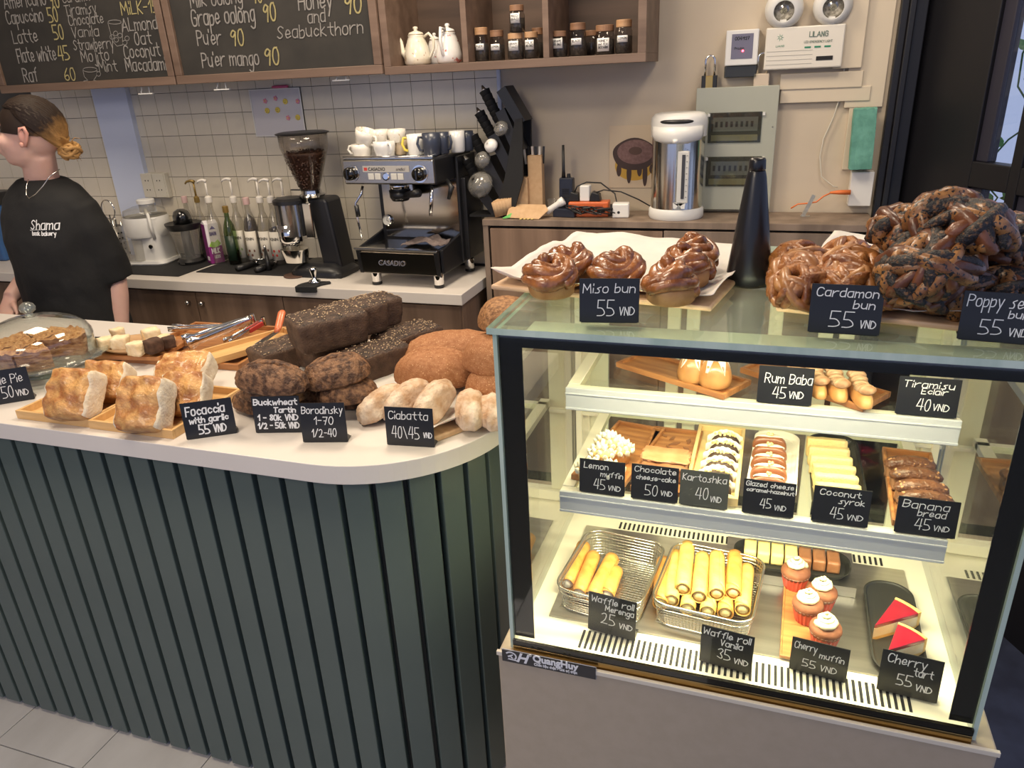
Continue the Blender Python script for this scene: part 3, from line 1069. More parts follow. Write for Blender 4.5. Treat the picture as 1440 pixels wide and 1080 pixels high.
cardq((1142, 401), (1135, 467), (1235.8, 473), [('Cardamon', .07, .76, .17, .95), ('bun', .60, .53, .16, .92), ('55', .29, .14, .32, .67), ('VND', .72, .14, .15, .95)], 'black price card reading Cardamon bun', z=TZ)
cardq((1356.7, 411), (1344.7, 477), (1452, 486), [('Poppy seed', .06, .70, .24, 1.0), ('bun', .62, .50, .15, .9), ('55', .27, .14, .30, .60), ('VND', .66, .14, .15, .92)], 'black price card reading Poppy seed bun at the right end of the case top', z=TZ)
for tl, bl, br, ls, lab in (
    ((1067, 523), (1063, 572), (1139.6, 578), [('Rum Baba', .12, .56, .26, 1.0), ('45', .28, .15, .30, .55), ('VND', .58, .17, .18, .86)], 'black price card reading Rum Baba on the upper glass shelf'),
    ((1262, 537), (1257, 587.5), (1342.7, 596), [('Tiramisu', .08, .74, .17, .92), ('Eclair', .38, .58, .15, .82), ('40', .33, .14, .30, .58), ('VND', .60, .16, .17, .88)], 'black price card reading Tiramisu Eclair on the upper glass shelf')):
    cardq(tl, bl, br, ls, lab, y=SH1Y + 0.004, zf=SH1Z + 0.0008)
for tl, bl, br, ls, lab in (
    ((818, 644.3), (814.8, 688), (878, 698), [('Lemon', .10, .74, .17, .66), ('muffin', .47, .53, .15, .98), ('45', .32, .14, .30, .60), ('VND', .64, .14, .14, .93)], 'black price card reading Lemon muffin'),
    ((889, 653), (887, 698.7), (952.5, 707.8), [('Chocolate', .06, .80, .15, .97), ('cheese-cake', .10, .58, .13, .96), ('50', .30, .14, .30, .60), ('VND', .64, .18, .13, .90)], 'black price card reading Chocolate cheese cake'),
    ((957, 661.5), (954.7, 708), (1022.5, 718), [('Kartoshka', .05, .72, .18, .97), ('40', .33, .22, .32, .62), ('VND', .64, .18, .15, .88)], 'grey glinting price card reading Kartoshka'),
    ((1045, 676), (1042.7, 720.7), (1115, 731.4), [('Glazed cheese', .04, .82, .13, .97), ('caramel-hazelnut', .06, .66, .10, .98), ('45', .34, .20, .28, .58), ('VND', .62, .18, .14, .86)], 'black price card reading Glazed cheese caramel hazelnut'),
    ((1144.4, 687), (1139.6, 734.6), (1219, 745.6), [('Coconut', .10, .78, .15, .84), ('syrok', .45, .58, .14, .92), ('45', .32, .16, .30, .58), ('VND', .62, .16, .14, .92)], 'black price card reading Coconut syrok'),
    ((1261, 702), (1256, 749.7), (1341, 764.8), [('Banana', .08, .72, .20, .86), ('bread', .34, .52, .17, .82), ('45', .32, .15, .30, .60), ('VND', .63, .16, .14, .90)], 'black price card reading Banana bread on the lower shelf')):
    cardq(tl, bl, br, ls, lab, y=SH2Y + 0.004, zf=SH2Z + 0.0008, mcard=mat('card glint grey', (0.075, 0.078, 0.07), 0.12) if 'Kart' in lab else None)  # the Kartoshka card's glint is put into a lighter grey colour
for tl, bl, br, ls, lab in (
    ((831, 835.5), (827, 884), (893, 902), [('Waffle roll', .06, .78, .15, .97), ('Merenga', .36, .60, .14, .97), ('25', .28, .26, .28, .60), ('VND', .66, .24, .13, .95)], 'black price card reading Waffle roll Merenga'),
    ((988.5, 882), (983, 929), (1056, 949), [('Waffle roll', .04, .78, .16, .96), ('Vanila', .38, .58, .15, .82), ('35', .34, .22, .28, .62), ('VND', .66, .20, .13, .94)], 'black price card reading Waffle roll Vanila'),
    ((1112.4, 898), (1109, 940), (1189, 961), [('Cherry', .05, .70, .20, .46), ('muffin', .50, .56, .17, .94), ('55', .22, .20, .22, .48), ('VND', .54, .18, .17, .84)], 'black price card reading Cherry muffin'),
    ((1239, 916), (1232, 969), (1317, 990), [('Cherry', .10, .74, .20, .76), ('tart', .55, .54, .18, .88), ('55', .30, .24, .26, .58), ('VND', .62, .20, .14, .90)], 'black price card reading Cherry tart')):
    cardq(tl, bl, br, ls, lab, z=DZ + 0.0006)


# ------------------------------------------------------------------ breads and boards on the front counter
def dep(p):
    return (p - CAM).dot(_f)


def span(px, p):
    """metres that px photo pixels cover at p"""
    return px * dep(p) / F_PX


def tray(name, label, cat, c, yaw, w_, d_, m, rim=0.015, t=0.006, base=0.004, group=None, round_=0.0):
    r = thing(name, label, cat, tuple(c), yaw, group)
    ob('base', MB().box(-w_ / 2 + t, w_ / 2 - t, -d_ / 2 + t, d_ / 2 - t, 0, base), m, r)
    for a, b, c0, c1 in ((-w_ / 2, w_ / 2, -d_ / 2, -d_ / 2 + t), (-w_ / 2, w_ / 2, d_ / 2 - t, d_ / 2), (-w_ / 2, -w_ / 2 + t, -d_ / 2 + t, d_ / 2 - t), (w_ / 2 - t, w_ / 2, -d_ / 2 + t, d_ / 2 - t)):
        ob('rim', MB().box(a, b, c0, c1, 0, rim), m, r, bev=0.001)
    return r


tray('bread_tray', 'bamboo tray under the left focaccia slabs', 'tray', (-1.440, 1.175, CZ), 0.0, 0.208, 0.225, BAMBOO, 0.020, 0.007)
tray('bread_tray', 'bamboo tray under the right focaccia slabs beside the Focaccia card', 'tray', (-1.222, 1.172, CZ), 0.0, 0.222, 0.225, BAMBOO, 0.020, 0.007)

FOC = mat('focaccia crust', (0.36, 0.135, 0.035), 0.45, col2=(0.62, 0.34, 0.115), scale=34, detail=6, lo=0.38, hi=0.60, bump=0.004, bscale=110, col3=(0.20, 0.06, 0.02), scale3=20, thr3=0.66, coat=0.3)
CRUMB = mat('white crumb', (0.80, 0.72, 0.58), 0.9, col2=(0.68, 0.56, 0.38), scale=70, lo=0.35, hi=0.8, bump=0.0015, bscale=200)


FOCN = 0


def focaccia(name, label, px, py, zc, w_, t_, h_, yaw, lean, seed):
    c = P(px, py, z=zc)
    r = thing(name, label, 'bread', (c.x, c.y, zc), 0)
    r.rotation_euler = (lean, 0, yaw)
    bm = bmesh.new()
    bmesh.ops.create_cube(bm, size=2)
    bmesh.ops.subdivide_edges(bm, edges=bm.edges[:], cuts=11, use_grid_fill=True)
    va, fa, ma = [], [], []
    for v in bm.verts:
        p = v.co
        top = p.y < -0.99
        l = (abs(p.x) ** 8 + abs(p.y) ** 8 + abs(p.z) ** 8) ** (1 / 8)
        q = p / max(l, 1)
        x_, y_, z_ = q.x * w_ / 2, q.y * t_ / 2, q.z * h_ / 2
        k_ = fbm((x_, y_, z_), 38, seed)
        if p.y < 0.2:
            y_ -= (0.011 * k_ + 0.003 * (1 - abs(p.x) ** 3) * (1 - abs(p.z) ** 3)) * min(1, 0.2 - p.y)
        else:
            y_ += 0.002 * k_
        x_ += 0.002 * fbm((y_, z_, x_), 60, seed + 3)
        va.append((x_, y_, z_))
    mbc, mbx = MB(), MB()
    cr, cb_ = [], []
    for f in bm.faces:
        c_ = f.calc_center_median()
        ids = tuple(v.index for v in f.verts)
        side = abs(c_.x) > 0.99 or (abs(c_.z) > 0.99 and c_.y > -0.6 and c_.z > 0)
        (cb_ if side else cr).append(ids)
    bm.free()

    def sub_(fs):
        used = sorted({i for f in fs for i in f})
        ix = {i: n_ for n_, i in enumerate(used)}
        return MB().add([va[i] for i in used], [tuple(ix[i] for i in f) for f in fs])
    ob('crust', sub_(cr), FOC, r, smooth=True)
    ob('crumb', sub_(cb_), CRUMB, r, smooth=True)
    return r


focaccia('focaccia', 'golden focaccia slab at the back by the wooden sample board', 262, 522, 1.015, 0.12, 0.06, 0.085, R(14), R(-66), 5)
focaccia('focaccia', 'golden focaccia slab behind the left front slab', 152, 538, 1.010, 0.10, 0.055, 0.09, R(12), R(-48), 6)
focaccia('focaccia', 'golden focaccia slab just behind the Focaccia card', 262, 556, 1.005, 0.095, 0.06, 0.095, R(16), R(-42), 7)
focaccia('focaccia', 'golden focaccia slab leaning in the left bamboo tray', 106, 556, 1.018, 0.105, 0.062, 0.112, R(10), R(-38), 8)
focaccia('focaccia', 'golden focaccia slab leaning in the right bamboo tray', 205, 570, 1.018, 0.098, 0.070, 0.115, R(12), R(-36), 9)

# glass dome, stand and pie
pc = P(60, 503, z=1.0)
st = thing('cake_stand', 'scalloped pressed glass cake stand at the left end of the counter', 'cake stand', (pc.x, pc.y, CZ))
GL2 = thin_glass('pressed glass', (0.90, 0.95, 0.92), 1.6, rough=0.06, haze=0.10, hcol=(0.8, 0.85, 0.82))
ob('plate', MB().grid(72, 5, lambda u, v: ((0.155 * v * (1 + (0.022 * math.cos(u * 2 * PI * 24) if v > 0.9 else 0))) * math.cos(2 * PI * u), (0.155 * v * (1 + (0.022 * math.cos(u * 2 * PI * 24) if v > 0.9 else 0))) * math.sin(2 * PI * u), 0.036 + (0.006 if v > .9 else 0)), wrapu=True), GL2, st, smooth=True, solid=0.005)
ob('foot', MB().lathe([(0.06, 0), (0.05, 0.008), (0.022, 0.018), (0.02, 0.025), (0.04, 0.034)], 32), GL2, st, smooth=True)
dm = thing('glass_dome', 'clear glass dome with round knob covering the pie', 'cake dome', (pc.x, pc.y, CZ + 0.0425))
prof = [(0.128, 0.0), (0.128, 0.044)] + [(0.128 * math.cos(a), 0.044 + 0.066 * math.sin(a)) for a in [R(10 * i) for i in range(1, 9)]] + [(0.012, 0.110)]
ob('bell', MB().lathe(prof, 48, cap=False), thin_glass('dome glass', (0.97, 0.98, 0.97), 1.5), dm, smooth=True, solid=0.0025)
ob('knob', MB().lathe([(0.010, 0.109), (0.008, 0.114), (0.010, 0.118), (0.017, 0.123), (0.019, 0.132), (0.015, 0.140), (0.006, 0.145), (0, 0.145)], 24), GL2, dm, smooth=True)
PIE = mat('pie crumble', (0.38, 0.17, 0.055), 0.8, col2=(0.62, 0.36, 0.15), scale=90, bump=0.005, bscale=220)
PIES = mat('pie filling', (0.20, 0.075, 0.03), 0.5, col2=(0.46, 0.24, 0.11), scale=45, stretch=(1, 1, 3), bump=0.003, bscale=100)
pie = thing('apple_pie', 'brown crumble pie cut into slices under the glass dome', 'pie', (pc.x, pc.y, CZ + 0.0405))
pie.rotation_euler = (0, 0, R(20))
for i in range(8):
    if i == 7:
        continue
    a0, a1 = R(45 * i + 1.2), R(45 * i + 43.8)
    mb = MB()
    rr_ = 0.107

    def wedge(u, v, a0=a0, a1=a1):
        a = a0 + (a1 - a0) * u
        return a

    nr, na = 12, 12
    vs = []
    for lv, z_ in ((0, 0.0), (1, 0.030), (2, 0.046)):
        for j in range(nr + 1):
            for q in range(na + 1):
                r_ = rr_ * j / nr * (1 if lv else 0.96)
                a = a0 + (a1 - a0) * q / na
                x_, y_ = r_ * math.cos(a) + 0.002 * math.cos((a0 + a1) / 2), r_ * math.sin(a) + 0.002 * math.sin((a0 + a1) / 2)
                zz = z_ + (0.009 * fbm((x_, y_, 0), 60, 2) + (0.003 if j == nr else 0) if lv == 2 else 0)
                vs.append((x_, y_, zz))
    n1 = (nr + 1) * (na + 1)
    idx = lambda lv, j, q: lv * n1 + j * (na + 1) + q
    fs, ms = [], []
    for lv in (0, 2):
        for j in range(nr):
            for q in range(na):
                f = (idx(lv, j, q), idx(lv, j + 1, q), idx(lv, j + 1, q + 1), idx(lv, j, q + 1))
                mb.m.append(0)
                mb.f.append(f if lv else f[::-1])
    for lv in (0, 1):
        for j in range(nr):
            mb.f.append((idx(lv, j, 0), idx(lv, j + 1, 0), idx(lv + 1, j + 1, 0), idx(lv + 1, j, 0)))
            mb.f.append((idx(lv, j + 1, na), idx(lv, j, na), idx(lv + 1, j, na), idx(lv + 1, j + 1, na)))
            mb.m += [1, 1]
        for q in range(na):
            mb.f.append((idx(lv, nr, q), idx(lv, nr, q + 1), idx(lv + 1, nr, q + 1), idx(lv + 1, nr, q)))
            mb.m.append(1)
    mb.v = vs
    ob('slice', mb, [PIE, PIES], pie)

# wooden board, oval plate with sample cubes
bc_ = P(185, 505, z=CZ)
OLIVE = mat('olive wood', (0.36, 0.20, 0.09), 0.45, col2=(0.56, 0.36, 0.19), scale=10, stretch=(1, 5, 5))
tb_ = thing('serving_board', 'dark wooden square board beneath the oval sample plate', 'board', (bc_.x, bc_.y + 0.03, CZ), R(8))
ob('plank', MB().box(-0.12, 0.11, -0.07, 0.07, 0.012, 0.024), ACACIA, tb_, bev=0.002)
for x0 in (-0.09, 0.07):
    ob('foot', MB().box(x0, x0 + 0.02, -0.06, 0.06, 0, 0.012), ACACIA, tb_)
pl_ = thing('sample_plate', 'oval olive wood plate holding bread sample cubes', 'plate', (bc_.x + 0.005, bc_.y + 0.03, CZ + 0.0245), R(14))
ob('disc', MB().lathe([(0.060, 0), (0.085, 0.003), (0.098, 0.010), (0.1, 0.014), (0.095, 0.014), (0.080, 0.0085), (0, 0.007)], 40), OLIVE, pl_, smooth=True)
pl_.scale = (1.0, 0.72, 1)
SPONGE = mat('pale sponge', (0.72, 0.56, 0.33), 0.9, col2=(0.80, 0.67, 0.46), scale=60, bump=0.002, bscale=120)
RYE = mat('dark crumb', (0.045, 0.022, 0.012), 0.9, col2=(0.10, 0.05, 0.03), scale=60, bump=0.002, bscale=120)
zc = CZ + 0.0335
for px, py, s_, m_, lab in ((150, 486, 19, SPONGE, 'pale bread cube leftmost on the sample plate'), (166, 470, 15, SPONGE, 'small pale bread cube at the back left of the sample plate'), (171, 487, 22, SPONGE, 'pale bread cube second from left on the sample plate'),
                            (193, 494, 21, SPONGE, 'pale bread cube at the front of the sample plate'), (214, 476, 22, SPONGE, 'pale bread cube stuck with a toothpick'), (231, 478, 14, SPONGE, 'small pale bread cube behind the dark one'),
                            (216, 491, 22, RYE, 'dark brown bread cube at the front of the sample plate'), (238, 484, 17, RYE, 'dark brown bread cube at the right end of the sample plate')):
    p = P(px, py, z=zc + 0.008)
    w_ = span(s_, p)
    o = ob('bread_cube', chunk(w_, w_ * 0.9, w_ * 0.85, seed=px, n=4, amp=0.14, ns=14), m_, smooth=True, loc=(p.x, p.y, zc), rot=(0, 0, R(px * 7 % 90)))
    tag(o, lab, 'bread cube', 'sample cubes on the oval plate')
p = P(199, 466, z=zc + 0.04)
p2 = P(205, 482, z=zc + 0.012)
tag(ob('toothpick', MB().tube([tuple(p2), tuple(p)], 0.0011, 6), BAMBOO), 'wooden toothpick standing in a pale bread cube', 'toothpick')

# acacia tray, bamboo tray, tongs and server
a0, a1 = P(253, 455, z=CZ), P(365, 520, z=CZ)
ac = P(308, 488, z=CZ)
tr1 = tray('wooden_tray', 'reddish acacia tray under the tongs at the back of the counter', 'tray', (ac.x - .01, ac.y - 0.0, CZ), R(2), 0.36, 0.30, ACACIA, 0.016, 0.010)
bt_ = P(352, 488, z=CZ + 0.02)
tr2 = tray('cutlery_tray', 'narrow bamboo tray holding the orange handled bread server', 'tray', (bt_.x, bt_.y, CZ + 0.0165), R(62), 0.25, 0.095, BAMBOO, 0.017, 0.006)


def tongs(name, label, px0, py0, px1, py1, z0, z1, red=False, spread=0.016, wid=0.010):
    a, b = P(px0, py0, z=z0), P(px1, py1, z=z1)
    d = b - a
    L = d.length
    yaw = math.atan2(d.y, d.x)
    t = thing(name, label, 'tongs', tuple(a))
    t.rotation_euler = (0, -math.asin((z1 - z0) / L), yaw)
    for s_ in (-1, 1):
        rings = []
        for i in range(13):
            u = i / 12
            y_ = s_ * (0.003 + spread * (1 - u) ** 0.8)
            w2 = wid * (1.5 if u < 0.12 else 0.75 + 0.3 * math.sin(PI * min(1, (u - .1) * 1.1)))
            z_ = 0.002 + (0.0 if u > .15 else 0.0)
            rings.append([(L * u, y_ - 0.0009, z_ - w2 / 2 + .006), (L * u, y_ + 0.0009, z_ - w2 / 2 + .006), (L * u, y_ + 0.0009 + s_ * 0.002, z_ + .006), (L * u, y_ + 0.0009, z_ + w2 / 2 + .006), (L * u, y_ - 0.0009, z_ + w2 / 2 + .006)])
        ob('arm', MB().loft(rings), STEEL, t, smooth=True)
        if red:
            ob('grip', MB().box(L * 0.55, L * 0.92, s_ * 0.007 - 0.004, s_ * 0.007 + 0.004, 0.000, 0.013), mat('red plastic', (0.42, 0.04, 0.03), 0.4), t, bev=0.002)
    ob('hinge', MB().lathe([(0.006, -0.006), (0.006, 0.020)], 12, cx=L), STEEL, t)
    return t


tongs('serving_tongs', 'long polished steel serving tongs lying on the acacia tray', 262, 486, 357, 451, CZ + 0.022, CZ + 0.048, spread=0.020, wid=0.022)
tongs('serving_tongs', 'thin steel tongs behind the long polished pair', 240, 465, 350, 462, CZ + 0.022, CZ + 0.022, spread=0.010, wid=0.010)
tongs('serving_tongs', 'steel tongs with red grips on the acacia tray', 320, 485, 372, 455, CZ + 0.022, CZ + 0.040, red=True, spread=0.008, wid=0.012)
ks = P(350, 492, z=CZ + 0.026)
ke = P(390, 466, z=CZ + 0.045)
kk = P(397, 437, z=CZ + 0.085)
sv = thing('bread_server', 'serrated steel bread server with orange wooden handle', 'bread server', tuple(ks))
d = ke - ks
ORW = mat('orange wood handle', (0.62, 0.16, 0.06), 0.35, coat=0.3)
ob('blade', MB().tube([(0, 0, 0), tuple(d * 0.5), tuple(d)], [0.008, 0.012, 0.009], 6, flat=0.14), STEEL, sv)
d2 = kk - ks
ob('handle', MB().tube([tuple(d * 0.97), tuple(d + (d2 - d) * 0.15), tuple(d + (d2 - d) * 0.5), tuple(d + (d2 - d) * 0.9), tuple(d2)], [0.008, 0.010, 0.011, 0.0115, 0.007], 12, flat=0.6), ORW, sv, smooth=True)
for u in (0.2, 0.45):
    q = d + (d2 - d) * u
    ob('rivet', MB().ball((q.x + 0.001, q.y - 0.0065, q.z), 0.0022), STEEL, sv, smooth=True)

# --- loaves
BORO = mat('borodinsky crust', (0.026, 0.014, 0.009), 0.6, col2=(0.085, 0.048, 0.032), scale=60, bump=0.004, bscale=200, col3=(0.30, 0.18, 0.09), scale3=190, thr3=0.68)
BOROS = mat('borodinsky side', (0.060, 0.030, 0.017), 0.65, col2=(0.11, 0.062, 0.036), scale=50, bump=0.003, bscale=300)
TART = mat('buckwheat crust', (0.060, 0.024, 0.011), 0.6, col2=(0.25, 0.125, 0.060), scale=70, detail=8, bump=0.006, bscale=170, lo=.40, hi=.60)
BRAN = mat('bran crust', (0.30, 0.115, 0.040), 0.7, col2=(0.40, 0.18, 0.075), scale=120, bump=0.0015, bscale=350, col3=(0.60, 0.36, 0.18), scale3=300, thr3=0.64)
CIAB = mat('floured ciabatta', (0.46, 0.27, 0.14), 0.8, col2=(0.74, 0.60, 0.46), scale=30, detail=6, stretch=(1, 1, 1), lo=.3, hi=.6, bump=0.004, bscale=130)


def tin_loaf(label, px, py, zb_, L, W, H, yaw, seed, seeds=True):
    p = P(px, py, z=zb_ + H * 0.5)
    t = thing('rye_loaf', label, 'bread', (p.x, p.y, zb_), yaw)
    bm = bmesh.new()
    bmesh.ops.create_cube(bm, size=2)
    bmesh.ops.subdivide_edges(bm, edges=bm.edges[:], cuts=11, use_grid_fill=True)
    mb = MB()
    for v in bm.verts:
        p_ = v.co
        l = (abs(p_.x) ** 9 + abs(p_.y) ** 9 + abs(p_.z) ** 9) ** (1 / 9)
        q = p_ / max(l, 1)
        tz = (q.z + 1) / 2
        ta = 0.93 + 0.09 * tz
        x_, y_, z_ = q.x * L / 2 * ta, q.y * W / 2 * ta, tz * H
        n_ = fbm((x_, y_, z_), 45, seed)
        if p_.z > 0.8:
            z_ += 0.004 * n_ + 0.006 * (1 - abs(p_.x) ** 2) * (1 - abs(p_.y) ** 2)
        else:
            x_ *= 1 + 0.03 * n_
            y_ *= 1 + 0.03 * n_
        mb.v.append((x_, y_, z_))
    for f in bm.faces:
        mb.f.append(tuple(v.index for v in f.verts))
        mb.m.append(0 if f.calc_center_median().z > 0.95 else 1)
    bm.free()
    ob('crust', mb, [BORO, BOROS], t, smooth=True)
    if seeds:
        rnd_ = random.Random(seed)
        s_ = MB()
        for _ in range(150):
            x_, y_ = rnd_.uniform(-.46, .46) * L, rnd_.uniform(-.46, .46) * W
            s_.ball((x_, y_, H + 0.0065 * (1 - (2 * x_ / L) ** 2) * (1 - (2 * y_ / W) ** 2)), 0.0021, 0.0014, 0.0012, n=6)
        o_ = ob('seeds', s_, mat('seed', (0.50, 0.36, 0.22), 0.6), t)
        o_['kind'] = 'stuff'
    return t


tin_loaf('dark rye tin loaf lying low behind the tongs tray', 402, 497, CZ, 0.17, 0.10, 0.060, R(62), 1)
tin_loaf('dark rye tin loaf lowest beside the buckwheat loaves', 524, 510, CZ, 0.17, 0.10, 0.075, R(62), 2)
tin_loaf('dark rye tin loaf furthest back in the lower row', 574, 482, CZ, 0.17, 0.10, 0.075, R(62), 3)
tin_loaf('dark rye tin loaf hidden in the middle of the lower row', 468, 490, CZ, 0.17, 0.10, 0.075, R(62), 4, False)
tin_loaf('dark rye tin loaf at the front of the top row', 461, 462, CZ + 0.078, 0.175, 0.115, 0.078, R(52), 5)
tin_loaf('dark rye tin loaf in the middle of the top row', 494, 449, CZ + 0.078, 0.165, 0.105, 0.076, R(56), 6)
tin_loaf('dark rye tin loaf at the back of the top row', 520, 440, CZ + 0.078, 0.15, 0.10, 0.073, R(60), 7)


def hearth(name, label, px, py, zb_, wpx, W, H, yaw, m_, seed, amp=0.06, ridge=None, ex=2.3, rx=0.0, ry=0.0, ns=2.6, nu=56, nv=30):
    p = P(px, py, z=zb_ + H * 0.5)
    L = span(wpx, p)
    o = ob(name, loaf(L, W, H, seed, ex=ex, amp=amp, ns=ns, ridge=ridge, nu=nu, nv=nv), m_, smooth=True, loc=(p.x, p.y, zb_), rot=(rx, ry, yaw))
    tag(o, label, 'bread')
    return o


slash = lambda x, y, z: (-0.34 * math.exp(-((y + 0.12 - 0.25 * x) / 0.10) ** 2) + 0.07 * math.exp(-((y + 0.36 - 0.25 * x) / 0.14) ** 2)) * (1 - x * x) * (1 if z > 0 else 0)
hearth('buckwheat_loaf', 'cracked buckwheat loaf at the bottom left of the stack', 372, 562, CZ, 108, 0.085, 0.055, R(-6), TART, 11)
hearth('buckwheat_loaf', 'cracked buckwheat loaf at the bottom right of the left stack', 414, 558, CZ, 78, 0.08, 0.052, R(20), TART, 12)
hearth('buckwheat_loaf', 'cracked buckwheat loaf in the middle of the left stack', 386, 546, CZ + 0.040, 102, 0.085, 0.050, R(5), TART, 13)
hearth('buckwheat_loaf', 'split buckwheat loaf on top of the left stack', 381, 529, CZ + 0.072, 116, 0.09, 0.066, R(-4), TART, 14, ridge=slash)
hearth('buckwheat_loaf', 'cracked buckwheat loaf at the bottom right behind the Borodinsky card', 482, 554, CZ, 94, 0.085, 0.052, R(8), TART, 15)
hearth('buckwheat_loaf', 'cracked buckwheat loaf in the middle of the right stack', 488, 546, CZ + 0.034, 84, 0.10, 0.050, R(14), TART, 16)
hearth('buckwheat_loaf', 'split buckwheat loaf on top of the right stack', 474, 519, CZ + 0.066, 98, 0.12, 0.062, R(22), TART, 17, ridge=slash, ry=R(-8))

# board with paper, ciabatta and bran loaves
pa, pb = P(458, 588, z=CZ), P(705, 612, z=CZ)
byaw = math.atan2(pb.y - pa.y, pb.x - pa.x)
bd = thing('bread_board', 'wooden board with baking paper at the rounded end of the counter', 'board', (-0.70, 1.42, CZ), R(-33))
BRD = mat('pale board', (0.52, 0.32, 0.17), 0.5, col2=(0.62, 0.41, 0.23), scale=9, stretch=(1, 8, 8))
ob('plank', MB().box(-0.20, 0.24, -0.15, 0.09, 0, 0.012), BRD, bd, bev=0.003)


def sheet(w_, d_, seed, curl=0.03, nu=26, nv=20, edge=None):
    def fn(u, v):
        x_, y_ = (u - .5) * w_, (v - .5) * d_
        e = max(abs(u - .5), abs(v - .5)) * 2
        z_ = 0.0015 + 0.004 * abs(fbm((x_, y_, 0), 14, seed)) + max(0, e - 0.82) / 0.18 * curl * (0.5 + 0.9 * abs(noise.noise(Vector((x_ * 9, y_ * 9, seed)))))
        return (x_ * (1 - 0.02 * (e > .95)), y_, z_)
    return MB().grid(nu, nv, fn)


ob('baking_paper', sheet(0.46, 0.25, 3, 0.035), PAPER, bd, smooth=True, loc=(0.012, -0.028, 0.0125), solid=0.0006)
hearth('bran_loaf', 'long bran loaf behind the other bran loaves', 640, 487, CZ + 0.02, 150, 0.13, 0.075, R(18), BRAN, 21, amp=0.035)
hearth('bran_loaf', 'oval scored bran loaf in the middle behind the ciabatta', 612, 515, CZ + 0.02, 118, 0.13, 0.085, R(8), BRAN, 22, amp=0.04, ridge=lambda x, y, z: -0.10 * math.exp(-((y - .1 * math.sin(6 * x)) / 0.07) ** 2) * (abs(x) < .6) * (z > 0))
hearth('bran_loaf', 'bran loaf low beside the glass case', 694, 536, CZ + 0.02, 78, 0.12, 0.075, R(70), BRAN, 23, amp=0.03)
hearth('bran_loaf', 'bran loaf on top beside the glass case', 692, 496, CZ + 0.07, 78, 0.13, 0.085, R(60), BRAN, 24, amp=0.03)
hearth('seeded_loaf', 'seed crusted loaf highest behind the corner of the glass case', 712, 441, CZ + 0.15, 80, 0.11, 0.075, R(40), mat('poppy crust', (0.16, 0.065, 0.022), 0.6, col2=(0.40, 0.20, 0.08), scale=160, bump=0.002, bscale=300), 25, amp=0.04)
crk = lambda x, y, z: 0.03 * math.sin(9 * y + 3 * x)
for i, (px, py, wpx, hgt, yaw, rx, zb_, lab) in enumerate((
        (540, 562, 80, 0.050, 58, 0, 0.016, 'floured ciabatta leftmost on the baking paper'),
        (575, 556, 84, 0.055, 66, 0, 0.018, 'floured ciabatta second from left'),
        (612, 560, 88, 0.062, 80, 0, 0.020, 'large floured ciabatta in the middle behind its card'),
        (661, 570, 80, 0.050, 112, 0, 0.020, 'pale floured ciabatta leaning right of the middle one'),
        (694, 574, 70, 0.048, 118, 0, 0.016, 'pale floured ciabatta beside the glass case'))):
    hearth('ciabatta', lab, px, py, CZ + zb_, wpx, 0.062, hgt, R(yaw), CIAB, 31 + i, amp=0.05, ex=2.6, ridge=crk, rx=R(0), ry=R(-20 if i < 3 else -14))
# ------------------------------------------------------------------ inside the glass case


def q3(l, f, r, z):
    a, b, c = P(*l, z=z), P(*f, z=z), P(*r, z=z)
    yaw = math.atan2(b.y - a.y, b.x - a.x)
    w_ = (b - a).length
    n_ = Vector((-math.sin(yaw), math.cos(yaw), 0))
    d_ = abs((c - b).dot(n_))
    ctr = (a + b) / 2 + n_ * d_ / 2
    ctr.z = z
    return ctr, yaw, w_, d_


S1, S2 = SH1Z + 0.0008, SH2Z + 0.0008


def qtray(label, l, f, r, z, m, name='serving_tray', **k):
    c, yaw, w_, d_ = q3(l, f, r, z)
    return tray(name, label, 'tray', c, yaw, w_, d_, m, **k), c, yaw, w_, d_


def oval_tray(label, l, f, r, z, m, name='oval_tray', rim=0.012, k=0.42):
    c, yaw, w_, d_ = q3(l, f, r, z)
    t = thing(name, label, 'tray', tuple(c), yaw)
    rr_ = min(w_, d_) * k
    o1 = rrect(w_, d_, rr_, 8)
    o2 = rrect(w_ - 0.016, d_ - 0.016, rr_ - 0.008, 8)
    o3 = rrect(w_ + 0.006, d_ + 0.006, rr_ + 0.003, 8)
    mb = MB()
    mb.loft([[(x_ * .93, y_ * .93, 0) for x_, y_ in o2], [(x_, y_, 0.002) for x_, y_ in o2], [(x_, y_, rim) for x_, y_ in o1], [(x_, y_, rim) for x_, y_ in o3], [(x_ * .99, y_ * .99, rim - 0.0015) for x_, y_ in o1], [(x_ * .985, y_ * .985, 0.0045) for x_, y_ in o2]])
    ob('dish', mb, m, t, auto=35)
    return t, c, yaw, w_, d_


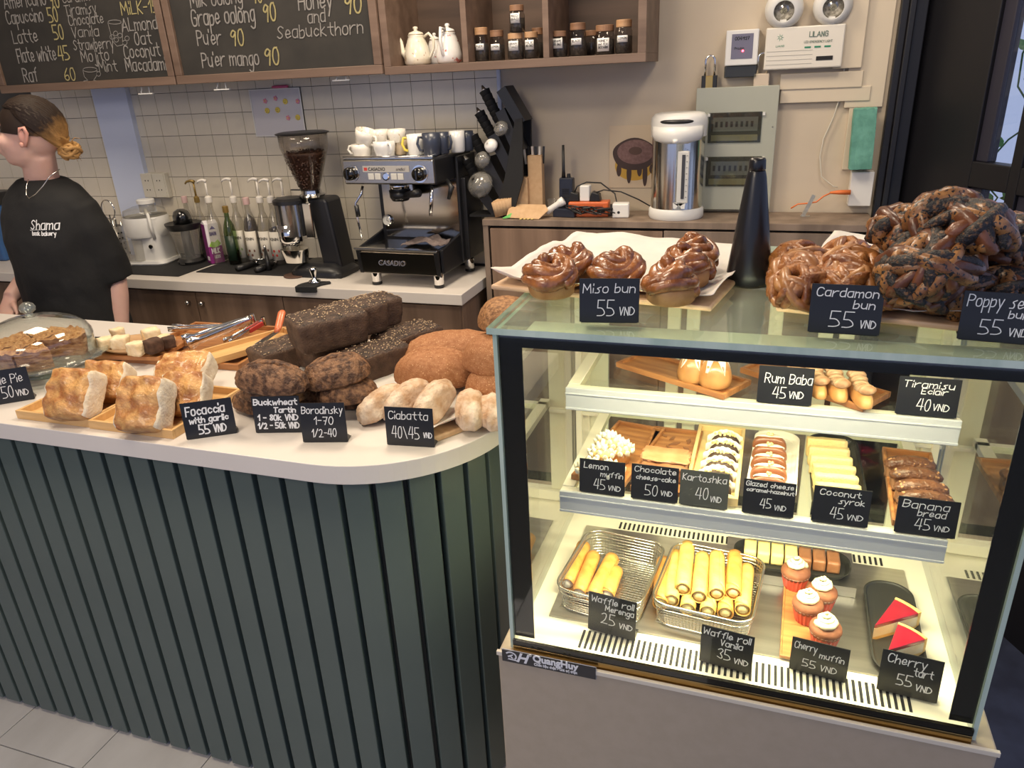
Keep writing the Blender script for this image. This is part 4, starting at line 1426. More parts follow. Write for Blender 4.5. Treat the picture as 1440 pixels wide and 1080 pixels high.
GLAZE = mat('sugar glaze', (0.85, 0.82, 0.76), 0.2, coat=0.5)
BABA = mat('baba crust', (0.42, 0.17, 0.045), 0.35, col2=(0.62, 0.32, 0.11), scale=22, bump=0.001, bscale=80, coat=0.4)
qtray('acacia tray carrying the rum babas on the upper shelf', (866, 516), (1017, 563), (1062, 543), S1, ACACIA, rim=0.009, t=0.006)
for px, py, lab in ((975, 522, 'round rum baba behind the glazed one'), (1005, 530, 'rum baba with white glaze running down at the front')):
    c = P(px, py + 12, z=S1 + 0.006)
    t = thing('rum_baba', lab, 'bun', (c.x, c.y, S1 + 0.0045))
    w_ = span(46, c)
    ob('cake', MB().lathe([(0, 0), (w_ * .36, 0.0), (w_ * .48, 0.006), (w_ * .50, 0.016), (w_ * .45, 0.028), (w_ * .36, 0.038), (w_ * .22, 0.046), (0, 0.049)], 28), BABA, t, smooth=True)
    g = MB()
    g.grid(28, 6, lambda u, v, w_=w_: ((w_ * .30 * v + (.0075 * v * v * max(0, math.sin(u * 2 * PI * 5 + px)))) * math.cos(2 * PI * u), (w_ * .30 * v + (.0075 * v * v * max(0, math.sin(u * 2 * PI * 5 + px)))) * math.sin(2 * PI * u), 0.0505 - 0.004 * v ** 2 - 0.022 * v ** 3 * max(0, math.sin(u * 2 * PI * 5 + px))), wrapu=True)
    ob('icing', g, GLAZE, t, smooth=True, solid=0.0015)
qtray('acacia tray carrying the eclairs on the upper shelf', (1040, 524), (1213, 580), (1257, 560), S1, ACACIA, rim=0.009, t=0.006)
ECL = mat('eclair pastry', (0.50, 0.23, 0.07), 0.45, col2=(0.66, 0.36, 0.13), scale=30, bump=0.001, bscale=90, coat=0.3)
ECT = mat('cocoa cream', (0.62, 0.42, 0.26), 0.5, col2=(0.35, 0.17, 0.08), scale=60, stretch=(1, 4, 1))
for i, (px, py, lab) in enumerate(((1118, 531, 'tiramisu eclair furthest left behind the Rum Baba card'), (1146, 537, 'tiramisu eclair second from left'), (1174, 541, 'tiramisu eclair third from left'), (1208, 550, 'tiramisu eclair at the right end of the tray'))):
    c = P(px, py + 5, z=S1 + 0.012)
    t = thing('eclair', lab, 'eclair', (c.x, c.y, S1 + 0.0045), R(8), 'eclairs on the upper shelf tray')
    W = 0.026
    ob('pastry', loaf(W, 0.095, 0.028, 60 + i, ex=2.6, amp=0.03, ns=1), ECL, t, smooth=True)
    cr_ = MB()
    for j in range(9):
        y_ = -0.036 + j * 0.009
        cr_.ball((0, y_, 0.026 + 0.004 * math.cos(j)), W * .46, 0.0056, 0.0075, n=14)
    ob('cream_ridge', cr_, ECT, t, smooth=True)

# lower shelf
qtray('dark acacia tray under the lemon muffins', (803, 674), (876, 690), (908, 604), S2, ACACIA, rim=0.010, t=0.005)
MERI = mat('meringue', (0.72, 0.70, 0.58), 0.45, col2=(0.74, 0.58, 0.20), scale=38, lo=.5, hi=.72)
CUPM = mat('muffin paper', (0.80, 0.66, 0.50), 0.7)
CAKE = mat('yellow cake', (0.66, 0.40, 0.14), 0.8, col2=(0.76, 0.52, 0.24), scale=50, bump=0.001)


def kiss(mb, c, r, h, tx=0, ty=0):
    prof = [(r, 0), (r * 1.05, h * .2), (r * .85, h * .5), (r * .4, h * .8), (0, h)]
    mb.lathe(prof, 8, T=T3(*c, rx=tx, ry=ty))


mw_ = 0.043
for i, (px, py, zz, lab) in enumerate(((829, 668, 0, 'lemon muffin at the front left of the pile'), (858, 672, 0, 'lemon muffin at the front right of the pile'), (847, 645, 0.0, 'lemon muffin in the middle of the pile'), (872, 640, 0, 'lemon muffin at the right of the pile'), (856, 630, 0.012, 'lemon muffin at the top of the pile'))):
    c = P(px, py, z=S2 + 0.016 + zz)
    t = thing('lemon_muffin', lab, 'muffin', (c.x, c.y, S2 + 0.0045 + zz), i, 'lemon muffins on the lower shelf')
    cup = [(0.014 + 0.004 * 0, 0), (0.019, 0.022)]
    mb = MB()
    n = 32
    vs = [((r_ + (0.0008 if k_ % 2 else -0.0008)) * math.cos(2 * PI * k_ / n), (r_ + (0.0008 if k_ % 2 else -0.0008)) * math.sin(2 * PI * k_ / n), z_) for r_, z_ in cup for k_ in range(n)]
    mb.add(vs, [(k_, (k_ + 1) % n, n + (k_ + 1) % n, n + k_) for k_ in range(n)] + [tuple(range(n - 1, -1, -1))])
    ob('paper_cup', mb, CUPM, t)
    ob('cake', MB().lathe([(0.0175, 0.004), (0.0185, 0.021), (0.021, 0.026), (0.014, 0.032), (0, 0.034)], 18), CAKE, t, smooth=True)
    k_ = MB()
    rnd = random.Random(i)
    for ring, (rr_, zz_, cnt) in enumerate(((0.019, 0.022, 10), (0.014, 0.028, 8), (0.007, 0.033, 5), (0, 0.036, 1))):
        for j in range(cnt):
            a = 2 * PI * j / cnt + ring
            kiss(k_, (rr_ * math.cos(a), rr_ * math.sin(a), zz_), 0.0048, 0.0105, tx=-0.7 * math.sin(a) * (rr_ / .019), ty=0.7 * math.cos(a) * (rr_ / .019))
    o_ = ob('meringue_topping', k_, MERI, t, smooth=True)
    o_['kind'] = 'stuff'

CHOC = mat('milk chocolate', (0.20, 0.075, 0.03), 0.4, col2=(0.32, 0.14, 0.065), scale=22, bump=0.0015, bscale=60)
ct, c, yaw, w_, d_ = qtray('nearly empty acacia tray of chocolate cheese cake', (886, 690), (966, 701), (979, 611), S2, ACACIA, rim=0.009, t=0.005)
t = thing('chocolate_cake', 'last slab of chocolate cheese cake at the front of its tray', 'cake', tuple(c), yaw)
ob('slab', chunk(w_ * .80, d_ * 0.30, 0.026, 3, n=9, amp=0.10, ns=20, T=T3(0, -d_ * .20, 0.0045)), CHOC, t, smooth=True)
ob('frosting', chunk(w_ * .84, d_ * 0.22, 0.005, 5, n=9, amp=0.16, ns=26, T=T3(0, -d_ * .18, 0.0295)), mat('choc frosting', (0.36, 0.16, 0.07), 0.4, col2=(0.46, 0.22, 0.11), scale=40, bump=0.001), t, smooth=True)
rnd = random.Random(8)
for j in range(9):
    v_ = [(math.cos(2 * PI * q / 9) * rnd.uniform(.5, 1) * 0.013, math.sin(2 * PI * q / 9) * rnd.uniform(.3, 1) * 0.006) for q in range(9)]
    ob('chocolate_smear', MB().prism(v_, 0.0041, 0.0052), CHOC, ct, loc=(rnd.uniform(-.3, .3) * w_, rnd.uniform(-.1, .4) * d_, 0), rot=(0, 0, rnd.uniform(0, 3)))

qtray('pale bamboo tray of small dark cakes in white papers', (960, 703), (1037, 713), (1053, 612), S2, mat('pale bamboo', (0.78, 0.58, 0.28), 0.45), rim=0.014, t=0.006)
PAP = mat('white lace paper', (0.86, 0.82, 0.72), 0.7)
DARKC = mat('dark choc cake', (0.045, 0.020, 0.011), 0.6, bump=0.001, bscale=80)
NUT = mat('yellow nuts', (0.76, 0.58, 0.20), 0.6, col2=(0.86, 0.76, 0.45), scale=200)
pos = ((1020, 620), (1018, 632), (1015, 645), (1012, 658), (1009, 671), (1006, 686))
for i, (px, py) in enumerate(pos):
    c = P(px, py, z=S2 + 0.018)
    t = thing('kartoshka_cake', 'dark nut topped log cake, ' + ['at the far end of the bamboo tray', 'second from the far end of the bamboo tray', 'third from the far end of the bamboo tray', 'third from the near end of the bamboo tray', 'second from the near end of the bamboo tray', 'nearest on the bamboo tray'][i], 'cake', (c.x, c.y, S2 + 0.0045), R(4), 'dark log cakes on the bamboo tray')
    ob('cake', loaf(0.048, 0.018, 0.026, i, ex=3, amp=0.02), DARKC, t, smooth=True)
    pm = MB()
    pm.grid(24, 3, lambda u, v: ((u - .5) * 0.060, 0.0105 + 0.003 * v + 0.0018 * math.sin(u * 40), 0.001 + v * (0.014 + 0.014 * math.sin(PI * u))))
    pm.grid(24, 3, lambda u, v: ((u - .5) * 0.060, -0.0105 - 0.002 * v - 0.0018 * math.sin(u * 40), 0.001 + v * 0.012 * (0.4 + math.sin(PI * u))))
    ob('paper', pm, PAP, t, smooth=True, solid=0.0004)
    nb = MB()
    rnd = random.Random(i)
    for j in range(26):
        u = rnd.uniform(-1, 1)
        nb.ball((u * 0.021, rnd.uniform(-.004, .004), 0.0265 - 0.004 * u * u + rnd.uniform(-.001, .002)), 0.0022, n=6)
    o_ = ob('nut_topping', nb, NUT, t)
    o_['kind'] = 'stuff'

oval_tray('white oval tray of glazed cheese bars', (1048, 707), (1115, 717), (1113, 617), S2, PAP)
GLZ = mat('cocoa glaze', (0.22, 0.072, 0.030), 0.35, col2=(0.30, 0.11, 0.05), scale=30, coat=0.4)
names = ['at the far end of', 'second from the far end of', 'in the middle of', 'second from the near end of', 'nearest on']
for i, (px, py) in enumerate(((1082, 624), (1082, 638), (1081, 652), (1081, 666), (1080, 681))):
    c = P(px, py, z=S2 + 0.018)
    t = thing('glazed_bar', 'brown glazed cheese bar, ' + names[i] + ' the white oval tray', 'cake', (c.x, c.y, S2 + 0.005), R(2), 'glazed cheese bars on the white oval tray')
    ob('bar', loaf(0.056, 0.020, 0.028, i + 4, ex=3.4, ez=2.6, amp=0.01), GLZ, t, smooth=True)
    ob('cream_stripe', MB().grid(14, 4, lambda u, v: ((u - .5) * 0.046, (v - .5) * 0.010 * math.sin(PI * u) ** .6 + 0.001, 0.0288 - 0.004 * (2 * u - 1) ** 4 + 0.0008 * math.sin(v * PI))), mat('pale cream', (0.88, 0.80, 0.66), 0.5), t, smooth=True, solid=0.002)
    nn = MB()
    for j in range(5):
        nn.ball((rnd.uniform(-.004, .004), rnd.uniform(-.004, .003), 0.0305 + rnd.uniform(0, .002)), 0.0026, n=7)
    ob('nut_piece', nn, NUT, t, smooth=True)['kind'] = 'stuff'

oval_tray('dark oval tray of coconut curd cakes', (1144, 728), (1222, 738), (1195, 622), S2, mat('dark tray', (0.05, 0.05, 0.045), 0.25, 0.6))
COCO = mat('coconut coat', (0.68, 0.50, 0.20), 0.75, col2=(0.74, 0.58, 0.30), scale=16, bump=0.0015, bscale=400, col3=(0.66, 0.36, 0.26), scale3=14, thr3=0.56)
names = ['at the far end of', 'second from the far end of', 'third from the far end of', 'third from the near end of', 'second from the near end of', 'nearest on']
for i, (px, py) in enumerate(((1162, 633), (1165, 646), (1168, 659), (1172, 672), (1175, 686), (1178, 700))):
    c = P(px, py, z=S2 + 0.018)
    t = ob('coconut_cake', chunk(0.062, 0.021, 0.032, i + 9, n=7, amp=0.05, ns=24, rnd=0.10), COCO, smooth=True, loc=(c.x, c.y, S2 + 0.005), rot=(R(-14), 0, R(3)))
    tag(t, 'coconut cake, ' + names[i] + ' the dark oval tray', 'cake', 'coconut cakes on the dark oval tray')

c, yaw, w_, d_ = q3((1249, 738), (1332, 752), (1303, 643), S2)
tray('serving_tray', 'acacia tray of chocolate glazed banana bread', 'tray', c, yaw + R(2), w_ * 1.0, d_, ACACIA, rim=0.010, t=0.005)
BAN = mat('choc nut glaze', (0.085, 0.030, 0.012), 0.35, col2=(0.22, 0.09, 0.04), scale=30, bump=0.004, bscale=140, coat=0.3)
BANC = mat('banana crumb', (0.22, 0.10, 0.045), 0.8, col2=(0.30, 0.15, 0.07), scale=50, bump=0.001)
names = ['at the far end of', 'second from the far end of', 'second from the near end of', 'nearest on']
for i, (px, py) in enumerate(((1279, 662), (1287, 678), (1295, 696), (1301, 712))):
    c = P(px, py, z=S2 + 0.02)
    t = thing('banana_bread', 'chocolate banana bread slice, ' + names[i] + ' its acacia tray', 'cake', (c.x, c.y, S2 + 0.0048), R(4), 'banana bread slices')
    ob('crumb', chunk(0.066, 0.018, 0.026, i, n=6, amp=0.05, rnd=.05, T=T3(0, 0.001, 0, rx=R(-12))), BANC, t, smooth=True)
    ob('glaze', loaf(0.074, 0.027, 0.020, i + 3, ex=3, amp=0.07), BAN, t, smooth=True, loc=(0, 0.003, 0.018))
    nb = MB()
    rnd = random.Random(i)
    for j in range(60):
        u, v = rnd.uniform(-1, 1), rnd.uniform(-1, .6)
        nb.ball((u * 0.031, 0.003 + v * 0.010, 0.0355 - 0.004 * abs(v) - 0.003 * u * u), 0.0021, n=6)
    ob('nut_bits', nb, mat('hazelnut bits', (0.46, 0.24, 0.11), 0.6), t)['kind'] = 'stuff'

# deck: baskets of waffle rolls
D = DZ + 0.0006
WIRE = mat('basket wire', (0.72, 0.70, 0.62), 0.2, 1.0)


def basket(label, l, f, r, rimh):
    c, yaw, w_, d_ = q3(l, f, r, D + rimh)
    t = thing('wire_basket', label, 'basket', (c.x, c.y, D), yaw)
    o = rrect(w_, d_, 0.028, 6)
    ob('rim', MB().tube([(x_, y_, rimh) for x_, y_ in o], 0.0024, 8, closed=True), WIRE, t, smooth=True)
    ob('lower_rim', MB().tube([(x_ * .985, y_ * .985, rimh - 0.012) for x_, y_ in o], 0.0014, 6, closed=True), WIRE, t, smooth=True)
    ob('foot_rim', MB().tube([(x_ * .92, y_ * .92, 0.0022) for x_, y_ in o], 0.0020, 6, closed=True), WIRE, t, smooth=True)
    mb = MB()
    for k_ in range(1, 8):
        s_ = .92 + .08 * k_ / 8
        mb.tube([(x_ * s_, y_ * s_, 0.002 + (rimh - .002) * k_ / 8) for x_, y_ in o], 0.00045, 4, closed=True)
    L = 0
    per = [(Vector(o[i]), Vector(o[(i + 1) % len(o)])) for i in range(len(o))]
    nxt = 0
    for a, b in per:
        seg = (b - a).length
        while nxt < L + seg:
            p = a.lerp(b, (nxt - L) / seg)
            mb.tube([(p.x * .92, p.y * .92, 0.002), (p.x, p.y, rimh)], 0.00045, 4)
            nxt += 0.0058
        L += seg
    n_ = int(w_ * .9 / 0.0065)
    for k_ in range(n_ + 1):
        x_ = -w_ * .45 + k_ * 0.0065
        mb.tube([(x_, -d_ * .45, 0.002), (x_, d_ * .45, 0.002)], 0.00045, 4)
    n_ = int(d_ * .9 / 0.0065)
    for k_ in range(n_ + 1):
        y_ = -d_ * .45 + k_ * 0.0065
        mb.tube([(-w_ * .45, y_, 0.0026), (w_ * .45, y_, 0.0026)], 0.00045, 4)
    ob('wire_mesh', mb, WIRE, t)['kind'] = 'stuff'
    return t


basket('left wire basket holding a few orange waffle rolls', (778, 826), (898, 856), (918, 762), 0.048)
basket('right wire basket heaped with pale waffle rolls', (914, 846), (1057, 880), (1055, 782), 0.048)
WAF = mat('waffle orange', (0.52, 0.22, 0.04), 0.5, col2=(0.66, 0.33, 0.08), scale=60, bump=0.0008, bscale=260)
WAFY = mat('waffle yellow', (0.62, 0.36, 0.085), 0.5, col2=(0.74, 0.48, 0.14), scale=60, bump=0.0008, bscale=260)
CRM = mat('white meringue cream', (0.84, 0.80, 0.72), 0.5, bump=0.001, bscale=60)
CRY = mat('vanilla cream', (0.66, 0.55, 0.28), 0.6, bump=0.001, bscale=60)
JAM = mat('jam', (0.5, 0.1, 0.04), 0.3)


def roll(label, top, bot, zt, zb_, r, m_, cm, group, k=0):
    a, b = P(*bot, z=D + zb_), P(*top, z=D + zt)
    d = b - a
    L = d.length
    t = thing('waffle_roll', label, 'waffle roll', tuple(a))
    t.rotation_euler = d.to_track_quat('Y', 'Z').to_euler()
    mb = MB()
    turns = 1.45
    n_ = 34
    for side in (0, 1):
        pass

    def fn(u, v):
        ang = 2 * PI * turns * u + 0.6 + k
        rr_ = r * (0.86 + 0.16 * u) + 0.0004
        off = 0.016 * max(0, u - 0.75) * 4 * (1 - v) if v < .5 else 0
        return (rr_ * math.cos(ang), v * (L - off) + off, rr_ * math.sin(ang))
    mb.grid(n_, 10, fn)
    ob('wafer', mb, m_, t, smooth=True, solid=0.0012)
    ob('cream', MB().lathe([(0, -0.0005), (r * .5, 0.0002), (r * .80, 0.003), (r * .82, 0.01), (r * .82, L - .008), (r * .5, L - .001), (0, L + (0.003 if cm is CRM else 0))], 16, T=T3(rx=R(-90))), cm, t, smooth=True)
    return t


for i, (tp, bt_, zt, zb2, lab) in enumerate((((866, 803), (853, 838), .016, .016, 'short orange waffle roll low at the right of the left basket'), ((821, 768), (797, 822), .022, .020, 'orange waffle roll leftmost in the left basket'),
                                             ((835, 782), (814, 836), .022, .020, 'orange waffle roll in the middle of the left basket'), ((861, 785), (832, 840), .024, .022, 'orange waffle roll with torn edge behind the Merenga card'))):
    roll(lab, tp, bt_, zt, zb2, 0.0122, WAF, CRM, 'rolls in the left basket', i)
lo_, hi_ = 0.018, 0.040
for i, (tp, bt_, z_, lab, m_) in enumerate((((934, 790), (928, 849), lo_ + .004, 'waffle roll standing against the left side of the right basket', WAF), ((950, 780), (944, 845), .026, 'waffle roll second from the left in the right basket', WAFY),
                                            ((975, 800), (967, 857), lo_, 'waffle roll in the bottom row third from the left', WAFY), ((1000, 803), (995, 861), lo_, 'waffle roll in the bottom row of the right basket, fourth from left', WAFY),
                                            ((1020, 805), (1020, 863), lo_, 'waffle roll in the bottom row of the right basket, fifth from left', WAF), ((1050, 800), (1044, 858), .024, 'waffle roll against the right side of the right basket', WAFY),
                                            ((967, 768), (960, 829), hi_, 'waffle roll highest at the top left of the heap', WAFY), ((988, 783), (983, 840), hi_ - .004, 'waffle roll in the top row, second from left', WAFY),
                                            ((1008, 781), (1008, 836), hi_, 'waffle roll in the top row, third from left', WAFY), ((1033, 781), (1031, 835), hi_, 'darker waffle roll at the right of the top row', WAF))):
    roll(lab, tp, bt_, z_, z_, 0.0122, m_, CRY, 'rolls in the right basket', i * 1.3)

# cherry muffins
qtray('reddish acacia board under the cherry muffins', (1096, 925), (1158, 938), (1152, 800), D, ACACIA, rim=0.006, t=0.003)
RED = mat('red cup', (0.50, 0.06, 0.035), 0.35, coat=0.2)
MUF = mat('brown muffin', (0.16, 0.05, 0.025), 0.7, col2=(0.24, 0.09, 0.04), scale=50, bump=0.0012)
BUT = mat('butter cream', (0.88, 0.80, 0.50), 0.4, sss=0.05)
for i, (px, py, lab) in enumerate(((1120, 797, 'cherry muffin at the back left of its board'), (1157, 826, 'cherry muffin at the right behind two others'), (1137, 843, 'cherry muffin in the middle of its board'), (1162, 877, 'cherry muffin nearest behind its card'))):
    c = P(px, py, z=D + 0.045)
    t = thing('cherry_muffin', lab, 'muffin', (c.x, c.y, D + 0.0045), i * 1.1)
    n = 40
    vs = [((r_ + (0.0007 if k_ % 2 else -0.0007)) * math.cos(2 * PI * k_ / n), (r_ + (0.0007 if k_ % 2 else -0.0007)) * math.sin(2 * PI * k_ / n), z_) for r_, z_ in ((0.0175, 0), (0.0235, 0.028)) for k_ in range(n)]
    ob('paper_cup', MB().add(vs, [(k_, (k_ + 1) % n, n + (k_ + 1) % n, n + k_) for k_ in range(n)] + [tuple(range(n - 1, -1, -1))]), RED, t)
    ob('cup_edge', MB().tube([(0.0238 * math.cos(2 * PI * k_ / 28), 0.0238 * math.sin(2 * PI * k_ / 28), 0.0278) for k_ in range(28)], 0.0006, 5, closed=True), PAP, t)
    ob('cake', MB().lathe([(0.0225, 0.022), (0.0250, 0.030), (0.0235, 0.036), (0.015, 0.041), (0, 0.042)], 24), MUF, t, smooth=True)
    pts, rs = [], []
    for q in range(64):
        u = q / 63
        a = u * 2 * PI * 3.1
        rr_ = 0.0130 * (1 - u) + 0.001
        pts.append((rr_ * math.cos(a), rr_ * math.sin(a), 0.043 + 0.019 * u))
        rs.append(0.0058 * (1 - 0.75 * u) * (1 + 0.12 * math.sin(a * 7)))
    ob('cream_swirl', MB().tube(pts, rs, 8), BUT, t, smooth=True)

# black tray with two tart slices
oval_tray('black oval tray with two cherry tart slices', (1230, 950), (1306, 965), (1290, 832), D, mat('black tray', (0.02, 0.02, 0.018), 0.5), rim=0.010, k=0.46)
CHE = mat('cherry jelly', (0.25, 0.004, 0.018), 0.12, col2=(0.32, 0.010, 0.03), scale=20, coat=0.6)
TRT = mat('tart shell', (0.74, 0.42, 0.12), 0.6, col2=(0.82, 0.55, 0.22), scale=60, bump=0.0006)
for tip, bk, rt, lab in (((1230, 879), (1259, 841), (1293, 862), 'cherry tart slice at the back of the black tray'), ((1249, 914), (1263, 876), (1304, 898), 'cherry tart slice nearest behind the Cherry tart card')):
    H_ = 0.032
    A_, B_, C_ = (P(*q, z=D + 0.004 + H_) for q in (tip, bk, rt))
    o_ = (A_ + B_ + C_) / 3
    t = thing('cherry_tart', lab, 'cake', (o_.x, o_.y, D + 0.0048), 0)
    A_, B_, C_ = (((q - o_).x, (q - o_).y) for q in (A_, B_, C_))
    R_ = math.hypot(B_[0] - A_[0], B_[1] - A_[1])
    a0 = math.atan2(B_[1] - A_[1], B_[0] - A_[0])
    a1 = math.atan2(C_[1] - A_[1], C_[0] - A_[0])
    sec = lambda k_, s_=1.0: [A_] + [(A_[0] + R_ * s_ * math.cos(a1 + (a0 - a1) * i / 10), A_[1] + R_ * s_ * math.sin(a1 + (a0 - a1) * i / 10)) for i in range(11)]
    ob('base', MB().prism(sec(0), 0, 0.006), TRT, t)
    ob('filling', MB().prism(sec(0, .96), 0.006, 0.024), mat('cheese filling', (0.86, 0.74, 0.58), 0.5, col2=(0.80, 0.58, 0.30), scale=25), t)
    ob('jelly', MB().prism(sec(0, .965), 0.024, 0.031), CHE, t, bev=0.001)
    outer = [(A_[0] + R_ * q * math.cos(a1 + (a0 - a1) * i / 10), A_[1] + R_ * q * math.sin(a1 + (a0 - a1) * i / 10)) for q, rg in ((0.965, range(11)), (1.03, range(10, -1, -1))) for i in rg]
    ob('crust_rim', MB().prism(outer, 0, 0.032), TRT, t, bev=0.0008)

# rear tray of yellow and brown squares under the lower shelf
STEP = struct('trim_3', MB().box(-0.02, 0.20, 1.165, 1.27, D, D + 0.02), STEELB)
tc_ = Vector((0.093, 1.212, D + 0.0204))
ob_t = thing('oval_tray', 'black oval tray at the back holding yellow and brown squares', 'tray', tuple(tc_), 0)
o1, o2 = rrect(0.20, 0.085, 0.035, 8), rrect(0.187, 0.07, 0.03, 8)
ob('dish', MB().loft([[(x_, y_, 0) for x_, y_ in o2], [(x_, y_, 0.012) for x_, y_ in o1], [(x_ * .98, y_ * .96, 0.012) for x_, y_ in o1], [(x_ * .98, y_ * .97, 0.003) for x_, y_ in o2]]), mat('black tray', (0, 0, 0)), ob_t, auto=35)
YEL = mat('yellow square', (0.84, 0.66, 0.26), 0.6, bump=0.0008, bscale=90)
for i in range(7):
    m_ = YEL if i < 4 else CHOC
    lab = ['yellow cake square at the left end of the back tray', 'yellow cake square second from left on the back tray', 'yellow cake square third from left on the back tray', 'yellow cake square beside the brown ones on the back tray', 'brown cake square beside the yellow ones on the back tray', 'brown cake square in the middle of the brown ones on the back tray', 'brown cake square at the right end of the back tray'][i]
    o_ = ob('cake_square', chunk(0.021, 0.040, 0.022, i, n=4, amp=0.03, rnd=0.06), m_, smooth=True, loc=(tc_.x - 0.071 + i * 0.0235, tc_.y, tc_.z + 0.0035))
    tag(o_, lab, 'cake', 'cake squares on the back tray')
# ------------------------------------------------------------------ on top of the case
GLZB = mat('caramel glaze', (0.15, 0.040, 0.010), 0.25, col2=(0.38, 0.135, 0.034), scale=45, detail=5, bump=0.003, bscale=110, coat=0.7)
DOUGH = mat('bun dough', (0.34, 0.15, 0.045), 0.5, col2=(0.52, 0.29, 0.11), scale=30, bump=0.001, bscale=90)
CARD_ = mat('cardamom glaze', (0.16, 0.046, 0.012), 0.3, col2=(0.42, 0.17, 0.050), scale=60, detail=5, bump=0.0025, bscale=140, coat=0.2)
CARD2 = mat('cardamom dough', (0.24, 0.085, 0.024), 0.4, col2=(0.48, 0.23, 0.08), scale=44, bump=0.001, bscale=110, coat=0.3)
POP1 = mat('poppy bun glaze', (0.065, 0.020, 0.009), 0.35, col2=(0.19, 0.062, 0.020), scale=26, bump=0.0015, bscale=110, coat=0.2)
POP2 = mat('poppy bun dough', (0.13, 0.045, 0.014), 0.4, col2=(0.36, 0.165, 0.050), scale=50, bump=0.0015, bscale=130, coat=0.2, col3=(0.010, 0.008, 0.009), scale3=230, thr3=0.55)
POP3 = mat('poppy seeds', (0.012, 0.010, 0.011), 0.5, col2=(0.16, 0.075, 0.03), scale=190, bump=0.0025, bscale=330, lo=.52, hi=.64)


def knot(seed, R_=0.038, H=0.8, ropes=7, rr=0.0115, mats=2, core=0.86, spread=1.0):
    """a tied bun: a soft core with ropes of dough wrapped over it, wound at changing tilts"""
    rnd_ = random.Random(seed)
    core_mb, rope_mb = MB(), []
    core_mb.grid(24, 12, lambda u, v: (R_ * core * math.cos(2 * PI * u) * math.sin(PI * v), R_ * core * math.sin(2 * PI * u) * math.sin(PI * v), R_ * H * (0.62 - 0.62 * math.cos(PI * v)) * core + 0.0), wrapu=True)
    for k_ in range(ropes):
        yaw = k_ * PI / ropes * spread + rnd_.uniform(-.25, .25) + seed
        tilt = rnd_.uniform(-0.95, 0.95)
        pts, rs = [], []
        n_ = 18
        for i in range(n_):
            u = i / (n_ - 1)
            a = R(-20) + u * R(220)
            x_, z_ = math.cos(a), math.sin(a)
            y_ = 0.30 * math.sin(u * PI * 1.5 + k_) * (1 if k_ % 2 else -1)
            v = Vector((x_, y_, z_))
            v = Euler((tilt, 0, yaw)).to_matrix() @ v
            v.normalize()
            h = max(v.z, -0.25)
            pts.append((v.x * R_ * 0.93, v.y * R_ * 0.93, max(0.004, (h * 0.80 + 0.42) * R_ * H * 1.15 + k_ * 0.0006)))
            rs.append(rr * (0.75 + 0.35 * math.sin(PI * u)) * (1 + 0.45 * nz((u * 6, k_, seed), 1.3)))
        rope_mb.append(MB().tube(pts, rs, 9, flat=0.75))
    return core_mb, rope_mb


def bun_meshes(kind):
    out = []
    for s_ in range(4):
        if kind == 'miso':
            R_ = 0.039
            base = MB().lathe([(R_ * .74, 0), (R_ * .84, 0.004), (R_ * .88, 0.016), (R_ * .84, 0.028), (0, 0.030)], 26)
            base.v = [(x_ * (1 + .04 * nz((x_, y_, z_), 60, s_)), y_, z_) for x_, y_, z_ in base.v]
            ropes = []
            for q in range(3):
                pts, rs = [], []
                for i in range(30):
                    u = i / 29
                    a = u * 2 * PI * 1.15 + q * 2.1 + s_
                    rr_ = R_ * (0.96 - 0.72 * u) * (1 + .10 * math.sin(a * 2.3 + s_ + q))
                    pts.append((rr_ * math.cos(a), rr_ * math.sin(a) * .92, 0.020 + 0.030 * u ** .7 + 0.006 * math.sin(a * 1.7 + s_ * 2 + q)))
                    rs.append(0.0130 * (1 - .35 * u) * (0.55 + .45 * min(1, u * 6)) * (1 + .35 * nz((u * 6, q, s_), 1.2)))
                ropes.append(MB().tube(pts, rs, 10))
            out.append((base.mesh('dough', DOUGH, True), [r_.mesh('swirl', GLZB, True) for r_ in ropes]))
        elif kind == 'card':
            c_, r_ = knot(s_ * 3 + 1, 0.040, 0.86, 11, 0.0098)
            out.append((c_.mesh('dough', CARD2, True), [m_.mesh('strand', CARD_ if i % 3 else CARD2, True) for i, m_ in enumerate(r_)]))
        else:
            c_, r_ = knot(s_ * 5 + 2, 0.045, 0.88, 11, 0.0118)
            out.append((c_.mesh('dough', POP2, True), [m_.mesh('strand', (POP1, POP2, POP3)[(i * 2 + s_) % 3], True) for i, m_ in enumerate(r_)]))
    return out


BM = {k_: bun_meshes(k_) for k_ in ('miso', 'card', 'poppy')}


def bun(kind, i, label, px, py, zb_, rz, tilt=(0, 0), s=1.0, name='bun', group=None):
    p = P(px, py, z=zb_ + 0.024 * s)
    t = thing(name, label, 'bun', (p.x, p.y, zb_), 0, group)
    t.rotation_euler = (tilt[0], tilt[1], rz)
    t.scale = (s, s, s)
    c_, r_ = BM[kind][i % 4]
    ob('dough', c_, None, t)
    for m_ in r_:
        ob('swirl' if kind == 'miso' else 'strand', m_, None, t)
    return t


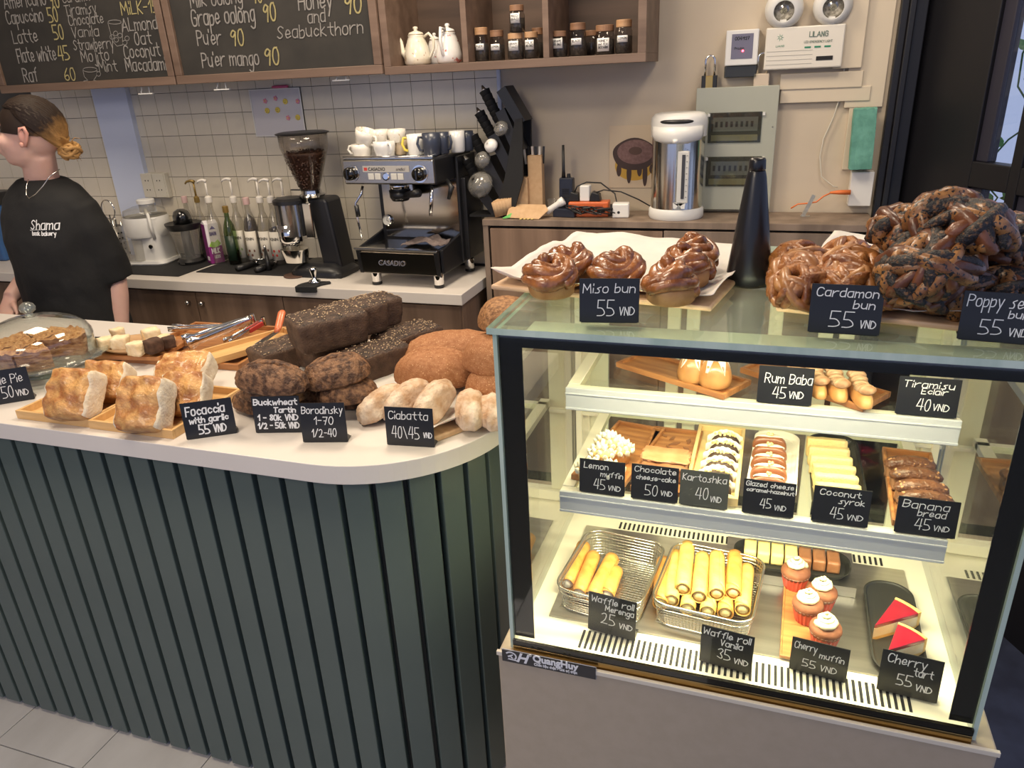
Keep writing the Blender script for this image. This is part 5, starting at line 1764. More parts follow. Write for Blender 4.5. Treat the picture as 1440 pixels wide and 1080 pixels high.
TT = 1.3045
PALE = mat('pale tray wood', (0.56, 0.36, 0.21), 0.45, col2=(0.64, 0.44, 0.28), scale=8, stretch=(1, 8, 8))
c, yaw, w_, d_ = q3((690, 409), (1000, 441), (1030, 362), TT)
mt = thing('display_tray', 'pale wooden tray with baking paper under the miso buns', 'tray', tuple(c), yaw)
ob('board', MB().box(-w_ / 2, w_ / 2, -d_ / 2, d_ / 2, 0.002, 0.010), PALE, mt, bev=0.003)
for s_ in (-1, 1):
    ob('batten', MB().box(s_ * w_ * .35 - .01, s_ * w_ * .35 + .01, -d_ * .4, d_ * .4, 0, 0.002), PALE, mt)
ob('baking_paper', sheet(w_ + 0.004, d_ + 0.004, 5, 0.020, 34, 26), PAPER, mt, smooth=True, loc=(0, 0.004, 0.0105), solid=0.0006)
c2, yaw2, w2, d2 = q3((1086, 441), (1345, 470), (1375, 360), TT)
nt_ = thing('display_tray', 'pale wooden tray with baking paper under the cardamom and poppy seed buns', 'tray', (c2.x + 0.062, c2.y - .010, TT), yaw2)
W2 = w2 + 0.12
ob('board', MB().box(-W2 / 2, W2 / 2, -d2 / 2, d2 / 2, 0.002, 0.010), PALE, nt_, bev=0.003)
for s_ in (-1, 1):
    ob('batten', MB().box(s_ * W2 * .35 - .01, s_ * W2 * .35 + .01, -d2 * .4, d2 * .4, 0, 0.002), PALE, nt_)
ob('baking_paper', sheet(W2 + 0.002, d2, 9, 0.018, 34, 26), PAPER, nt_, smooth=True, loc=(0, 0.002, 0.0105), solid=0.0006)

Z0 = TT + 0.0125
for i, (px, py, rz, lab) in enumerate(((803, 376, 2.0, 'caramel glazed miso bun behind the left front one'), (775, 392, 0.3, 'caramel glazed miso bun at the front left of its tray'), (868, 384, 1.2, 'caramel glazed miso bun in the middle behind its card'),
                                       (974, 360, 3.0, 'caramel glazed miso bun at the back right of its tray'), (965, 378, 4.2, 'caramel glazed miso bun behind the right front one'), (944, 400, 5.0, 'caramel glazed miso bun at the front right of its tray'))):
    bun('miso', i, lab, px, py, Z0, rz, s=1.0 if i not in (3,) else .98, name='miso_bun')
for i, (px, py, dz, rz, s_, lab) in enumerate(((1121, 372, 0, 0, .95, 'cardamom bun at the back left of the tray'), (1190, 368, 0, 1, .95, 'cardamom bun at the back of the cardamom pile'), (1127, 392, 0.004, 2, 1.0, 'cardamom bun in the left middle of the pile'),
                                               (1195, 390, 0.008, 3.2, 1.08, 'flaky cardamom bun on top behind the card'), (1126, 410, 0, 4.1, .95, 'cardamom bun at the front left of the tray'), (1190, 408, 0, 5.0, 1.0, 'cardamom bun hidden behind the card'), (1252, 412, 0, 5.6, .88, 'cardamom bun right of the Cardamon card'))):
    bun('card', i, lab, px, py, Z0 + dz, rz, s=s_, name='cardamom_bun')
for i, (px, py, dz, rz, s_, tl, lab) in enumerate((
        (1250, 384, 0.0, 1, 1.0, (0, 0), 'poppy seed bun low at the left of the heap'), (1300, 416, 0.0, 2, .95, (.3, 0), 'poppy seed bun at the front left between the two cards'), (1350, 412, 0.0, 5, .92, (0, .2), 'poppy seed bun beside the Poppy seed bun card'),
        (1345, 392, .006, 0.5, .95, (0, 0), 'poppy seed bun low in the middle of the heap'), (1410, 416, 0, 2.2, .9, (0, 0), 'poppy seed bun lowest behind the Poppy seed bun card'), (1415, 388, 0.008, 3.3, 1.1, (.2, 0), 'large poppy seed bun at the right of the heap'),
        (1290, 385, .035, 4.4, 1.0, (0, .3), 'poppy seed bun in the left middle of the heap'), (1325, 375, .042, 5.1, 1.12, (.35, 0), 'large dark poppy seed bun at the centre of the heap'), (1425, 350, .048, 2.0, 1.0, (0, .2), 'poppy seed bun at the upper right of the heap'),
        (1268, 336, .062, 3.7, 1.0, (0, -.2), 'light poppy seed bun at the top left of the heap'), (1328, 318, .085, .9, 1.0, (0, 0), 'dark poppy seed bun at the very top of the heap'), (1366, 336, .075, 2.9, 1.05, (.2, .1), 'light poppy seed bun at the top right of the heap'), (1300, 350, .055, 1.9, 1.0, (.2, 0), 'poppy seed bun just under the top of the heap'))):
    bun('poppy', i, lab, px, py, Z0 + dz, rz, tl, s_ * .95, name='poppy_bun')

# black cone shaped fly fan
p = P(1052, 398, z=TT)
cn = thing('fly_fan', 'tall black cone shaped fly fan between the two bun trays', 'fly fan', (p.x, p.y, TT))
top = P(1069, 222, y=p.y).z - TT
r0 = span(31, p)
SAT = mat('satin black', (0.010, 0.010, 0.012), 0.28)
ob('body', MB().lathe([(r0 * .96, 0), (r0, 0.004), (r0 * .97, 0.02), (r0 * .72, top * .45), (r0 * .42, top * .86), (r0 * .36, top * .90), (r0 * .35, top * .905)], 40), SAT, cn, smooth=True)
ob('cap', MB().lathe([(r0 * .33, top * .905), (r0 * .36, top * .915), (r0 * .345, top * .985), (r0 * .30, top), (0, top * 1.002)], 32), SAT, cn, smooth=True)
# ------------------------------------------------------------------ tea jars and teapots on the wall shelf
JG = thin_glass('jar glass', (0.80, 0.80, 0.80), 1.3)
JL = mat('jar wood lid', (0.17, 0.085, 0.045), 0.5, col2=(0.26, 0.14, 0.075), scale=12, stretch=(1, 1, 6))
JLL = mat('jar light lid', (0.36, 0.20, 0.10), 0.5, col2=(0.46, 0.28, 0.15), scale=12, stretch=(1, 1, 6))
TEA = mat('dark tea leaves', (0.010, 0.008, 0.007), 0.8, col2=(0.045, 0.032, 0.024), scale=140, bump=0.002, bscale=200)
LBL = mat('white label', (0.75, 0.74, 0.72), 0.6)
INK = mat('black ink', (0.01, 0.01, 0.01), 0.6)
ZS = SHZ + 0.026 + 0.0006


def jar(label, px, wpx, top, bot, lines, lid=JL, y=FY + 0.07, zbase=None, fill=0.75):
    b = P(px, bot, y=y)
    tp = P(px, top, y=y).z
    zb_ = ZS if zbase is None else zbase
    H = tp - P(px, bot, y=y).z
    r = span(wpx, b) / 2
    t = thing('tea_jar', label, 'jar', (b.x, y, zb_), 0.0, 'tea jars on the wall shelf')
    ob('glass', MB().lathe([(r * .9, 0), (r, 0.003), (r, H * .66), (r * .86, H * .74), (r * .84, H * .80)], 24, cap=False), JG, t, smooth=True)
    ob('tea_leaves', MB().lathe([(r * .88, 0.002), (r * .95, 0.004), (r * .95, H * fill * .7), (0, H * fill * .72)], 20), TEA, t, smooth=True)
    ob('lid', MB().lathe([(r * .86, H * .78), (r * .90, H * .79), (r * .90, H * .99), (r * .86, H)], 24), lid, t, bev=0.0008)
    if lines:
        n = len(lines)
        lw, lh = r * 1.15, 0.010 + 0.0095 * n
        z0 = H * (.34 if n < 3 else .12)
        lab = MB()
        lab.grid(8, 2, lambda u, v: ((r + .0008) * math.sin((u - .5) * 1.25), -(r + .0008) * math.cos((u - .5) * 1.25), z0 + v * lh))
        lo = ob('label', lab, LBL, t, smooth=True, solid=0.0004)
        m_ = MB()
        for i, tx in enumerate(lines):
            write(m_, tx, -lw * .42, z0 + lh - 0.0095 * (i + 1) - 0.0015, 0.0065, y=0, width=lw * .84, thick=.16)
        m_.v = [((r + .0015) * math.sin(x_ / r), -(r + .0015) * math.cos(x_ / r), z_) for x_, y_, z_ in m_.v]
        ob('lettering', m_, INK, lo)
    return t


j = jar('tea jar with PUER label leftmost on the shelf', 679, 20, 43, 91, ['PUER'], JLL)
j = jar('tea jar with LEMON label second from left', 700.5, 21, 47, 90, ['LEMON'])
j = jar('tea jar with two line label under the stacked jar', 726, 23, 52, 89, ['GRAM', 'TIAC'], JLL, y=FY + 0.05)
jar('tea jar stacked on top of another jar', 728, 22, 12, 51, ['RED', 'BAO'], zbase=ZS + (P(726, 52, y=FY + 0.05).z - P(726, 89, y=FY + 0.05).z) + 0.001, y=FY + 0.05)
jar('tea jar with MILK OOLONG label and pale wood lid', 748, 21, 50, 88, ['MILK', 'OOLONG'], JLL, y=FY + 0.06)
jar('unlabelled tea jar at the back beside the left divider', 757, 18, 36, 80, [], y=FY + 0.16)
jar('tea jar with GRAPE OOLONG label', 787, 23, 48, 85, ['GRAPE', 'OOLONG'])
jar('tea jar with BLACK label', 813, 24, 37, 84, ['BLACK'])
jar('dark unlabelled tea jar standing at the back behind two labelled ones', 832, 22, 44, 80, [], y=FY + 0.16)
jar('wide tea jar with HONEY and SEA BUCKTHORN label', 850.5, 28, 40, 82, ['HONEY', 'and SEA', 'BUCKTHORN'], y=FY + 0.08)
jar('tea jar with LEMON label at the right end of the shelf', 877, 24, 32, 80, ['LEMON'], JLL)

PORC = mat('floral porcelain', (0.74, 0.70, 0.60), 0.15, coat=0.6, col2=(0.70, 0.64, 0.50), scale=30, col3=(0.45, 0.34, 0.22), scale3=45, thr3=0.64)
PORC2 = mat('rose porcelain', (0.76, 0.74, 0.72), 0.15, coat=0.6, col2=(0.70, 0.68, 0.66), scale=30, col3=(0.50, 0.14, 0.12), scale3=38, thr3=0.66)
GOLD = mat('gold rim', (0.6, 0.42, 0.16), 0.2, 1.0)


def pot(name, label, px, wpx, top, bot, m_, y, spout=True, hand=True):
    b = P(px, bot, y=y)
    H = P(px, top, y=y).z - b.z
    r = span(wpx, b) / 2
    t = thing(name, label, 'teapot', (b.x, y, ZS), 0)
    ob('body', MB().lathe([(r * .82, 0), (r * .98, H * .06), (r, H * .22), (r * .86, H * .45), (r * .66, H * .66), (r * .58, H * .74), (r * .62, H * .77)], 32), m_, t, smooth=True)
    l_ = ob('lid', MB().lathe([(r * .60, H * .775), (r * .50, H * .84), (r * .2, H * .88), (r * .10, H * .90), (r * .20, H * .94), (r * .16, H * .985), (0, H)], 28), m_, t, smooth=True)
    ob('gold_line', MB().tube([(r * .605 * math.cos(2 * PI * i / 32), r * .605 * math.sin(2 * PI * i / 32), H * .772) for i in range(32)], 0.0009, 5, closed=True), GOLD, l_)
    if spout:
        ob('spout', MB().tube([(-r * .8, 0, H * .18), (-r * 1.15, -0.002, H * .35), (-r * 1.2, -0.003, H * .62), (-r * 1.5, -0.004, H * .86), (-r * 1.62, -.004, H * .90)], [0.011, 0.009, 0.0065, 0.005, 0.0055], 12), m_, t, smooth=True)
    if hand:
        ob('handle', MB().tube([(r * .62, 0, H * .72), (r * 1.05, -.004, H * .80), (r * 1.42, -.006, H * .66), (r * 1.38, -.006, H * .42), (r * 1.1, -.004, H * .22), (r * .9, 0, H * .14)], 0.0050, 10), m_, t, smooth=True)
    return t


pot('teapot', 'cream floral porcelain teapot with gold rim on the left of the shelf', 589, 38, 42, 97, PORC, FY + 0.10)
pot('coffee_pot', 'white rose patterned porcelain pot beside the left divider', 633, 36, 38, 95, PORC2, FY + 0.08, spout=False, hand=False)
t = bpy.data.objects['coffee_pot']
ob('handle', MB().tube([(0.002, -0.026, 0.105), (-.004, -0.050, 0.110), (-.006, -0.055, 0.07), (-.004, -0.046, 0.03), (0, -0.030, 0.018)], 0.0055, 10), PORC2, t, smooth=True)
pot('milk_jug', 'white porcelain jug with red flowers between the two pots', 614, 26, 50, 95, PORC2, FY + 0.15, spout=False, hand=False)

# ------------------------------------------------------------------ things fixed to the back wall
a, b_ = P(353, 126, y=WY), P(434, 190, y=WY)
wb = thing('magnet_board', 'small white magnet board with flower and smiley magnets on the tiles', 'magnet board', (a.x, WY - 0.0095, b_.z))
W_, H_ = b_.x - a.x, a.z - b_.z
ob('board', MB().box(0, W_, -0.006, 0, 0, H_), mat('white board', (0.60, 0.58, 0.60), 0.3), wb)
for x0, x1, z0, z1 in ((0, W_, 0, .004), (0, W_, H_ - .004, H_), (0, .004, .004, H_ - .004), (W_ - .004, W_, .004, H_ - .004)):
    ob('edge', MB().box(x0, x1, -0.009, 0, z0, z1), WHITE, wb)
YEM = mat('yellow magnet', (0.75, 0.58, 0.10), 0.4)
PKM = mat('pink magnet', (0.75, 0.28, 0.38), 0.4)
for i, (px, py, c_, lab) in enumerate(((373.3, 142, 0, 'pink flower magnet at the left'), (387.7, 138.3, 0, 'pink flower magnet at the top middle'), (401.3, 142.6, 1, 'yellow smiley magnet at the top'), (419, 142.3, 0, 'pale pink flower magnet at the right'), (376, 155.6, 1, 'yellow smiley magnet at the left'), (390.6, 154.6, 1, 'yellow smiley magnet in the middle'), (405.6, 165.6, 0, 'pink flower magnet at the bottom'), (419, 165, 1, 'yellow smiley magnet at the bottom right'))):
    p = P(px, py, y=WY - 0.016)
    if c_:
        t = thing('magnet', lab + ' of the white board', 'magnet', (p.x, WY - 0.0158, p.z))
        ob('disc', MB().lathe([(0.011, 0), (0.011, 0.003), (0.009, 0.005)], 18, T=T3(rx=R(90))), YEM, t)
        f_ = MB()
        for s_ in (-1, 1):
            f_.lathe([(0.0013, 0), (0.0013, 0.0012)], 8, T=T3(s_ * .0035, -0.005, .002, rx=R(90)))
        f_.tube([(0.005 * math.sin(q), -0.0055, -0.0005 - 0.005 * math.cos(q)) for q in (-1, -.5, 0, .5, 1)], 0.0006, 5)
        ob('face', f_, BLACK, t)['kind'] = 'stuff'
    else:
        t = thing('magnet', lab + ' of the white board', 'magnet', (p.x, WY - 0.0158, p.z))
        for q in range(5):
            ob('petal', MB().ball((0.006 * math.cos(q * 1.257), -0.003, 0.006 * math.sin(q * 1.257)), 0.0045, 0.0025, 0.0045, n=8), PKM, t, smooth=True)
        ob('centre', MB().ball((0, -0.005, 0), 0.003, n=8), YEM, t, smooth=True)
p = P(395, 122.5, y=WY - 0.02)
tag(ob('marker_pen', MB().lathe([(0.004, 0), (0.0055, 0.01), (0.0055, 0.07), (0.003, 0.075)], 12, T=T3(p.x - .04, WY - 0.0215, a.z + 0.006, ry=R(90))), mat('pink marker', (0.5, 0.08, 0.2), 0.4), smooth=True), 'pink marker pen lying on the top edge of the magnet board', 'marker pen')

p0, p1 = P(197, 244, y=WY - .035), P(237, 278, y=WY - .035)
so = thing('socket_box', 'cream double wall socket box at the lower end of the pilaster', 'socket', (p0.x, WY - 0.036, p1.z))
W_, H_ = p1.x - p0.x, p0.z - p1.z
CREAM = mat('cream plastic', (0.66, 0.62, 0.52), 0.35)
ob('box', MB().box(0, W_ + .004, -0.0, 0.026, 0, H_), CREAM, so, bev=0.002)
for i in (0, 1):
    pl2 = ob('face_plate', MB().box(i * W_ / 2 + .002, (i + 1) * W_ / 2 - .001, -0.004, 0, .002, H_ - .002), CREAM, so, bev=0.001)
    hl = MB()
    for zz in (.3, .68):
        for xx in (.35, .6):
            hl.box(i * W_ / 2 + W_ / 2 * xx, i * W_ / 2 + W_ / 2 * xx + .004, -0.0046, -0.0039, H_ * zz, H_ * zz + .006)
    ob('socket_slots', hl, BLACKM, pl2)['kind'] = 'stuff'

# breaker box
BXG = mat('grey green enamel', (0.40, 0.41, 0.34), 0.4)
a, b_ = P(980, 124, y=WY - .04), P(1092, 288, y=WY - .04)
bx = thing('breaker_box', 'grey green electrical breaker box with two windows on the wall', 'breaker box', (a.x, WY - 0.040, SCZ + .012))
W_, H_ = P(1097, 120, y=WY - .04).x - a.x, a.z - SCZ - .012
ob('housing', MB().box(0.006, W_ - .006, 0.003, 0.0395, 0.004, H_ - .004), BXG, bx)
ob('front_plate', MB().box(0, W_, -0.004, 0.003, 0, H_), BXG, bx, bev=0.002)
for k_, (t0, t1) in enumerate((((997.3, 158.8), (1069, 200)), ((994, 220.5), (1068, 262)))):
    c0, c1 = P(*t0, y=WY - .045), P(*t1, y=WY - .045)
    x0, x1, z0, z1 = c0.x - a.x, c1.x - a.x, c1.z - SCZ - .012, c0.z - SCZ - .012
    wn_ = ob('window', MB().box(x0, x1, -0.0075, -0.0045, z0, z1), G_DARK, bx, bev=0.001)
    ob('backing', MB().box(x0 + .004, x1 - .004, -0.0044, -0.0041, z0 + .004, z1 - .004), mat('grey inside', (0.16, 0.16, 0.13), 0.6), wn_)
    ob('breaker_row', MB().box(x0 + .015, x1 - .012, -0.006, -0.0043, z0 + (z1 - z0) * .38, z0 + (z1 - z0) * .84), mat('breaker grey', (0.42, 0.42, 0.42), 0.5), wn_)
    for q in range(8):
        xx = x0 + .022 + q * (x1 - x0 - .04) / 8
        ob('switch', MB().box(xx, xx + .008, -0.0072, -0.0044, z0 + (z1 - z0) * .52, z0 + (z1 - z0) * .70), BLACK, wn_)
    ob('paper_strip', MB().box(x0 + .01, x1 - .01, -0.0052, -0.0043, z0 + .006, z0 + (z1 - z0) * .26), mat('yellow paper', (0.70, 0.62, 0.36), 0.6), wn_)
    for xx in (x0 - .004, x1 + .001):
        ob('hinge', MB().box(xx, xx + .008, -0.010, -0.004, z1 - .012, z1 - .002), WHITE, wn_)
ob('screw', MB().lathe([(0.003, 0), (0.002, 0.002)], 10, T=T3(W_ - .012, -0.004, H_ * .68, rx=R(90))), STEEL, bx)
for i, (x0, lab, m_) in enumerate(((0.020, 'brass and black padlock standing on the left of the breaker box', 'b'), (0.205, 'beige padlock standing on the right of the breaker box', 'c'))):
    l0 = P(997 if i == 0 else 1070, 124 - i * 3, y=WY - .03)
    pk = thing('padlock', lab, 'padlock', (l0.x, WY - 0.03, SCZ + .012 + H_ + 0.0006 - .0038))
    BR = mat('padlock brass', (0.45, 0.32, 0.12), 0.3, 1.0) if i == 0 else mat('padlock beige', (0.60, 0.50, 0.38), 0.4)
    ob('body', MB().box(-.024, .024, -.010, .010, 0.0, .040), BR, pk, bev=0.003)
    if i == 0:
        for s_ in (-1, 1):
            ob('cover', MB().box(s_ * .018 - .007, s_ * .018 + .007, -.0112, .0112, 0.0, .041), BLACK, pk, bev=0.002)
    ob('shackle', MB().tube([(-.015, 0, .038), (-.015, 0, .085)] + [(-.015 * math.cos(q), 0, .085 + .016 * math.sin(q)) for q in (.4, .8, 1.2, 1.57, 1.95, 2.35, 2.75)] + [(.015, 0, .085), (.015, 0, .038)], 0.0036, 10), CHROME, pk, smooth=True)

# electricity meter
a, b_ = P(1021.7, 43, y=WY - .05), P(1063, 108, y=WY - .05)
mid_ = P(1040, 92, y=WY - .05).z
me_ = thing('electricity_meter', 'white electricity meter with grey display and red light', 'electricity meter', (a.x, WY - 0.05, b_.z))
W_, H_ = b_.x - a.x, a.z - b_.z
ob('case', MB().box(0, W_, 0, 0.0495, mid_ - b_.z, H_), WHITE, me_, bev=0.003)
ob('terminal_cover', MB().box(0, W_, 0.004, 0.0495, 0, mid_ - b_.z - .001), G_DARK, me_, bev=0.002)
ob('terminal_block', MB().box(0.006, W_ - .006, 0.012, 0.049, 0.004, mid_ - b_.z - .006), mat('dark terminals', (0.05, 0.045, 0.04), 0.6), me_)
ob('display', MB().box(W_ * .18, W_ * .84, -0.0015, 0.001, mid_ - b_.z + .02, H_ - .012), mat('meter display', (0.16, 0.155, 0.22), 0.3), me_)
nt2 = MB()
write(nt2, '004937', W_ * .28, H_ - .030, 0.009, y=-0.0018, width=W_ * .45, thick=.2)
write(nt2, 'Proshm', W_ * .28, H_ - .058, 0.007, y=-0.0018, width=W_ * .3, thick=.16)
ob('digits', nt2, INK, me_)
ob('red_lamp', MB().ball((W_ * .54, -0.002, H_ * .56), 0.0032, n=10), mat('red led', (0.9, 0.05, 0.05), 0.3, emit=(1, 0.05, 0.08, 14)), me_, smooth=True)

# emergency light
a, b_ = P(1078, 39.7, y=WY - .05), P(1183, 94, y=WY - .05)
em = thing('emergency_light', 'white twin head emergency light unit on the wall', 'emergency light', (a.x, WY - 0.05, b_.z))
W_, H_ = b_.x - a.x, a.z - b_.z
ob('case', MB().box(0, W_, 0, 0.0495, 0, H_), mat('emergency white', (0.72, 0.68, 0.60), 0.4), em, bev=0.004)
for q in range(4):
    ob('groove', MB().box(0.006, W_ * .62, -0.0008, 0.0005, 0.014 + q * .013, 0.0155 + q * .013), mat('soft grey', (0.45, 0.43, 0.38), 0.6), em)
ob('switch_slot', MB().box(W_ * .67, W_ * .88, -0.0012, 0.0, .022, .034), BLACKM, em)
lt = MB()
write(lt, 'LILANG', W_ * .56, H_ * .74, 0.014, y=-0.001, width=W_ * .24, thick=.15, slant=0)
write(lt, 'LED EMERGENCY LIGHT', W_ * .50, H_ * .60, 0.006, y=-0.001, width=W_ * .36, thick=.15, slant=0)
ob('lettering', lt, mat('grey green ink', (0.10, 0.16, 0.13), 0.6), em)
gi = mat('green ink', (0.02, 0.22, 0.12), 0.6)
for q in range(3):
    ob('green_mark', MB().box(W_ * (.51 + .125 * q), W_ * (.59 + .125 * q), -0.001, 0, H_ * .48, H_ * .52), gi, em)
g_ = MB()
cxl, czl = W_ * .19, H_ * .76
for q in range(7):
    an = q * 2 * PI / 7
    g_.add([(cxl + .003 * math.cos(an + .6), -0.001, czl + .003 * math.sin(an + .6)), (cxl + .012 * math.cos(an), -0.001, czl + .012 * math.sin(an)), (cxl + .004 * math.cos(an - .2), -0.001, czl + .004 * math.sin(an - .2))], [(0, 1, 2)])
write(g_, 'LIANG', W_ * .14, H_ * .54, 0.005, y=-0.001, width=W_ * .11, thick=.16)
ob('emblem', g_, gi, em)
REFL = mat('lamp reflector', (0.62, 0.60, 0.56), 0.15, 0.8, col2=(0.35, 0.33, 0.30), scale=90, lo=.45, hi=.55)
for px, py in ((1102.7, 14), (1172, 9)):
    c = P(px, py, y=WY - .06)
    cx_, cz_ = c.x - a.x, c.z - b_.z
    hd = ob('lamp_head', MB().lathe([(0.030, 0.02), (0.050, 0.0), (0.056, -0.018), (0.055, -0.024), (0.050, -0.024)], 32, T=T3(cx_, 0.0, cz_, rx=R(-90 + 180) + R(12)), cap=False), WHITE, em, smooth=True, solid=0.002)
    ob('reflector', MB().lathe([(0.010, 0.008), (0.028, 0.000), (0.049, -0.022)], 32, T=T3(cx_, 0.0, cz_, rx=R(90) + R(12))), REFL, hd)
    ob('lens', MB().lathe([(0.050, -0.023), (0.03, -0.027), (0, -0.028)], 32, T=T3(cx_, 0.0, cz_, rx=R(90) + R(12))), G_CLEAR, hd, smooth=True)
    ob('swivel', MB().box(cx_ - .010, cx_ + .010, 0.004, 0.03, H_, H_ + .022), WHITE, em, bev=0.002)
wire = [P(*q, y=WY - .012) for q in ((1186, 76), (1188, 92), (1183, 130), (1172, 165), (1158, 195), (1153, 220), (1155, 248), (1163, 255), (1172, 262), (1178, 263))]
tag(ob('lamp_cable', MB().tube(wire, 0.0020, 6), CREAM, smooth=True), 'thin cream cable hanging from the emergency light with bare end', 'cable')

# teal foam block and white box by the door frame
a, b_ = P(1204, 152, y=WY - .06), P(1227, 238, y=WY - .06)
tb2 = ob('foam_block', chunk(b_.x - a.x - .004, 0.05, a.z - b_.z, 3, n=8, amp=0.04, rnd=.06, ns=30), mat('teal foam', (0.16, 0.40, 0.32), 0.9, col2=(0.10, 0.28, 0.22), scale=24, bump=0.002), smooth=False, loc=((a.x + b_.x) / 2 - .002, WY - .052, b_.z), rot=(0, R(-2), 0))
tag(tb2, 'teal foam block fixed upright beside the black door frame', 'foam block')
a, b_ = P(1198, 242, y=WY - .05), P(1221, 290, y=WY - .05)
tag(ob('junction_box', MB().box(a.x, b_.x + .006, WY - .05, WY - .0005, b_.z, a.z), WHITE, bev=0.002), 'white junction box below the teal foam block', 'junction box')
a, b_ = P(1167, 271, y=WY - .07), P(1196, 271, y=WY - .07)
ORG = mat('orange plastic', (0.70, 0.17, 0.04), 0.4)
opl = thing('orange_plug', 'orange plug and lead by the white junction box', 'plug', tuple(a))
ob('plug_body', MB().tube([(0, 0, 0), ((b_.x - a.x) * .4, 0.002, .001), (b_.x - a.x, 0.004, .001)], [0.005, 0.010, 0.012], 10, flat=.7), ORG, opl, smooth=True)
lead = [P(*q, y=WY - .08) - a for q in ((1167, 272), (1158, 276), (1148, 284), (1135, 286), (1122, 287), (1112, 293))]
ob('lead', MB().tube(lead, 0.0026, 6), ORG, opl, smooth=True)
a, b_ = P(1129, 304, z=SCZ), P(1142, 276, y=SY + .05)
cs = thing('card_holder', 'small leaning metal card holder on the side cabinet', 'card holder', (a.x, a.y, SCZ + .0005))
ob('strip', MB().box(-0.006, 0.006, -0.001, 0.001, 0, 0.075, T=T3(ry=R(22))), STEELB, cs)
ob('foot', MB().box(-0.008, 0.022, -0.012, 0.012, 0, 0.0014), STEELB, cs)

# doughnut drawing
a, b_ = P(857, 177, y=WY - .003), P(934, 264, y=WY - .003)
dr = thing('doughnut_drawing', 'paper drawing of a glazed doughnut taped to the wall behind the dispenser', 'drawing', (a.x, WY - 0.003, b_.z))
W_, H_ = b_.x - a.x, a.z - b_.z
ob('sheet', MB().box(0, W_, 0, 0.0016, 0, H_), mat('drawing paper', (0.62, 0.50, 0.36), 0.8), dr)
dc = P(892, 217, y=WY - .003)
dx, dz = dc.x - a.x, dc.z - b_.z
flat = lambda pts, y0: MB().prism(pts, -y0, -y0 + .0004, axis='y')
E_ = lambda cx, cz, rx, rz, n=36, w=0: [(cx + rx * (1 + w * math.sin(5 * 2 * PI * i / n)) * math.cos(2 * PI * i / n), cz + rz * (1 + w * math.sin(5 * 2 * PI * i / n)) * math.sin(2 * PI * i / n)) for i in range(n)]
ob('cake_print', flat(E_(dx, dz - .040, .070, .052), .0004), mat('print yellow', (0.56, 0.34, 0.06), 0.8), dr)
ob('glaze_print', flat(E_(dx, dz, .078, .056, w=.02), .0008), mat('print choc', (0.055, 0.03, 0.025), 0.6), dr)
for q, l_ in ((-.055, .030), (-.018, .050), (.020, .030), (.040, .058), (.064, .022)):
    ob('drip_print', flat(E_(dx + q, dz - .040 - l_ * .5, .009, l_ * .75, 16), .0009), mat('print choc', (0, 0, 0)), dr)
ob('icing_print', flat(E_(dx + .004, dz + .008, .066, .042), .0012), mat('print mauve', (0.24, 0.14, 0.13), 0.7, col2=(0.17, 0.09, 0.085), scale=90), dr)
ob('hole_print', flat(E_(dx + .004, dz + .012, .024, .014), .0016), mat('print brown', (0.10, 0.055, 0.045), 0.7), dr)

# ------------------------------------------------------------------ on the side cabinet
c = P(952, 300, z=SCZ)
c.y = max(c.y, 2.62)
ky = 2.655
c = Vector((P(953, 230, y=ky).x, ky, SCZ))
bo = thing('water_dispenser', 'white and steel hot water dispenser on the side cabinet', 'water dispenser', (c.x, ky, SCZ + .0006))
Ht = P(953, 160, y=ky - .09).z - SCZ
r = span(36, c)
oval = lambda s_, z_, sy=0.92, n=36: [(r * s_ * math.cos(2 * PI * i / n), r * s_ * sy * math.sin(2 * PI * i / n), z_) for i in range(n)]
ob('base', MB().loft([oval(1.0, 0), oval(1.05, .008), oval(1.04, .030), oval(1.0, .036)]), WHITE, bo, smooth=False, auto=40)
ob('steel_body', MB().loft([oval(.97, .036), oval(.97, Ht * .78)]), mat('dispenser steel', (0.62, 0.60, 0.55), 0.16, 1.0), bo, auto=40)
ob('collar', MB().loft([oval(.98, Ht * .775), oval(1.02, Ht * .78), oval(1.02, Ht * .80), oval(1.04, Ht * .90), oval(1.02, Ht * .955), oval(.90, Ht * .99), oval(.7, Ht)]), WHITE, bo, auto=40)
lip = [[(r * sx * math.cos(a_), -r * .96 * math.sin(a_) * sy - 0.002, z_) for a_ in [PI * (.12 + .76 * i / 15) for i in range(16)]] for sx, sy, z_ in ((.70, .98, Ht * .735), (.90, 1.02, Ht * .76), (.98, 1.04, Ht * .80), (.98, 1.02, Ht * .88))]
ob('spout_hood', MB().loft(lip, closed=False, cap=False), WHITE, bo, smooth=True, solid=0.004)
ob('control_panel', MB().ball((0, -r * .70, Ht * .925), r * .62, r * .30, Ht * .035, n=24), BLACK, bo, smooth=True)
ob('spout', MB().tube([(0, -r * 1.0, Ht * .77), (0, -r * 1.0, Ht * .735)], 0.009, 12), WHITE, bo, smooth=True)
ob('gauge_window', MB().box(r * .10, r * .52, -r * .945, -r * .80, .060, Ht * .66), mat('gauge white', (0.62, 0.61, 0.58), 0.3), bo, bev=0.003)
ob('gauge_tube', MB().box(r * .26, r * .38, -r * .97, -r * .94, .075, Ht * .63), mat('gauge dark', (0.05, 0.05, 0.055), 0.2), bo, bev=0.001)
ml = MB()
for q in range(9):
    ml.box(r * .42, r * .47, -r * .957, -r * .94, .08 + q * .019, .0812 + q * .019)
ob('gauge_marks', ml, INK, bo)['kind'] = 'stuff'
ob('logo', MB().add([(x_, -r * .93, z_) for x_, z_ in ((-r * .0, .042), (r * .1, .042), (r * .2, .056), (r * .3, .042), (r * .42, .042), (r * .44, .062), (r * .34, .062), (r * .22, .048), (r * .12, .062), (-r * .02, .062))], [tuple(range(10))]), WHITE, bo)

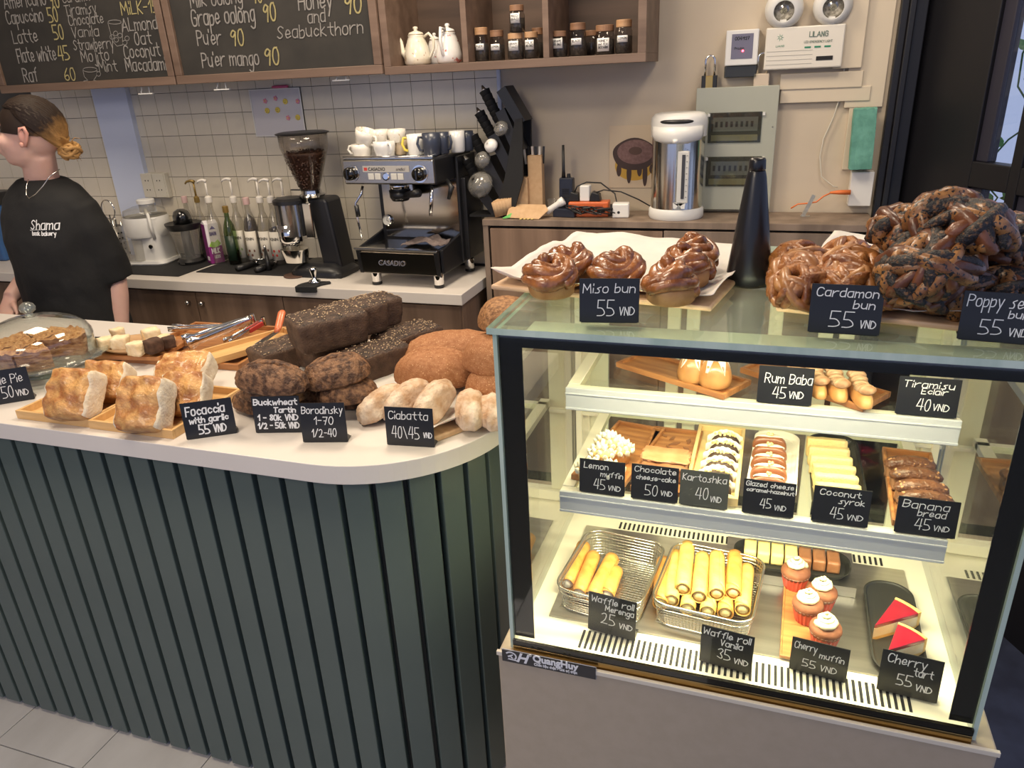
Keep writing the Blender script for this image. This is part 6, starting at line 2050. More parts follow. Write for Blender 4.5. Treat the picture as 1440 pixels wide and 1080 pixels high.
# two-way radio in its charger
b0 = P(799, 303, z=SCZ)
b0.y = max(b0.y, 2.60)
b0.z = SCZ + .0006
b0.x = P(799, 303, y=b0.y).x
rd = thing('radio_charger', 'black desk charger under the two way radio', 'charger', tuple(b0), R(-8))
DBL = mat('dark blue black plastic', (0.016, 0.020, 0.034), 0.3)
ob('cradle', MB().prism([(-.045, 0), (.045, 0), (.045, .022), (.012, .036), (-.045, .030)], -.042, .042, axis='x'), DBL, rd, bev=0.003)
rw = thing('two_way_radio', 'black two way radio with antenna standing in its charger', 'radio', (b0.x - .006, b0.y + .012, b0.z + .0345), R(-8))
ob('body', MB().prism([(-.016, 0), (.016, 0), (.014, .098), (-.012, .098)], -.026, .026, axis='x'), DBL, rw, bev=0.004)
for q in range(5):
    ob('grille_bar', MB().box(-.014, .014, -.0175, -.0155, .030 + q * .007, .033 + q * .007), BLACK, rw)
ob('antenna', MB().tube([(-.012, 0, .098), (-.012, 0, .125), (-.012, 0, .210)], [.0075, .0055, .0045], 12), BLACK, rw, smooth=True)
ob('knob', MB().lathe([(.007, .098), (.006, .112)], 12, cx=.008), BLACK, rw)

# orange power strip, plugs, tangle, adapters
b0 = P(829, 297, z=SCZ)
b0 = Vector((P(829, 297, y=2.66).x, 2.66, SCZ + .0006))
ps = thing('power_strip', 'orange power strip with plugs on the side cabinet', 'power strip', tuple(b0), R(4))
ORR = mat('orange red plastic', (0.62, 0.13, 0.035), 0.35)
ob('body', MB().box(-.072, .072, -.03, .03, 0, .052), ORR, ps, bev=0.004)
for q in range(3):
    ob('outlet', MB().box(-.055 + q * .04, -.028 + q * .04, -.0305, -.0298, .012, .040), mat('dark orange', (0.35, 0.06, 0.02), 0.5), ps)
for x_, lab in ((-.055, 'black power plug at the left of the orange strip'), (.022, 'black power plug at the right of the orange strip')):
    pg = thing('power_plug', lab, 'plug', (b0.x + x_, b0.y, b0.z + .0525))
    ob('plug_body', MB().prism([(-.020, 0), (.020, 0), (.016, .026), (-.010, .034)], -.018, .018, axis='y'), BLACK, pg, bev=0.003)
    ob('cord', MB().tube([(0, 0, .028), (.01, 0, .05), (.04, .02, .062), (.09, .03, .058), (.14, .035, .02), (.16, .0, -.03), (.13, -.03, -.048)] if x_ < 0 else [(0, 0, .028), (.03, .0, .038), (.09, .01, .030), (.15, .03, -.0), (.20, .04, -.03), (.25, .045, -.048)], .0026, 6), BLACK, pg, smooth=True)
wa = thing('wall_adapter', 'white adapter plugged between the two black plugs', 'adapter', (b0.x - .014, b0.y, b0.z + .0525))
ob('body', MB().box(-.018, .018, -.018, .018, 0, .055), WHITE, wa, bev=0.004)
rnd = random.Random(3)
pts = []
for i in range(70):
    u = i / 69
    pts.append((-.06 + .15 * u + .03 * math.sin(i * 1.1), -.045 + .012 * math.sin(i * .7), .012 + .03 * abs(math.sin(i * .45)) * (1 - .3 * u)))
tag(ob('cable_tangle', MB().tube(pts, .0022, 6), BLACK, smooth=True, loc=tuple(b0)), 'tangled black cable in front of the orange power strip', 'cable')
p = P(872, 290, y=2.63)
ch = thing('phone_charger', 'white charger block with round black face beside the power strip', 'charger', (p.x, 2.63, SCZ + .0006), R(6))
ob('block', MB().box(-.026, .032, -.016, .03, 0, .050), WHITE, ch, bev=0.005)
ob('round_face', MB().lathe([(.020, 0), (.022, .003), (.020, .006)], 24, T=T3(-.028, 0, .026, ry=R(-90))), BLACK, ch)
ob('round_dot', MB().lathe([(.005, 0), (.004, .001)], 14, T=T3(-.004, -.016, .020, rx=R(90))), BLACK, ch)
tag(ob('torch', MB().lathe([(0.010, 0), (.012, .004), (.011, .05), (.015, .06), (.016, .075), (.012, .077)], 20, T=T3(P(768, 292, y=2.62).x, 2.62, SCZ + .018, rx=0, ry=R(58), rz=R(10))), WHITE, smooth=True), 'small white torch leaning by the two way radio', 'torch')
p = P(777, 275, y=2.68)
tag(ob('plastic_cup', MB().lathe([(.018, 0), (.024, .05), (.025, .052)], 24, T=T3(p.x, 2.69, SCZ + .0006), cap=False), G_PLASTIC, smooth=True), 'clear plastic cup behind the white torch', 'cup')

# paper goods left of the radio
p = P(753, 281, y=2.66)
kb = thing('stirrer_box', 'tall narrow kraft box of stirrers beside the cup dispenser', 'box', (p.x, 2.68, SCZ + .0006), R(4))
hh = P(753, 219, y=2.66).z - SCZ
ob('box', MB().box(-.026, .026, -.022, .022, 0, hh), KRAFT, kb, bev=0.001)
for q in range(6):
    ob('wrapped_stick', MB().box(-.002, .006, -.001, .001, hh - .03, hh + .030, T=T3(-.018 + q * .006, .004 * (q % 3) - .006, 0, ry=R(-6 + q * 2))), BLACK if q % 2 else PAPER, kb)
p = P(727, 281, y=2.64)
kc = thing('napkin_box', 'low kraft box in front of the cup dispenser', 'box', (p.x, 2.66, SCZ + .0006), R(3))
ob('box', MB().box(-.042, .042, -.026, .026, 0, P(727, 250, y=2.64).z - SCZ), KRAFT, kc, bev=0.001)
p = P(707, 293, y=2.61)
for q in range(5):
    sl_ = ob('cup_sleeve', MB().loft([[((.024 + .003 * z_) * math.cos(a_), (.010 + .001 * z_) * math.sin(a_), z_ * .055) for a_ in [2 * PI * i / 20 for i in range(20)]] for z_ in (0, 1)], cap=False), KRAFT, smooth=True, solid=0.001, loc=(p.x - .008 + q * .010, 2.600 + .005 * q, SCZ + .010 + .002 * q), rot=(0, R(-14), R(64)))
    tag(sl_, 'kraft cup sleeve, ' + ['nearest and leftmost', 'second from the left', 'in the middle', 'second from the right', 'rightmost'][q] + ' of the row by the dispenser', 'cup sleeve', 'kraft cup sleeves')
p = P(742, 296, y=2.60)
ev = thing('straw_pouch', 'brown paper pouch spilling green straws on the side cabinet', 'pouch', (p.x, 2.595, SCZ + .0006), R(2))
ob('pouch', MB().loft([[(-.075, -.02, .004), (.05, -.03, .001), (.05, -.03, .003), (-.075, -.02, .006)], [(-.07, 0, .030), (.078, .0, .026), (.078, .0, .029), (-.07, 0, .033)], [(-.05, .03, .042), (.06, .03, .040), (.06, .03, .043), (-.05, .03, .045)]]), KRAFT, ev, smooth=False)
GS = mat('green straw', (0.16, 0.55, 0.14), 0.4)
for q in range(5):
    ob('straw', MB().tube([(-.02, -.0 + .003 * q, .010 + .002 * q), (-.085 + .006 * q, -.030 + .004 * q, .004 + .003 * q)], .0028, 8), GS, ev, smooth=True)
for q in range(4):
    ob('stirrer', MB().box(-.02 + q * .014, -.012 + q * .014, -.038, -.01, .002, .004), mat('yellow wood', (0.7, 0.55, 0.2), 0.5), ev)

# slanted cup and lid dispenser
oz = SCZ + .0006
cd0 = P(705, 300, y=2.64)
cdp = thing('cup_dispenser', 'black slanted cup and lid dispenser at the left end of the side cabinet', 'cup dispenser', (cd0.x, 2.66, oz))
Q = lambda px, py, y=2.64: P(px, py, y=y) - Vector((cd0.x, 2.66, oz))
pz_ = [Q(730, 167), Q(740, 165), Q(741, 249), Q(727, 300), Q(700, 300), Q(715, 250)]
ob('side_panel', MB().prism([(v.x, max(v.z, 0)) for v in pz_], .035, .045, axis='y'), BLACKM, cdp)
ob('side_panel', MB().prism([(v.x - .004, max(v.z, 0)) for v in pz_], -.055, -.045, axis='y'), BLACKM, cdp)
ob('base', MB().box(Q(665, 300).x, Q(735, 300).x, -.055, .045, 0, .008), BLACKM, cdp)
rails = (((709, 124), (737, 172)), ((708, 154), (733, 212)), ((697, 188), (726, 246)), ((686, 222), (716, 278)), ((676, 262), (704, 299)))
for i, (u_, l_) in enumerate(rails):
    a_, b__ = Q(*u_), Q(*l_)
    d_ = (a_ - b__).normalized()
    n_ = Vector((-d_.z, 0, d_.x))
    mb = MB()
    for y0, y1 in ((-.050, -.047), (.040, .043)):
        vs = [a_ + n_ * .022, a_ - n_ * .012, b__ - n_ * .012, b__ + n_ * .022]
        mb.add([(v.x, y_, v.z) for y_ in (y0, y1) for v in vs], [(0, 1, 2, 3), (7, 6, 5, 4), (0, 4, 5, 1), (1, 5, 6, 2), (2, 6, 7, 3), (3, 7, 4, 0)])
    vs = [a_ - n_ * .012, a_ - n_ * .015, b__ - n_ * .015, b__ - n_ * .012]
    mb.add([(v.x, y_, v.z) for y_ in (-.050, .043) for v in vs], [(0, 1, 2, 3), (7, 6, 5, 4), (0, 4, 5, 1), (1, 5, 6, 2), (2, 6, 7, 3), (3, 7, 4, 0)])
    ob('channel', mb, BLACK, cdp)
BCU = mat('black paper cup', (0.014, 0.014, 0.015), 0.6)
for i, (u_, l_, lab) in enumerate((((681, 127), (702, 170), 'topmost stack of black paper cups in the slanted dispenser'), ((674, 158), (697, 200), 'second stack of black paper cups from the top'), ((665, 191), (688, 232), 'third stack of black paper cups from the top'), ((656, 225), (676, 262), 'lowest stack of black paper cups in the dispenser'))):
    a_, b__ = P(*u_, y=2.64), P(*l_, y=2.64)
    d_ = a_ - b__
    t = thing('cup_stack', lab, 'cups', tuple(b__), 0, 'stacks of black paper cups')
    t.rotation_euler = d_.to_track_quat('Z', 'Y').to_euler()
    L = d_.length
    for q in range(6):
        z_ = L * q / 6
        ob('cup', MB().lathe([(.0175, z_), (.0195, z_ + L / 6 * .92), (.0205, z_ + L / 6 * .95), (.0195, z_ + L / 6 * .98)], 20), BCU, t, smooth=True)
    ob('tip', MB().lathe([(.013, L), (.007, L + .006), (.003, L + .018)], 12), STEELB, t, smooth=True)
for i, (px, py, rp, m_, nm, lab) in enumerate(((678, 262, 19, G_PLASTIC, 'dome_lid', 'large clear dome lid at the bottom of the dispenser'), (680, 226, 12, G_PLASTIC, 'dome_lid', 'clear dome lid above the large one'), (692, 206, 10, WHITE, 'paper_cup', 'white paper cup lying in the dispenser'), (706, 182, 11, G_PLASTIC, 'dome_lid', 'clear dome lid near the top of the dispenser'))):
    p = P(px, py, y=2.60)
    r_ = span(rp, p)
    o_ = ob(nm, MB().lathe([(r_, 0), (r_ * .98, r_ * .3), (r_ * .85, r_ * .7), (r_ * .5, r_ * .95), (0, r_)], 24, T=T3(rx=R(50), ry=R(-30)), cap=False), m_, smooth=True, loc=tuple(p), solid=0.001)
    tag(o_, lab, 'lid' if 'lid' in nm else 'cup')
# ------------------------------------------------------------------ back counter: machine, grinder, bottles
BZ = 0.9006
my_ = 2.43
fl, fr_ = P(478.7, 224.5, y=my_), P(611, 223, y=my_)
MW = fr_.x - fl.x
MX = (fl.x + fr_.x) / 2
MT = (fl.z + fr_.z) / 2 - BZ
em_ = thing('espresso_machine', 'steel and black single group espresso machine with cups on top', 'espresso machine', (MX, my_, BZ), R(-2))
zq = lambda py, px=545: P(px, py, y=my_).z - BZ
z_hb, z_tt, z_tb, z_ft = zq(260), zq(347), zq(384), 0.0
MD = 0.32
hw = MW / 2
SIDE = mat('machine black', (0.012, 0.012, 0.014), 0.35)
WARMST = mat('warm steel', (0.56, 0.51, 0.43), 0.22, 1.0)
ob('top_housing', MB().box(-hw, hw, 0.004, MD, z_hb, MT), SIDE, em_, bev=0.006)
ob('front_panel', MB().box(-hw + .004, hw - .003, -0.004, 0.006, z_hb + .003, MT - .003), WARMST, em_, bev=0.004)
ob('cup_tray', MB().box(-hw + .01, hw - .01, 0.01, MD - .01, MT, MT + .003), STEEL, em_)
for a_ in ((-hw + .005, hw - .005, 0.0), (-hw + .005, hw - .005, MD - .004)):
    ob('cup_rail', MB().tube([(a_[0], a_[2] + .004, MT + .008), (a_[1], a_[2] + .004, MT + .008)], .0025, 8), CHROME, em_, smooth=True)
for s_ in (-1, 1):
    px_ = 494 if s_ < 0 else 592
    kx_ = P(px_, 244, y=my_).x - MX
    kz_ = P(px_, 244, y=my_).z - BZ
    kn = ob('knob', MB().lathe([(0.022, 0), (0.024, .006), (.022, .022), (.018, .026), (0, .027)], 28, T=T3(kx_, -0.004, kz_, rx=R(90))), BLACKG, em_, smooth=True)
    ob('knob_grip', MB().box(kx_ - .005, kx_ + .005, -0.040, -0.030, kz_ - .020, kz_ + .020), BLACKG, kn, bev=0.004)
    ob('knob_ring', MB().lathe([(0.030, 0), (.030, .003)], 28, T=T3(kx_, -0.004, kz_, rx=R(90))), CHROME, kn)
a, b_ = P(510, 233.5, y=my_), P(577, 241.5, y=my_)
bp_ = ob('badge', MB().box(a.x - MX, b_.x - MX, -0.0065, -0.004, b_.z - BZ, a.z - BZ), mat('badge grey', (0.42, 0.40, 0.37), 0.4), em_)
W_ = b_.x - a.x
font_text('lettering', 'CASADIO', 0.016, INK, bp_, (a.x - MX + W_ * .12, -0.0068, b_.z - BZ + .005), sx=1.0, bold=.0002)
font_text('lettering', 'undici', 0.015, INK, bp_, (a.x - MX + W_ * .72, -0.0068, b_.z - BZ + .005), sx=1.0, shear=.3)
ob('red_mark', MB().box(a.x - MX + W_ * .03, a.x - MX + W_ * .10, -0.0068, -.0064, b_.z - BZ + .005, a.z - BZ - .005), mat('red mark', (0.5, 0.05, 0.04), 0.5), bp_)
for px_ in (522.5, 532, 555, 564.5):
    p = P(px_, 248, y=my_)
    ob('button', MB().box(p.x - MX - .0115, p.x - MX + .0115, -0.0065, -.004, p.z - BZ - .011, p.z - BZ + .011), mat('button pale', (0.60, 0.58, 0.53), 0.4), em_, bev=0.002)
p = P(543.5, 248, y=my_)
ob('centre_button', MB().lathe([(.014, 0), (.014, .003), (.010, .004)], 20, T=T3(p.x - MX, -0.004, p.z - BZ, rx=R(90))), CHROME, em_)
# back splash (mirror polished), side cheeks
ob('back_splash', MB().box(-hw + .05, hw + .0, MD * .55, MD * .57, z_tt, z_hb), mat('mirror steel', (0.42, 0.39, 0.35), 0.10, 1.0), em_)
ob('rear_body', MB().box(-hw + .03, hw + .03, MD * .57, MD, z_tb + .02, z_hb), SIDE, em_, bev=0.004)
ob('side_cheek', MB().box(hw + .002, hw + .014, MD * .50, MD + .005, z_tb + .012, MT - .01), SIDE, em_, bev=0.004)
ob('side_skirt', MB().prism([(0.0, z_tb + .006), (MD, z_tb + .006), (MD, z_tt + .05), (MD * .5, z_tt + .02), (0.0, z_tt - .006)], hw - .006, hw + .006, axis='x'), SIDE, em_, bev=0.003)
ob('side_skirt', MB().prism([(0.0, z_tb + .006), (MD, z_tb + .006), (MD, z_tt + .05), (MD * .5, z_tt + .02), (0.0, z_tt - .006)], -hw + .02, -hw + .03, axis='x'), SIDE, em_, bev=0.003)
# drip tray
ob('drip_tray', MB().box(-hw + .035, hw - .008, -0.012, MD * .9, z_tb, z_tt - .012), STEEL, em_, bev=0.006)
dfp = ob('tray_front', MB().prism([(-.026, z_tt - .018), (-.012, z_tt - .004), (-.010, z_tb), (-.016, z_tb + .004)], -hw + .045, hw - .020, axis='x'), mat('dark mirror', (0.36, 0.32, 0.28), 0.20, 1.0), em_)
ob('tray_lip', MB().box(-hw + .02, hw - .004, -0.030, -.006, z_tt - .010, z_tt - .002), STEEL, em_, bev=0.003)
for s_, x_ in ((-1, -hw + .028), (1, hw - .020)):
    ob('corner_post', MB().prism([(-.028, z_tt - .010), (-.008, z_tt - .010), (-.008, z_tb), (-.014, z_tb)], x_, x_ + .016, axis='x'), BLACK, em_, bev=0.002)
font_text('relief_lettering', 'CASADIO', 0.026, WARMST, dfp, (-.066, -0.0262, z_tb + (z_tt - z_tb) * .36), rot=(R(82), 0, 0), ext=0.001)
for q in range(16):
    ob('grid_bar', MB().box(-hw + .045, hw - .02, -.004 + q * .0105, .001 + q * .0105, z_tt - .010, z_tt - .006), STEEL, em_)
for x_, y_ in ((-hw + .082, .01), (hw - .025, .01), (-hw + .082, MD - .05), (hw - .01, MD - .06)):
    ft = ob('foot', MB().lathe([(.017, .010), (.019, .014), (.019, z_tb + .004)], 20, cx=x_, cy=y_), CHROME, em_, auto=40)
    ob('rubber_foot', MB().lathe([(.016, 0), (.019, .002), (.019, .011)], 20, cx=x_, cy=y_), BLACK, ft)
# group head, wands, round dial on the back splash
gx_ = P(560, 300, y=my_ + .06).x - MX
ob('group_head', MB().lathe([(.036, z_hb), (.036, z_hb - .030)], 32, cx=gx_, cy=.085), CHROME, em_, smooth=True)
pfh = ob('portafilter', MB().lathe([(.030, z_hb - .068), (.038, z_hb - .055), (.040, z_hb - .030)], 32, cx=gx_, cy=.085), BLACK, em_, smooth=True)
ob('portafilter_handle', MB().tube([(gx_ + .03, .07, z_hb - .047), (gx_ + .08, .03, z_hb - .036), (gx_ + .125, -.01, z_hb - .026)], [.011, .013, .015], 14), BLACK, pfh, smooth=True)
ob('steam_wand', MB().tube([P(509, 262, y=my_ + .02) - Vector((MX, my_, BZ)), P(507, 273, y=my_ + .01) - Vector((MX, my_, BZ)), P(499, 286, y=my_ - .0) - Vector((MX, my_, BZ)), P(502, 310, y=my_ - .0) - Vector((MX, my_, BZ)), P(509, 338, y=my_ + .0) - Vector((MX, my_, BZ))], [.005, .005, .0045, .0045, .004], 10), CHROME, em_, smooth=True)
ob('wand_grip', MB().tube([P(500, 289, y=my_) - Vector((MX, my_, BZ)), P(503, 305, y=my_) - Vector((MX, my_, BZ))], .0085, 12), BLACK, em_, smooth=True)
ob('water_wand', MB().tube([P(608, 262, y=my_ + .02) - Vector((MX, my_, BZ)), P(607, 285, y=my_ + .02) - Vector((MX, my_, BZ)), P(606, 303, y=my_ + .02) - Vector((MX, my_, BZ))], [.006, .0075, .006], 10), CHROME, em_, smooth=True)
ob('side_wand', MB().tube([(hw + .02, .05, z_hb + .01), (hw + .05, .02, z_hb - .01), (hw + .035, .02, z_hb - .05)], [.006, .010, .006], 10), BLACK, em_, smooth=True)
gp = P(540, 311, y=my_ + MD * .5)
g0 = (gp.x - MX, MD * .54, gp.z - BZ)
ga = ob('dial_rim', MB().lathe([(.020, 0), (.021, .006), (.017, .008), (.017, .004)], 28, T=T3(*g0, rx=R(90))), STEEL, em_)  # small round dial with two hands
ob('dial_face', MB().lathe([(.017, 0.0042), (0, .0044)], 24, T=T3(*g0, rx=R(90)), cap=False), mat('dial face', (0.72, 0.70, 0.64), 0.5), ga)
hn = MB()
for a_, l_ in ((0.2, .012), (1.9, .009)):
    hn.box(-.0008, .0008, -.0052, -.0046, 0, l_, T=T3(g0[0], g0[1], g0[2], ry=a_))
ob('dial_hands', hn, INK, ga)['kind'] = 'stuff'

# towel on the drip tray
CLO = mat('grey brown cloth', (0.13, 0.10, 0.095), 0.95, col2=(0.19, 0.15, 0.14), scale=90, bump=0.001, bscale=300)
c = P(603, 338, y=my_ + .06)
tw_ = ob('bar_towel', MB().grid(26, 16, lambda u, v: ((u - .5) * .17, (v - .5) * .10 + .02 * math.sin(u * 5), .004 + .018 * abs(fbm((u * .4, v * .4, 0), 7, 4)) + .016 * math.exp(-((u - .6) / .25) ** 2))), CLO, smooth=True, solid=.003, loc=(c.x - .01, my_ + .065, BZ + z_tt - .002))
tag(tw_, 'crumpled grey brown bar towel on the machine tray', 'towel')

# cups on the machine
SPECK = mat('speckled cup', (0.76, 0.72, 0.64), 0.25, col2=(0.78, 0.74, 0.66), scale=8, col3=(0.46, 0.34, 0.16), scale3=75, thr3=0.66, coat=0.4)
WCUP = mat('white cup', (0.74, 0.73, 0.71), 0.2, coat=0.4)
BCUP = mat('beige cup', (0.50, 0.40, 0.28), 0.3, coat=0.3)
DCUP = mat('slate blue mug', (0.035, 0.042, 0.065), 0.35, coat=0.2)
YH = mat('yellow handle', (0.72, 0.56, 0.08), 0.3)


def cup(name, label, px, py, wpx, hpx, m_, y, hang, dz=None, tilt=(0, 0), flare=1.12, hm=None, group='cups on the espresso machine'):
    p = P(px, py, y=y)
    r_ = span(wpx, p) / 2
    H_ = span(hpx, p)
    zb_ = BZ + MT + .0035 if dz is None else dz
    t = thing(name, label, 'cup', (p.x, y, zb_), 0, group)
    t.rotation_euler = (tilt[0], tilt[1], 0)
    ob('body', MB().lathe([(0, 0.002), (r_ / flare * .80, 0), (r_ / flare * .95, H_ * .08), (r_ * .98, H_ * .6), (r_, H_), (r_ * .93, H_), (r_ * .88, H_ * .5), (0, H_ * .1)], 28, cap=False), m_, t, smooth=True)
    ca, sa = math.cos(hang), math.sin(hang)
    hp = [(r_ * .9, H_ * .82), (r_ * 1.35, H_ * .84), (r_ * 1.55, H_ * .55), (r_ * 1.30, H_ * .26), (r_ * .88, H_ * .22)]
    ob('handle', MB().tube([(a_ * ca, a_ * sa, b__) for a_, b__ in hp], .0048, 10), hm or m_, t, smooth=True)
    return t


ct_ = BZ + MT + .0035
cup('cup', 'speckled cup with its handle pointing left at the left edge of the machine', 509, 212, 29, 17, SPECK, my_ + .06, PI * .98)
cup('cup', 'speckled cup tilted on top of the leftmost cup', 512, 197, 30, 20, SPECK, my_ + .065, R(-20), dz=ct_ + .042, tilt=(R(4), R(18)))
cup('cup', 'speckled cup on top in the middle of the pile', 534, 190, 28, 17, SPECK, my_ + .10, R(20), dz=ct_ + .045, tilt=(0, 0))
cup('cup', 'speckled cup on top at the right of the pile', 558, 191, 26, 18, SPECK, my_ + .10, R(150), dz=ct_ + .043)
cup('cup', 'white cup standing under the speckled cups at the front', 541, 211, 31, 21, WCUP, my_ + .055, R(-40))
cup('cup', 'beige speckled cup behind the white front cup', 563, 210, 22, 20, BCUP, my_ + .11, R(60))
cup('mug', 'white mug with a yellow handle', 585, 203, 25, 28, WCUP, my_ + .09, R(198), hm=YH, flare=1.02)
cup('mug', 'slate blue mug beside the yellow handled mug', 607, 202, 26, 30, DCUP, my_ + .07, R(205), flare=1.02)
cup('mug', 'slate blue mug with its handle to the right', 622, 201, 20, 29, DCUP, my_ + .11, R(-12), flare=1.02)
cup('mug', 'white mug right of the slate blue mugs', 643, 199, 22, 29, WCUP, my_ + .16, R(190), flare=1.02)
cup('mug', 'dark mug at the right end of the machine top', 657, 196, 18, 27, DCUP, my_ + .20, R(190), flare=1.02)

# grinder
gy = 2.56
gb = P(437, 386, y=gy)
gr_ = thing('coffee_grinder', 'black coffee grinder with a clear hopper of beans', 'coffee grinder', (P(428, 330, y=gy).x, gy, BZ))
gz = lambda py: P(430, py, y=gy).z - BZ
gx = lambda px, py=330: P(px, py, y=gy).x - gr_.location.x
hx = gx(431, 230)
hz0, hz1, hz2 = gz(268), gz(213), gz(188)
rt = span(33, gb)
HOP = thin_glass('hopper plastic', (0.88, 0.86, 0.84), 1.2, rough=.05)
ob('hopper', MB().lathe([(rt * .38, hz0), (rt * .42, hz0 + .012), (rt * .86, hz1 - .01), (rt * .95, hz1 + .02), (rt * .97, hz2)], 36, cx=hx, cap=False), HOP, gr_, smooth=True, solid=0.002)
BEAN = mat('coffee beans', (0.035, 0.014, 0.008), 0.5, col2=(0.085, 0.036, 0.020), scale=120, bump=0.003, bscale=160)
bm_ = MB().lathe([(rt * .34, hz0 + .004), (rt * .40, hz0 + .014), (rt * .82, hz1 - .012), (rt * .84, hz1 - .004), (rt * .4, hz1 + .002), (0, hz1 + .004)], 30, cx=hx)
bo_ = ob('bean_mass', bm_, BEAN, gr_, smooth=True)
bo_['kind'] = 'stuff'
rnd = random.Random(2)
bb = MB()
for q in range(220):
    if q < 90:
        a_, r_ = rnd.uniform(0, 6.28), rt * .80 * math.sqrt(rnd.random())
        c_ = (hx + r_ * math.cos(a_), r_ * math.sin(a_), hz1 + .002)
    else:
        u = rnd.random()
        a_, r_ = rnd.uniform(PI, 2 * PI), rt * (.41 + .42 * u)
        c_ = (hx + r_ * math.cos(a_), r_ * math.sin(a_), hz0 + .014 + (hz1 - hz0 - .026) * u)
    bb.ball(c_, rnd.uniform(.0035, .005), .0035, .003, n=6)
ob('beans', bb, BEAN, gr_, smooth=True)['kind'] = 'stuff'
ob('hopper_lid', MB().lathe([(rt * 1.03, hz2), (rt * 1.05, hz2 + .004), (rt * .9, hz2 + .008), (0, hz2 + .009)], 36, cx=hx), BLACK, gr_)
ob('hopper_collar', MB().lathe([(rt * .5, hz0 - .022), (rt * .55, hz0 - .014), (rt * .42, hz0 - .010), (rt * .40, hz0 + .003)], 30, cx=hx + .004), STEEL, gr_)
ob('hopper_slide', MB().box(hx - rt * .9, hx - rt * .3, -.006, .004, hz0 + .001, hz0 + .005), BLACK, gr_)
bx0, bx1 = gx(448), gx(474)
ob('body', MB().loft([[(x_, y_, z_) for x_, y_ in [((bx0 + bx1) / 2 + sx * (bx1 - bx0) / 2 + dx, sy * .055 + .03) for sx, sy in ((-1, -1), (1, -1), (1, 1), (-1, 1))]] for z_, dx in ((.02, .02), (.05, .016), (gz(330), .004), (gz(283), -.012), (gz(278), -.020))]), SIDE, gr_, bev=0.010)
ob('base', MB().loft([[((gx(412) + gx(486)) / 2 + s_ * (gx(486) - gx(412)) / 2 * x_, y_ * .085 * s_ + .01, z_) for x_, y_ in [(p_[0] * 2, p_[1] * 2) for p_ in rrect(1, 1, .2, 4)]] for s_, z_ in ((1.0, 0), (1.0, .018), (.86, .034), (.6, .05))]), SIDE, gr_, auto=40)
dx_ = gx(421)
rd_ = span(22, gb)
ob('doser_lid', MB().lathe([(rd_ * 1.02, gz(284)), (rd_ * 1.02, gz(279)), (rd_ * .8, gz(276)), (0, gz(275))], 30, cx=dx_, cy=-.03), BLACK, gr_, smooth=False)
ob('doser_glass', MB().lathe([(rd_ * .96, gz(328)), (rd_ * .96, gz(284))], 30, cx=dx_, cy=-.03, cap=False), mat('dark smoked steel', (0.30, 0.29, 0.28), 0.12, 0.9), gr_, smooth=True)
ob('doser_band', MB().lathe([(rd_ * .55, gz(340)), (rd_ * .75, gz(334)), (rd_ * .80, gz(312))], 30, cx=dx_ - .006, cy=-.045), CHROME, gr_, smooth=True)
ob('doser_lever', MB().box(gx(444), gx(455), -.065, -.055, gz(330), gz(282)), STEEL, gr_, bev=.003)
ob('portafilter_fork', MB().tube([(dx_ - .05, -.05, gz(340)), (dx_ - .02, -.055, gz(338)), (dx_ + .02, -.05, gz(341))], .006, 8), BLACK, gr_, smooth=True)
ob('catch_tray', MB().loft([[(dx_ + x_ * s_, -.045 + y_ * s_, z_) for x_, y_ in rrect(.11, .09, .04, 6)] for s_, z_ in ((.8, gz(364)), (1.0, gz(350)), (1.03, gz(346)))]), STEEL, gr_, auto=35)

# black rubber mats
MATM = mat('black rubber mat', (0.010, 0.010, 0.011), 0.7, bump=0.0012, bscale=240)
for (l_, r_, f_), lab in ((((160, 383), (246, 391), 0), 'black ribbed bar mat in front of the juicer'), (((276, 383), (480, 392), 0), 'black ribbed bar mat under the bottles and grinder')):
    a, b_ = P(*l_, z=BZ), P(*r_, z=BZ)
    mt_ = ob('bar_mat', MB().box(a.x, b_.x, (a.y + b_.y) / 2, 2.755, 0.9004, 0.9044), MATM, bev=0.001)
    tag(mt_, lab, 'mat')
MZ = 0.9048

# juicer
c = P(205, 366, z=BZ)
c.y = 2.62
c.x = P(205, 340, y=2.60).x
ju = thing('juicer', 'white electric juicer with clear lid and pulp cup', 'juicer', (c.x, 2.63, MZ), R(8))
jz = lambda py: P(205, py, y=2.60).z - BZ
jw = span(58, c) / 2
ob('base', MB().loft([[(x_, y_, z_) for x_, y_ in rrect(jw * 2 * s_, jw * 1.7 * s_, .035, 6)] for s_, z_ in ((1.0, 0), (1.04, .006), (1.0, .018))]), WHITE, ju, auto=40)
ob('body', MB().loft([[(x_ + .012, y_, z_) for x_, y_ in rrect(jw * 1.55 * s_, jw * 1.5, .035, 6)] for s_, z_ in ((1.0, .018), (1.0, jz(322)), (1.0, jz(308)))]), WHITE, ju, auto=40)
ob('upper_drum', MB().lathe([(jw * .98, jz(333)), (jw * 1.02, jz(330)), (jw * 1.02, jz(310)), (jw * .97, jz(306))], 36), WHITE, ju, auto=40)
ob('pulp_cup', MB().loft([[(x_ - jw * .42, y_ - jw * .55, z_) for x_, y_ in rrect(jw * 1.05 * s_, jw * .8 * s_, .02, 5)] for s_, z_ in ((.9, .02), (1.0, jz(336)))]), G_PLASTIC, ju, smooth=False)
ob('lid', MB().lathe([(jw * .98, jz(306)), (jw * .92, jz(298)), (jw * .5, jz(293)), (jw * .3, jz(293))], 36), G_PLASTIC, ju, smooth=True)
ob('feed_tube', MB().lathe([(jw * .34, jz(300)), (jw * .34, jz(288))], 24, cx=jw * .2), G_PLASTIC, ju, smooth=True)
ob('pusher', MB().lathe([(jw * .40, jz(289)), (jw * .40, jz(284)), (jw * .36, jz(283))], 24, cx=jw * .2), WHITE, ju)
